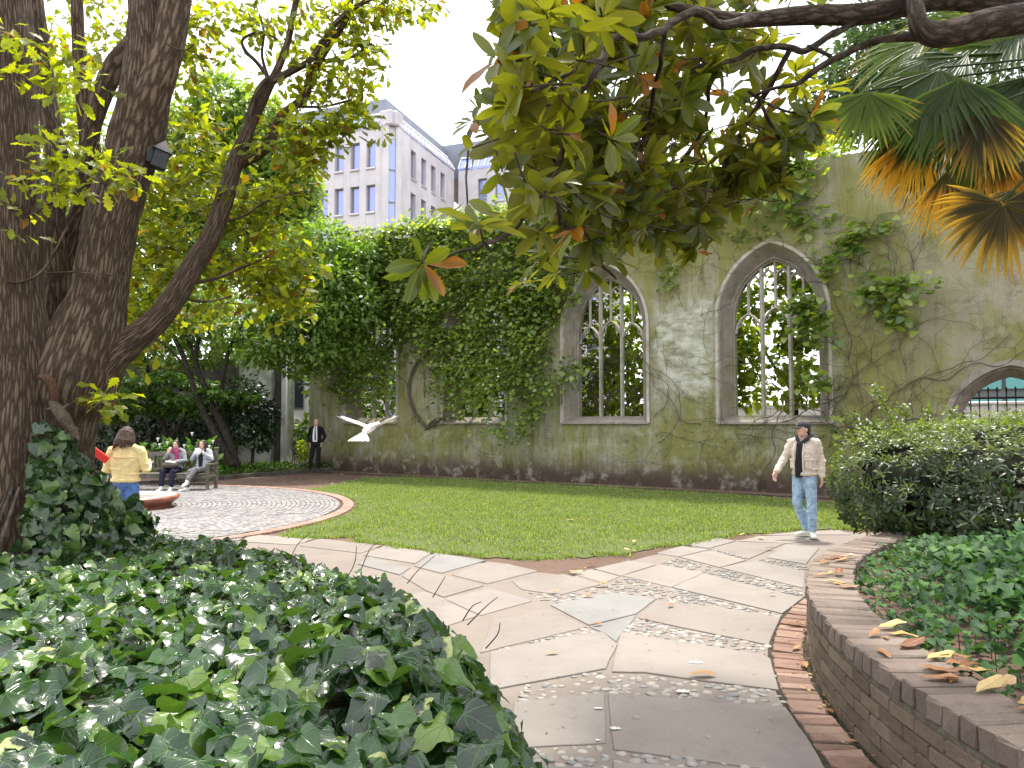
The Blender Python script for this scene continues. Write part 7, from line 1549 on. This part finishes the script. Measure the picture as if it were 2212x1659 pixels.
# ------------------------------------------------------------------ dove in flight
M['dove'] = plain('white_feather', (.82, .80, .79), .6, .3, 40, .04); M['dove2'] = plain('grey_pink_feather', (.62, .50, .48), .6, .3, 40, .06)
dp = P(797, 926, 8.2); dove = thing('dove', 'white dove flying across the lawn with wings raised', 'bird', tuple(dp), math.radians(160))
b = MB(); loft(b, [(0, -.17, .045), (0, -.13, .04), (0, -.06, .02), (0, .03, -.01), (0, .11, -.03)], [.016, .026, .044, .048, .022]); ellipsoid(b, (0, -.19, .055), (.024, .030, .024), None, 10, 8); loft(b, [(0, -.21, .054), (0, -.235, .048)], [.008, .003]); remeshed('body', b, M['dove'], .006, dove, 2)
b = MB()
for k in range(9):
    a = (k - 4) * .17; d = Vector((math.sin(a) * 1.15, math.cos(a), -.62)); V = []; 
    for f, w in ((0, .012), (.5, .020), (.85, .024), (1, .012)):
        c = Vector((0, .09, -.03)) + d * .165 * f + Vector((0, 0, .003 * (k % 2))); V += [tuple(c - Vector((w, 0, 0))), tuple(c + Vector((w, 0, 0))), tuple(c + Vector((w, 0, -.004))), tuple(c + Vector((-w, 0, -.004)))]
    b.add(V, [(i * 4 + j, i * 4 + (j + 1) % 4, (i + 1) * 4 + (j + 1) % 4, (i + 1) * 4 + j) for i in range(3) for j in range(4)])
b.build('tail', M['dove'], dove, True, False)
for sx in (-1, 1):
    b = MB(); st_ = [(.02, -.07, .085, .015), (.10, -.085, .095, .045), (.19, -.075, .085, .075), (.27, -.035, .062, .105), (.335, .02, .020, .130)]; V = []
    for x, y, c, z in st_:
        for f, h in ((0, .006), (.25, .012), (.6, .006), (1, -.002)): V.append((sx * x, y + f * c * 1.25, z + h))
        for f, h in ((1, -.006), (.6, -.004), (.25, -.006), (0, -.006)): V.append((sx * x, y + f * c * 1.25, z + h))
    F = [(i * 8 + j, i * 8 + (j + 1) % 8, (i + 1) * 8 + (j + 1) % 8, (i + 1) * 8 + j) for i in range(4) for j in range(8)] + [tuple(range(8)), tuple(range(32, 40))]
    b.add(V, F)
    w = b.build('wing', M['dove'], dove, True, False)
    for k in range(10):
        f = k / 9; x = .10 + .235 * f; i = np.interp(x, [s[0] for s in st_], [0, 1, 2, 3, 4]); y = np.interp(x, [s[0] for s in st_], [s[1] + s[2] * 1.1 for s in st_]); z = np.interp(x, [s[0] for s in st_], [s[3] for s in st_]); L = .05 + .03 * math.sin(f * 3); a = .2 + .9 * f
        q = MB(); d = Vector((sx * math.sin(a), math.cos(a), .18 * f)); c0 = Vector((sx * x, y - .03, z)); n_ = Vector((math.cos(a) * sx, -math.sin(a), 0)) * .012
        q.add([tuple(c0 - n_), tuple(c0 + n_), tuple(c0 + d * L + n_ * .9), tuple(c0 + d * (L + .018)), tuple(c0 + d * L - n_ * .9)] + [tuple(v + Vector((0, 0, -.003))) for v in (c0 - n_, c0 + n_, c0 + d * L + n_ * .9, c0 + d * (L + .018), c0 + d * L - n_ * .9)], [(0, 1, 2, 3, 4), (9, 8, 7, 6, 5)] + [(i, (i + 1) % 5, 5 + (i + 1) % 5, 5 + i) for i in range(5)])
        q.build('feather', M['dove'] if k % 3 else M['dove2'], w, False, False)
# ------------------------------------------------------------------ squirrel on the trunk, head down
M['fur'] = plain('grey_brown_fur', (.085, .064, .048), .9, .15, 70, .4, .5); M['fur_tail'] = plain('brown_tail_fur', (.085, .048, .032), .95, .1, 70, .4, .5)
sqY = 6.25; sq = thing('squirrel', 'grey-brown squirrel climbing head down on the furrowed trunk above the ivy', 'squirrel', tuple(P(140, 905, sqY))); so_ = Vector(sq.location)
def sp_(u, v, dy=0): return P(u, v, sqY + dy) - so_
b = MB(); loft(b, [sp_(112, 868), sp_(125, 885, -.02), sp_(140, 905, -.04), sp_(150, 920, -.03), sp_(160, 932, -.03)], [.030, .050, .052, .040, .028]); ellipsoid(b, sp_(165, 940, -.03), (.028, .030, .034), None, 10, 8); loft(b, [sp_(168, 946, -.05), sp_(171, 952, -.06)], [.016, .008])
for u, v in ((158, 930), (168, 932)): ellipsoid(b, sp_(u, v, -.04), (.009, .007, .014), None, 8, 6)
for a, c in (((118, 880), (97, 887)), ((132, 888), (148, 872)), ((146, 922), (138, 945)), ((156, 922), (176, 930))): loft(b, [sp_(*a), sp_((a[0] + c[0]) / 2, (a[1] + c[1]) / 2, -.03), sp_(*c, .03)], [.022, .014, .009])
remeshed('body', b, M['fur'], .006, sq, 2)
b = MB(); pp, rr = smooth_path([sp_(116, 872), sp_(118, 850, -.03), sp_(110, 828, -.05), sp_(95, 815, -.06), sp_(80, 817, -.05)], [.022, .040, .045, .038, .012], 6); loft(b, pp, [(r, r * .6) for r in rr]); t_ = remeshed('tail', b, M['fur_tail'], .006, sq, 2)
b = MB(); ellipsoid(b, sp_(163, 938, -.062), (.005, .004, .005), None, 6, 5); b.build('eye', M['eye'], sq, True, False)
# ------------------------------------------------------------------ dark box on the trunk
M['box_wood'] = plain('dark_box', (.035, .037, .042), .6, .3, 20, .2)
bxp = P(345, 342, 6.8); nb_ = thing('nest_box', 'small dark box with a pitched top fixed to the side of the trunk', 'nest box', tuple(bxp))
Rb = Euler((.1, math.radians(14), .6)).to_matrix(); b = MB(); box(b, (0, 0, -.02), (.13, .13, .16), Rb, .006); b.build('body', M['box_wood'], nb_, False, False)
b = MB(); vs_ = [(-.085, -.085, 0), (.085, -.085, 0), (.085, .085, 0), (-.085, .085, 0), (0, 0, .12)]; b.add([tuple(Rb @ (Vector(v) + Vector((0, 0, .062)))) for v in vs_], [(3, 2, 1, 0), (0, 1, 4), (1, 2, 4), (2, 3, 4), (3, 0, 4)]); b.build('roof', M['box_wood'], nb_, False, False)
b = MB(); box(b, Rb @ Vector((-.085, 0, 0)), (.04, .04, .14), Rb); b.build('bracket', M['box_wood'], nb_, False, False)

# ------------------------------------------------------------------ fallen leaves
T_DEAD = [leaf_tmpl(O_MAG, f, d, 2, .12, 31 + i) for i, (f, d) in enumerate(((.25, -.10), (.12, .12), (.38, -.05), (-.15, -.12), (.08, .05)))]
dm = [raw_mesh('fallen_leaf', t['v'], t['f'].ravel(), np.full(len(t['f']), 4, np.int32), t['uv'], M['dead'], True) for t in T_DEAD]
ym = [raw_mesh('fallen_leaf', t['v'], t['f'].ravel(), np.full(len(t['f']), 4, np.int32), t['uv'], M['yleaf'], True) for t in T_DEAD]
rl_ = random.Random(5)
def fallen(p, rz, L, label, group, yellow=False, tilt=.07):
    L *= 1.3; i = rl_.randrange(5); o = bpy.data.objects.new('fallen_leaf', (ym if yellow else dm)[i]); COL.objects.link(o); o.scale = (L, L, L)
    o.rotation_euler = (rl_.uniform(-tilt, tilt), rl_.uniform(-tilt, tilt), rz); o.location = (p.x, p.y, p.z + .018); tag(o, label, 'fallen leaf', group)
def C5(x, y): return G((1850 + .3467 * x) * .8848, (1300 + .3467 * y) * .8848, HT)
for (x, y, a, L, lab, yl) in [(850, 690, 1.4, .15, 'pale dry leaf with a brown middle lying on the coping beside the ground cover', 1), (920, 728, 1.5, .16, 'thin tan leaf lying just below the pale dry leaf on the coping', 1), (790, 755, 1.0, .10, 'rust brown leaf leaning left at the top of the cluster on the coping', 0), (910, 770, .3, .07, 'small curled russet leaf behind the two crossed leaves on the coping', 0), (840, 830, 3.0, .10, 'short upright chestnut leaf at the outer edge of the coping', 0), (1000, 815, 1.2, .17, 'long orange leaf with a curled edge in the middle of the coping', 0), (1210, 880, 1.4, .17, 'long golden-brown leaf pointing at the ground cover on the coping', 0), (1200, 915, 1.3, .16, 'yellowish leaf tucked under the golden-brown leaf on the coping', 1),
    (1330, 940, 1.5, .15, 'pinkish brown leaf across the inner edge of the coping', 0), (1150, 965, 1.7, .12, 'broad reddish leaf lying flat near the outer edge of the coping', 0), (1300, 995, 1.3, .11, 'dark pink-brown leaf beside the broad reddish leaf on the coping', 0), (1410, 985, 1.1, .18, 'bright yellow-edged leaf at the inner edge of the coping', 1), (1440, 960, 1.0, .16, 'dark orange leaf half under the yellow-edged leaf', 0), (1160, 1050, 1.6, .14, 'large curled brown leaf hanging over the outer edge of the coping', 0), (1360, 1080, .7, .10, 'small tan leaf with a long stalk on the near part of the coping', 0), (1550, 1150, .9, .16, 'large pale yellow leaf on the near part of the coping', 1), (1590, 1105, 1.2, .07, 'small dark crumpled leaf beside the large pale yellow leaf', 0), (1730, 1120, .8, .13, 'caramel leaf by the soil on the near part of the coping', 0), (1830, 1270, 1.5, .16, 'brown leaf at the right end of the coping nearest the viewer', 0), (1840, 1230, 1.2, .14, 'pale tan leaf under the nearest brown leaf on the coping', 1),
    (460, 190, 1.4, .16, 'brown leaf across the far tip of the coping', 0), (440, 228, .9, .13, 'orange-brown leaf in the far heap on the coping', 0), (540, 212, 1.2, .12, 'pale orange leaf at the inner side of the far heap on the coping', 0), (570, 185, 1.5, .12, 'dark red leaf at the back of the far heap on the coping', 0), (390, 315, 1.4, .10, 'deep red leaf at the outer side of the second heap on the coping', 0), (570, 315, .5, .14, 'upright rusty leaf in the second heap on the coping', 0), (480, 300, 1.0, .11, 'yellow-green leaf in the middle of the second heap on the coping', 1), (440, 352, 1.5, .15, 'whitish dry leaf at the near side of the second heap on the coping', 1), (530, 375, 1.5, .14, 'maroon leaf below the whitish dry leaf on the coping', 0), (590, 395, 1.4, .10, 'reddish leaf touching the ground cover at the second heap', 0)]:
    fallen(C5(x, y), -a + rl_.uniform(-.2, .2), L, lab, 'fallen leaves on the planter wall coping', bool(yl), .09)
for (x, y, a, L, lab, yl) in [(1120, 1070, 1.5, .15, 'large russet leaf lying along the pebble strip on the path'), (995, 625, .6, .08, 'orange leaf standing on a pale flagstone near the blue-grey stone'), (210, 925, 1.4, .08, 'red-brown leaf on the flagstone beside the ivy'), (510, 740, 1.2, .08, 'pink-tan leaf at the joint below the blue-grey flagstone'), (1730, 745, 1.6, .14, 'long red leaf lying on the brick edging'), (1780, 905, 1.0, .08, 'brown leaf on the brick edging beside the curved wall'), (1870, 1030, .2, .10, 'pinkish leaf leaning against the foot of the curved wall'), (2040, 1325, .1, .09, 'peach-coloured leaf on the nearest bricks of the edging'), (855, 705, .2, .06, 'small cream leaf at the end of a pebble strip'), (515, 485, 1.4, .13, 'brown leaf lying on pebbles left of the blue-grey flagstone'), (230, 530, 1.4, .09, 'pale leaf on the flagstone left of the pebbles'), (440, 555, 1.5, .10, 'tan leaf just above the blue-grey flagstone'), (990, 560, 1.4, .09, 'rusty leaf at the corner where three flagstones meet'), (1630, 547, 1.5, .06, 'small red leaf on the pale flagstone before the brick edging'), (1610, 250, 1.5, .10, 'thin brown leaf on the flagstone near the man in the cap')] and [(a + (0,)) for a in [(1120, 1070, 1.5, .15, 'large russet leaf lying along the pebble strip on the path'), (995, 625, .6, .08, 'orange leaf standing on a pale flagstone near the blue-grey stone'), (210, 925, 1.4, .08, 'red-brown leaf on the flagstone beside the ivy'), (510, 740, 1.2, .08, 'pink-tan leaf at the joint below the blue-grey flagstone'), (1730, 745, 1.6, .14, 'long red leaf lying on the brick edging'), (1780, 905, 1.0, .08, 'brown leaf on the brick edging beside the curved wall'), (1870, 1030, .2, .10, 'pinkish leaf leaning against the foot of the curved wall'), (2040, 1325, .1, .09, 'peach-coloured leaf on the nearest bricks of the edging'), (855, 705, .2, .06, 'small cream leaf at the end of a pebble strip'), (515, 485, 1.4, .13, 'brown leaf lying on pebbles left of the blue-grey flagstone'), (230, 530, 1.4, .09, 'pale leaf on the flagstone left of the pebbles'), (440, 555, 1.5, .10, 'tan leaf just above the blue-grey flagstone'), (990, 560, 1.4, .09, 'rusty leaf at the corner where three flagstones meet'), (1630, 547, 1.5, .06, 'small red leaf on the pale flagstone before the brick edging'), (1610, 250, 1.5, .10, 'thin brown leaf on the flagstone near the man in the cap')]]:
    q = R3(x, y); q.z = .028; fallen(q, -a, L, lab, 'fallen leaves on the path', yl)
for (x, y, L, lab, yl) in [(770, 215, .11, 'pale curled leaf at the front edge of the grass', 1), (790, 270, .14, 'whitish leaf on the bare earth by the path edge', 1), (540, 345, .11, 'orange leaf on the bare earth near the point of the path', 0), (425, 375, .09, 'red leaf at the point where the path turns', 0), (365, 398, .13, 'yellow leaf at the point where the path turns', 1), (1440, 165, .09, 'cream leaf on the strip of bare earth', 1), (1570, 175, .13, 'yellow-orange leaf on the edge of the grass near the man in the cap', 1), (485, 65, .13, 'orange leaf out on the open grass', 0), (350, 62, .12, 'tan leaf out on the open grass', 1)]:
    q = R3(x, y); q.z = .03; fallen(q, rl_.uniform(0, 6), L, lab, 'fallen leaves on the grass edge', bool(yl))
def litter(name, label, pts, sizes):
    k = len(pts); th = RNG.uniform(0, 6.3, k); o = joined(name, T_DEAD, np.array(pts), orient(np.stack([np.cos(th), np.sin(th), np.zeros(k)], 1), np.array([0, 0, 1.0]) + RNG.normal(0, .2, (k, 3))), np.array(sizes), [M['dead'], M['yleaf']], None, RNG.integers(0, 2, k).astype(np.int32)); tag(o, label, 'leaf litter', kind='stuff')
pts = [G(rl_.uniform(900, 1700), rl_.uniform(1200, 1640)) for k in range(90)]; litter('leaf_litter', 'tiny dry leaf scraps scattered over the stone path', [(p.x, p.y, .03) for p in pts], RNG.uniform(.012, .035, 90))
pts = [G(rl_.uniform(520, 820), rl_.uniform(1020, 1052)) for k in range(90)]; litter('pale_leaf_litter', 'small pale leaves lying on the dark soil by the far kerb', [(p.x, p.y, .02) for p in pts], RNG.uniform(.06, .12, 90))
pts = [pol(PR + rl_.uniform(.01, .12), math.radians(rl_.uniform(150, 198)), .034) for k in range(110)]; litter('wall_foot_litter', 'leaf scraps gathered along the foot of the curved wall', [tuple(p) for p in pts], RNG.uniform(.015, .05, 110))
pts = [W(rl_.uniform(-9, 9), -rl_.uniform(.15, 1.0), .015) for k in range(140)]; litter('soil_leaf_litter', 'brown leaf scraps on the bare soil along the foot of the church wall', [tuple(p) for p in pts], RNG.uniform(.04, .09, 140))
# white splashes on the paving
M['dropping'] = plain('chalky_dropping', (.50, .49, .46), .8, .2, 60, .3)
for x, y, s, lab in ((1165, 975, .075, 'large white star-shaped bird dropping in the middle of a flagstone'), (1085, 1160, .07, 'white bird dropping splashed over the pebbles of the strip'), (655, 1400, .045, 'white bird dropping beside the long joint between two flagstones'), (550, 1270, .04, 'faint white bird dropping on the flagstone nearest the ivy'), (545, 1475, .02, 'round white spot of bird dropping at the flagstone corner')):
    q = R3(x, y); s *= .8; n = 26; pts = [Vector((q.x + s * (.62 + .55 * noise.noise(Vector((i * .83, s * 90, 1)))) * math.cos(2 * PI * i / n) * 1.3, q.y + s * (.62 + .55 * noise.noise(Vector((i * .83, s * 90, 1)))) * math.sin(2 * PI * i / n) * .8, 0)) for i in range(n)]
    b = MB(); sheet(b, pts, .0235, .0); tag(b.build('bird_dropping', M['dropping']), lab, 'dropping', 'bird droppings on the paving')
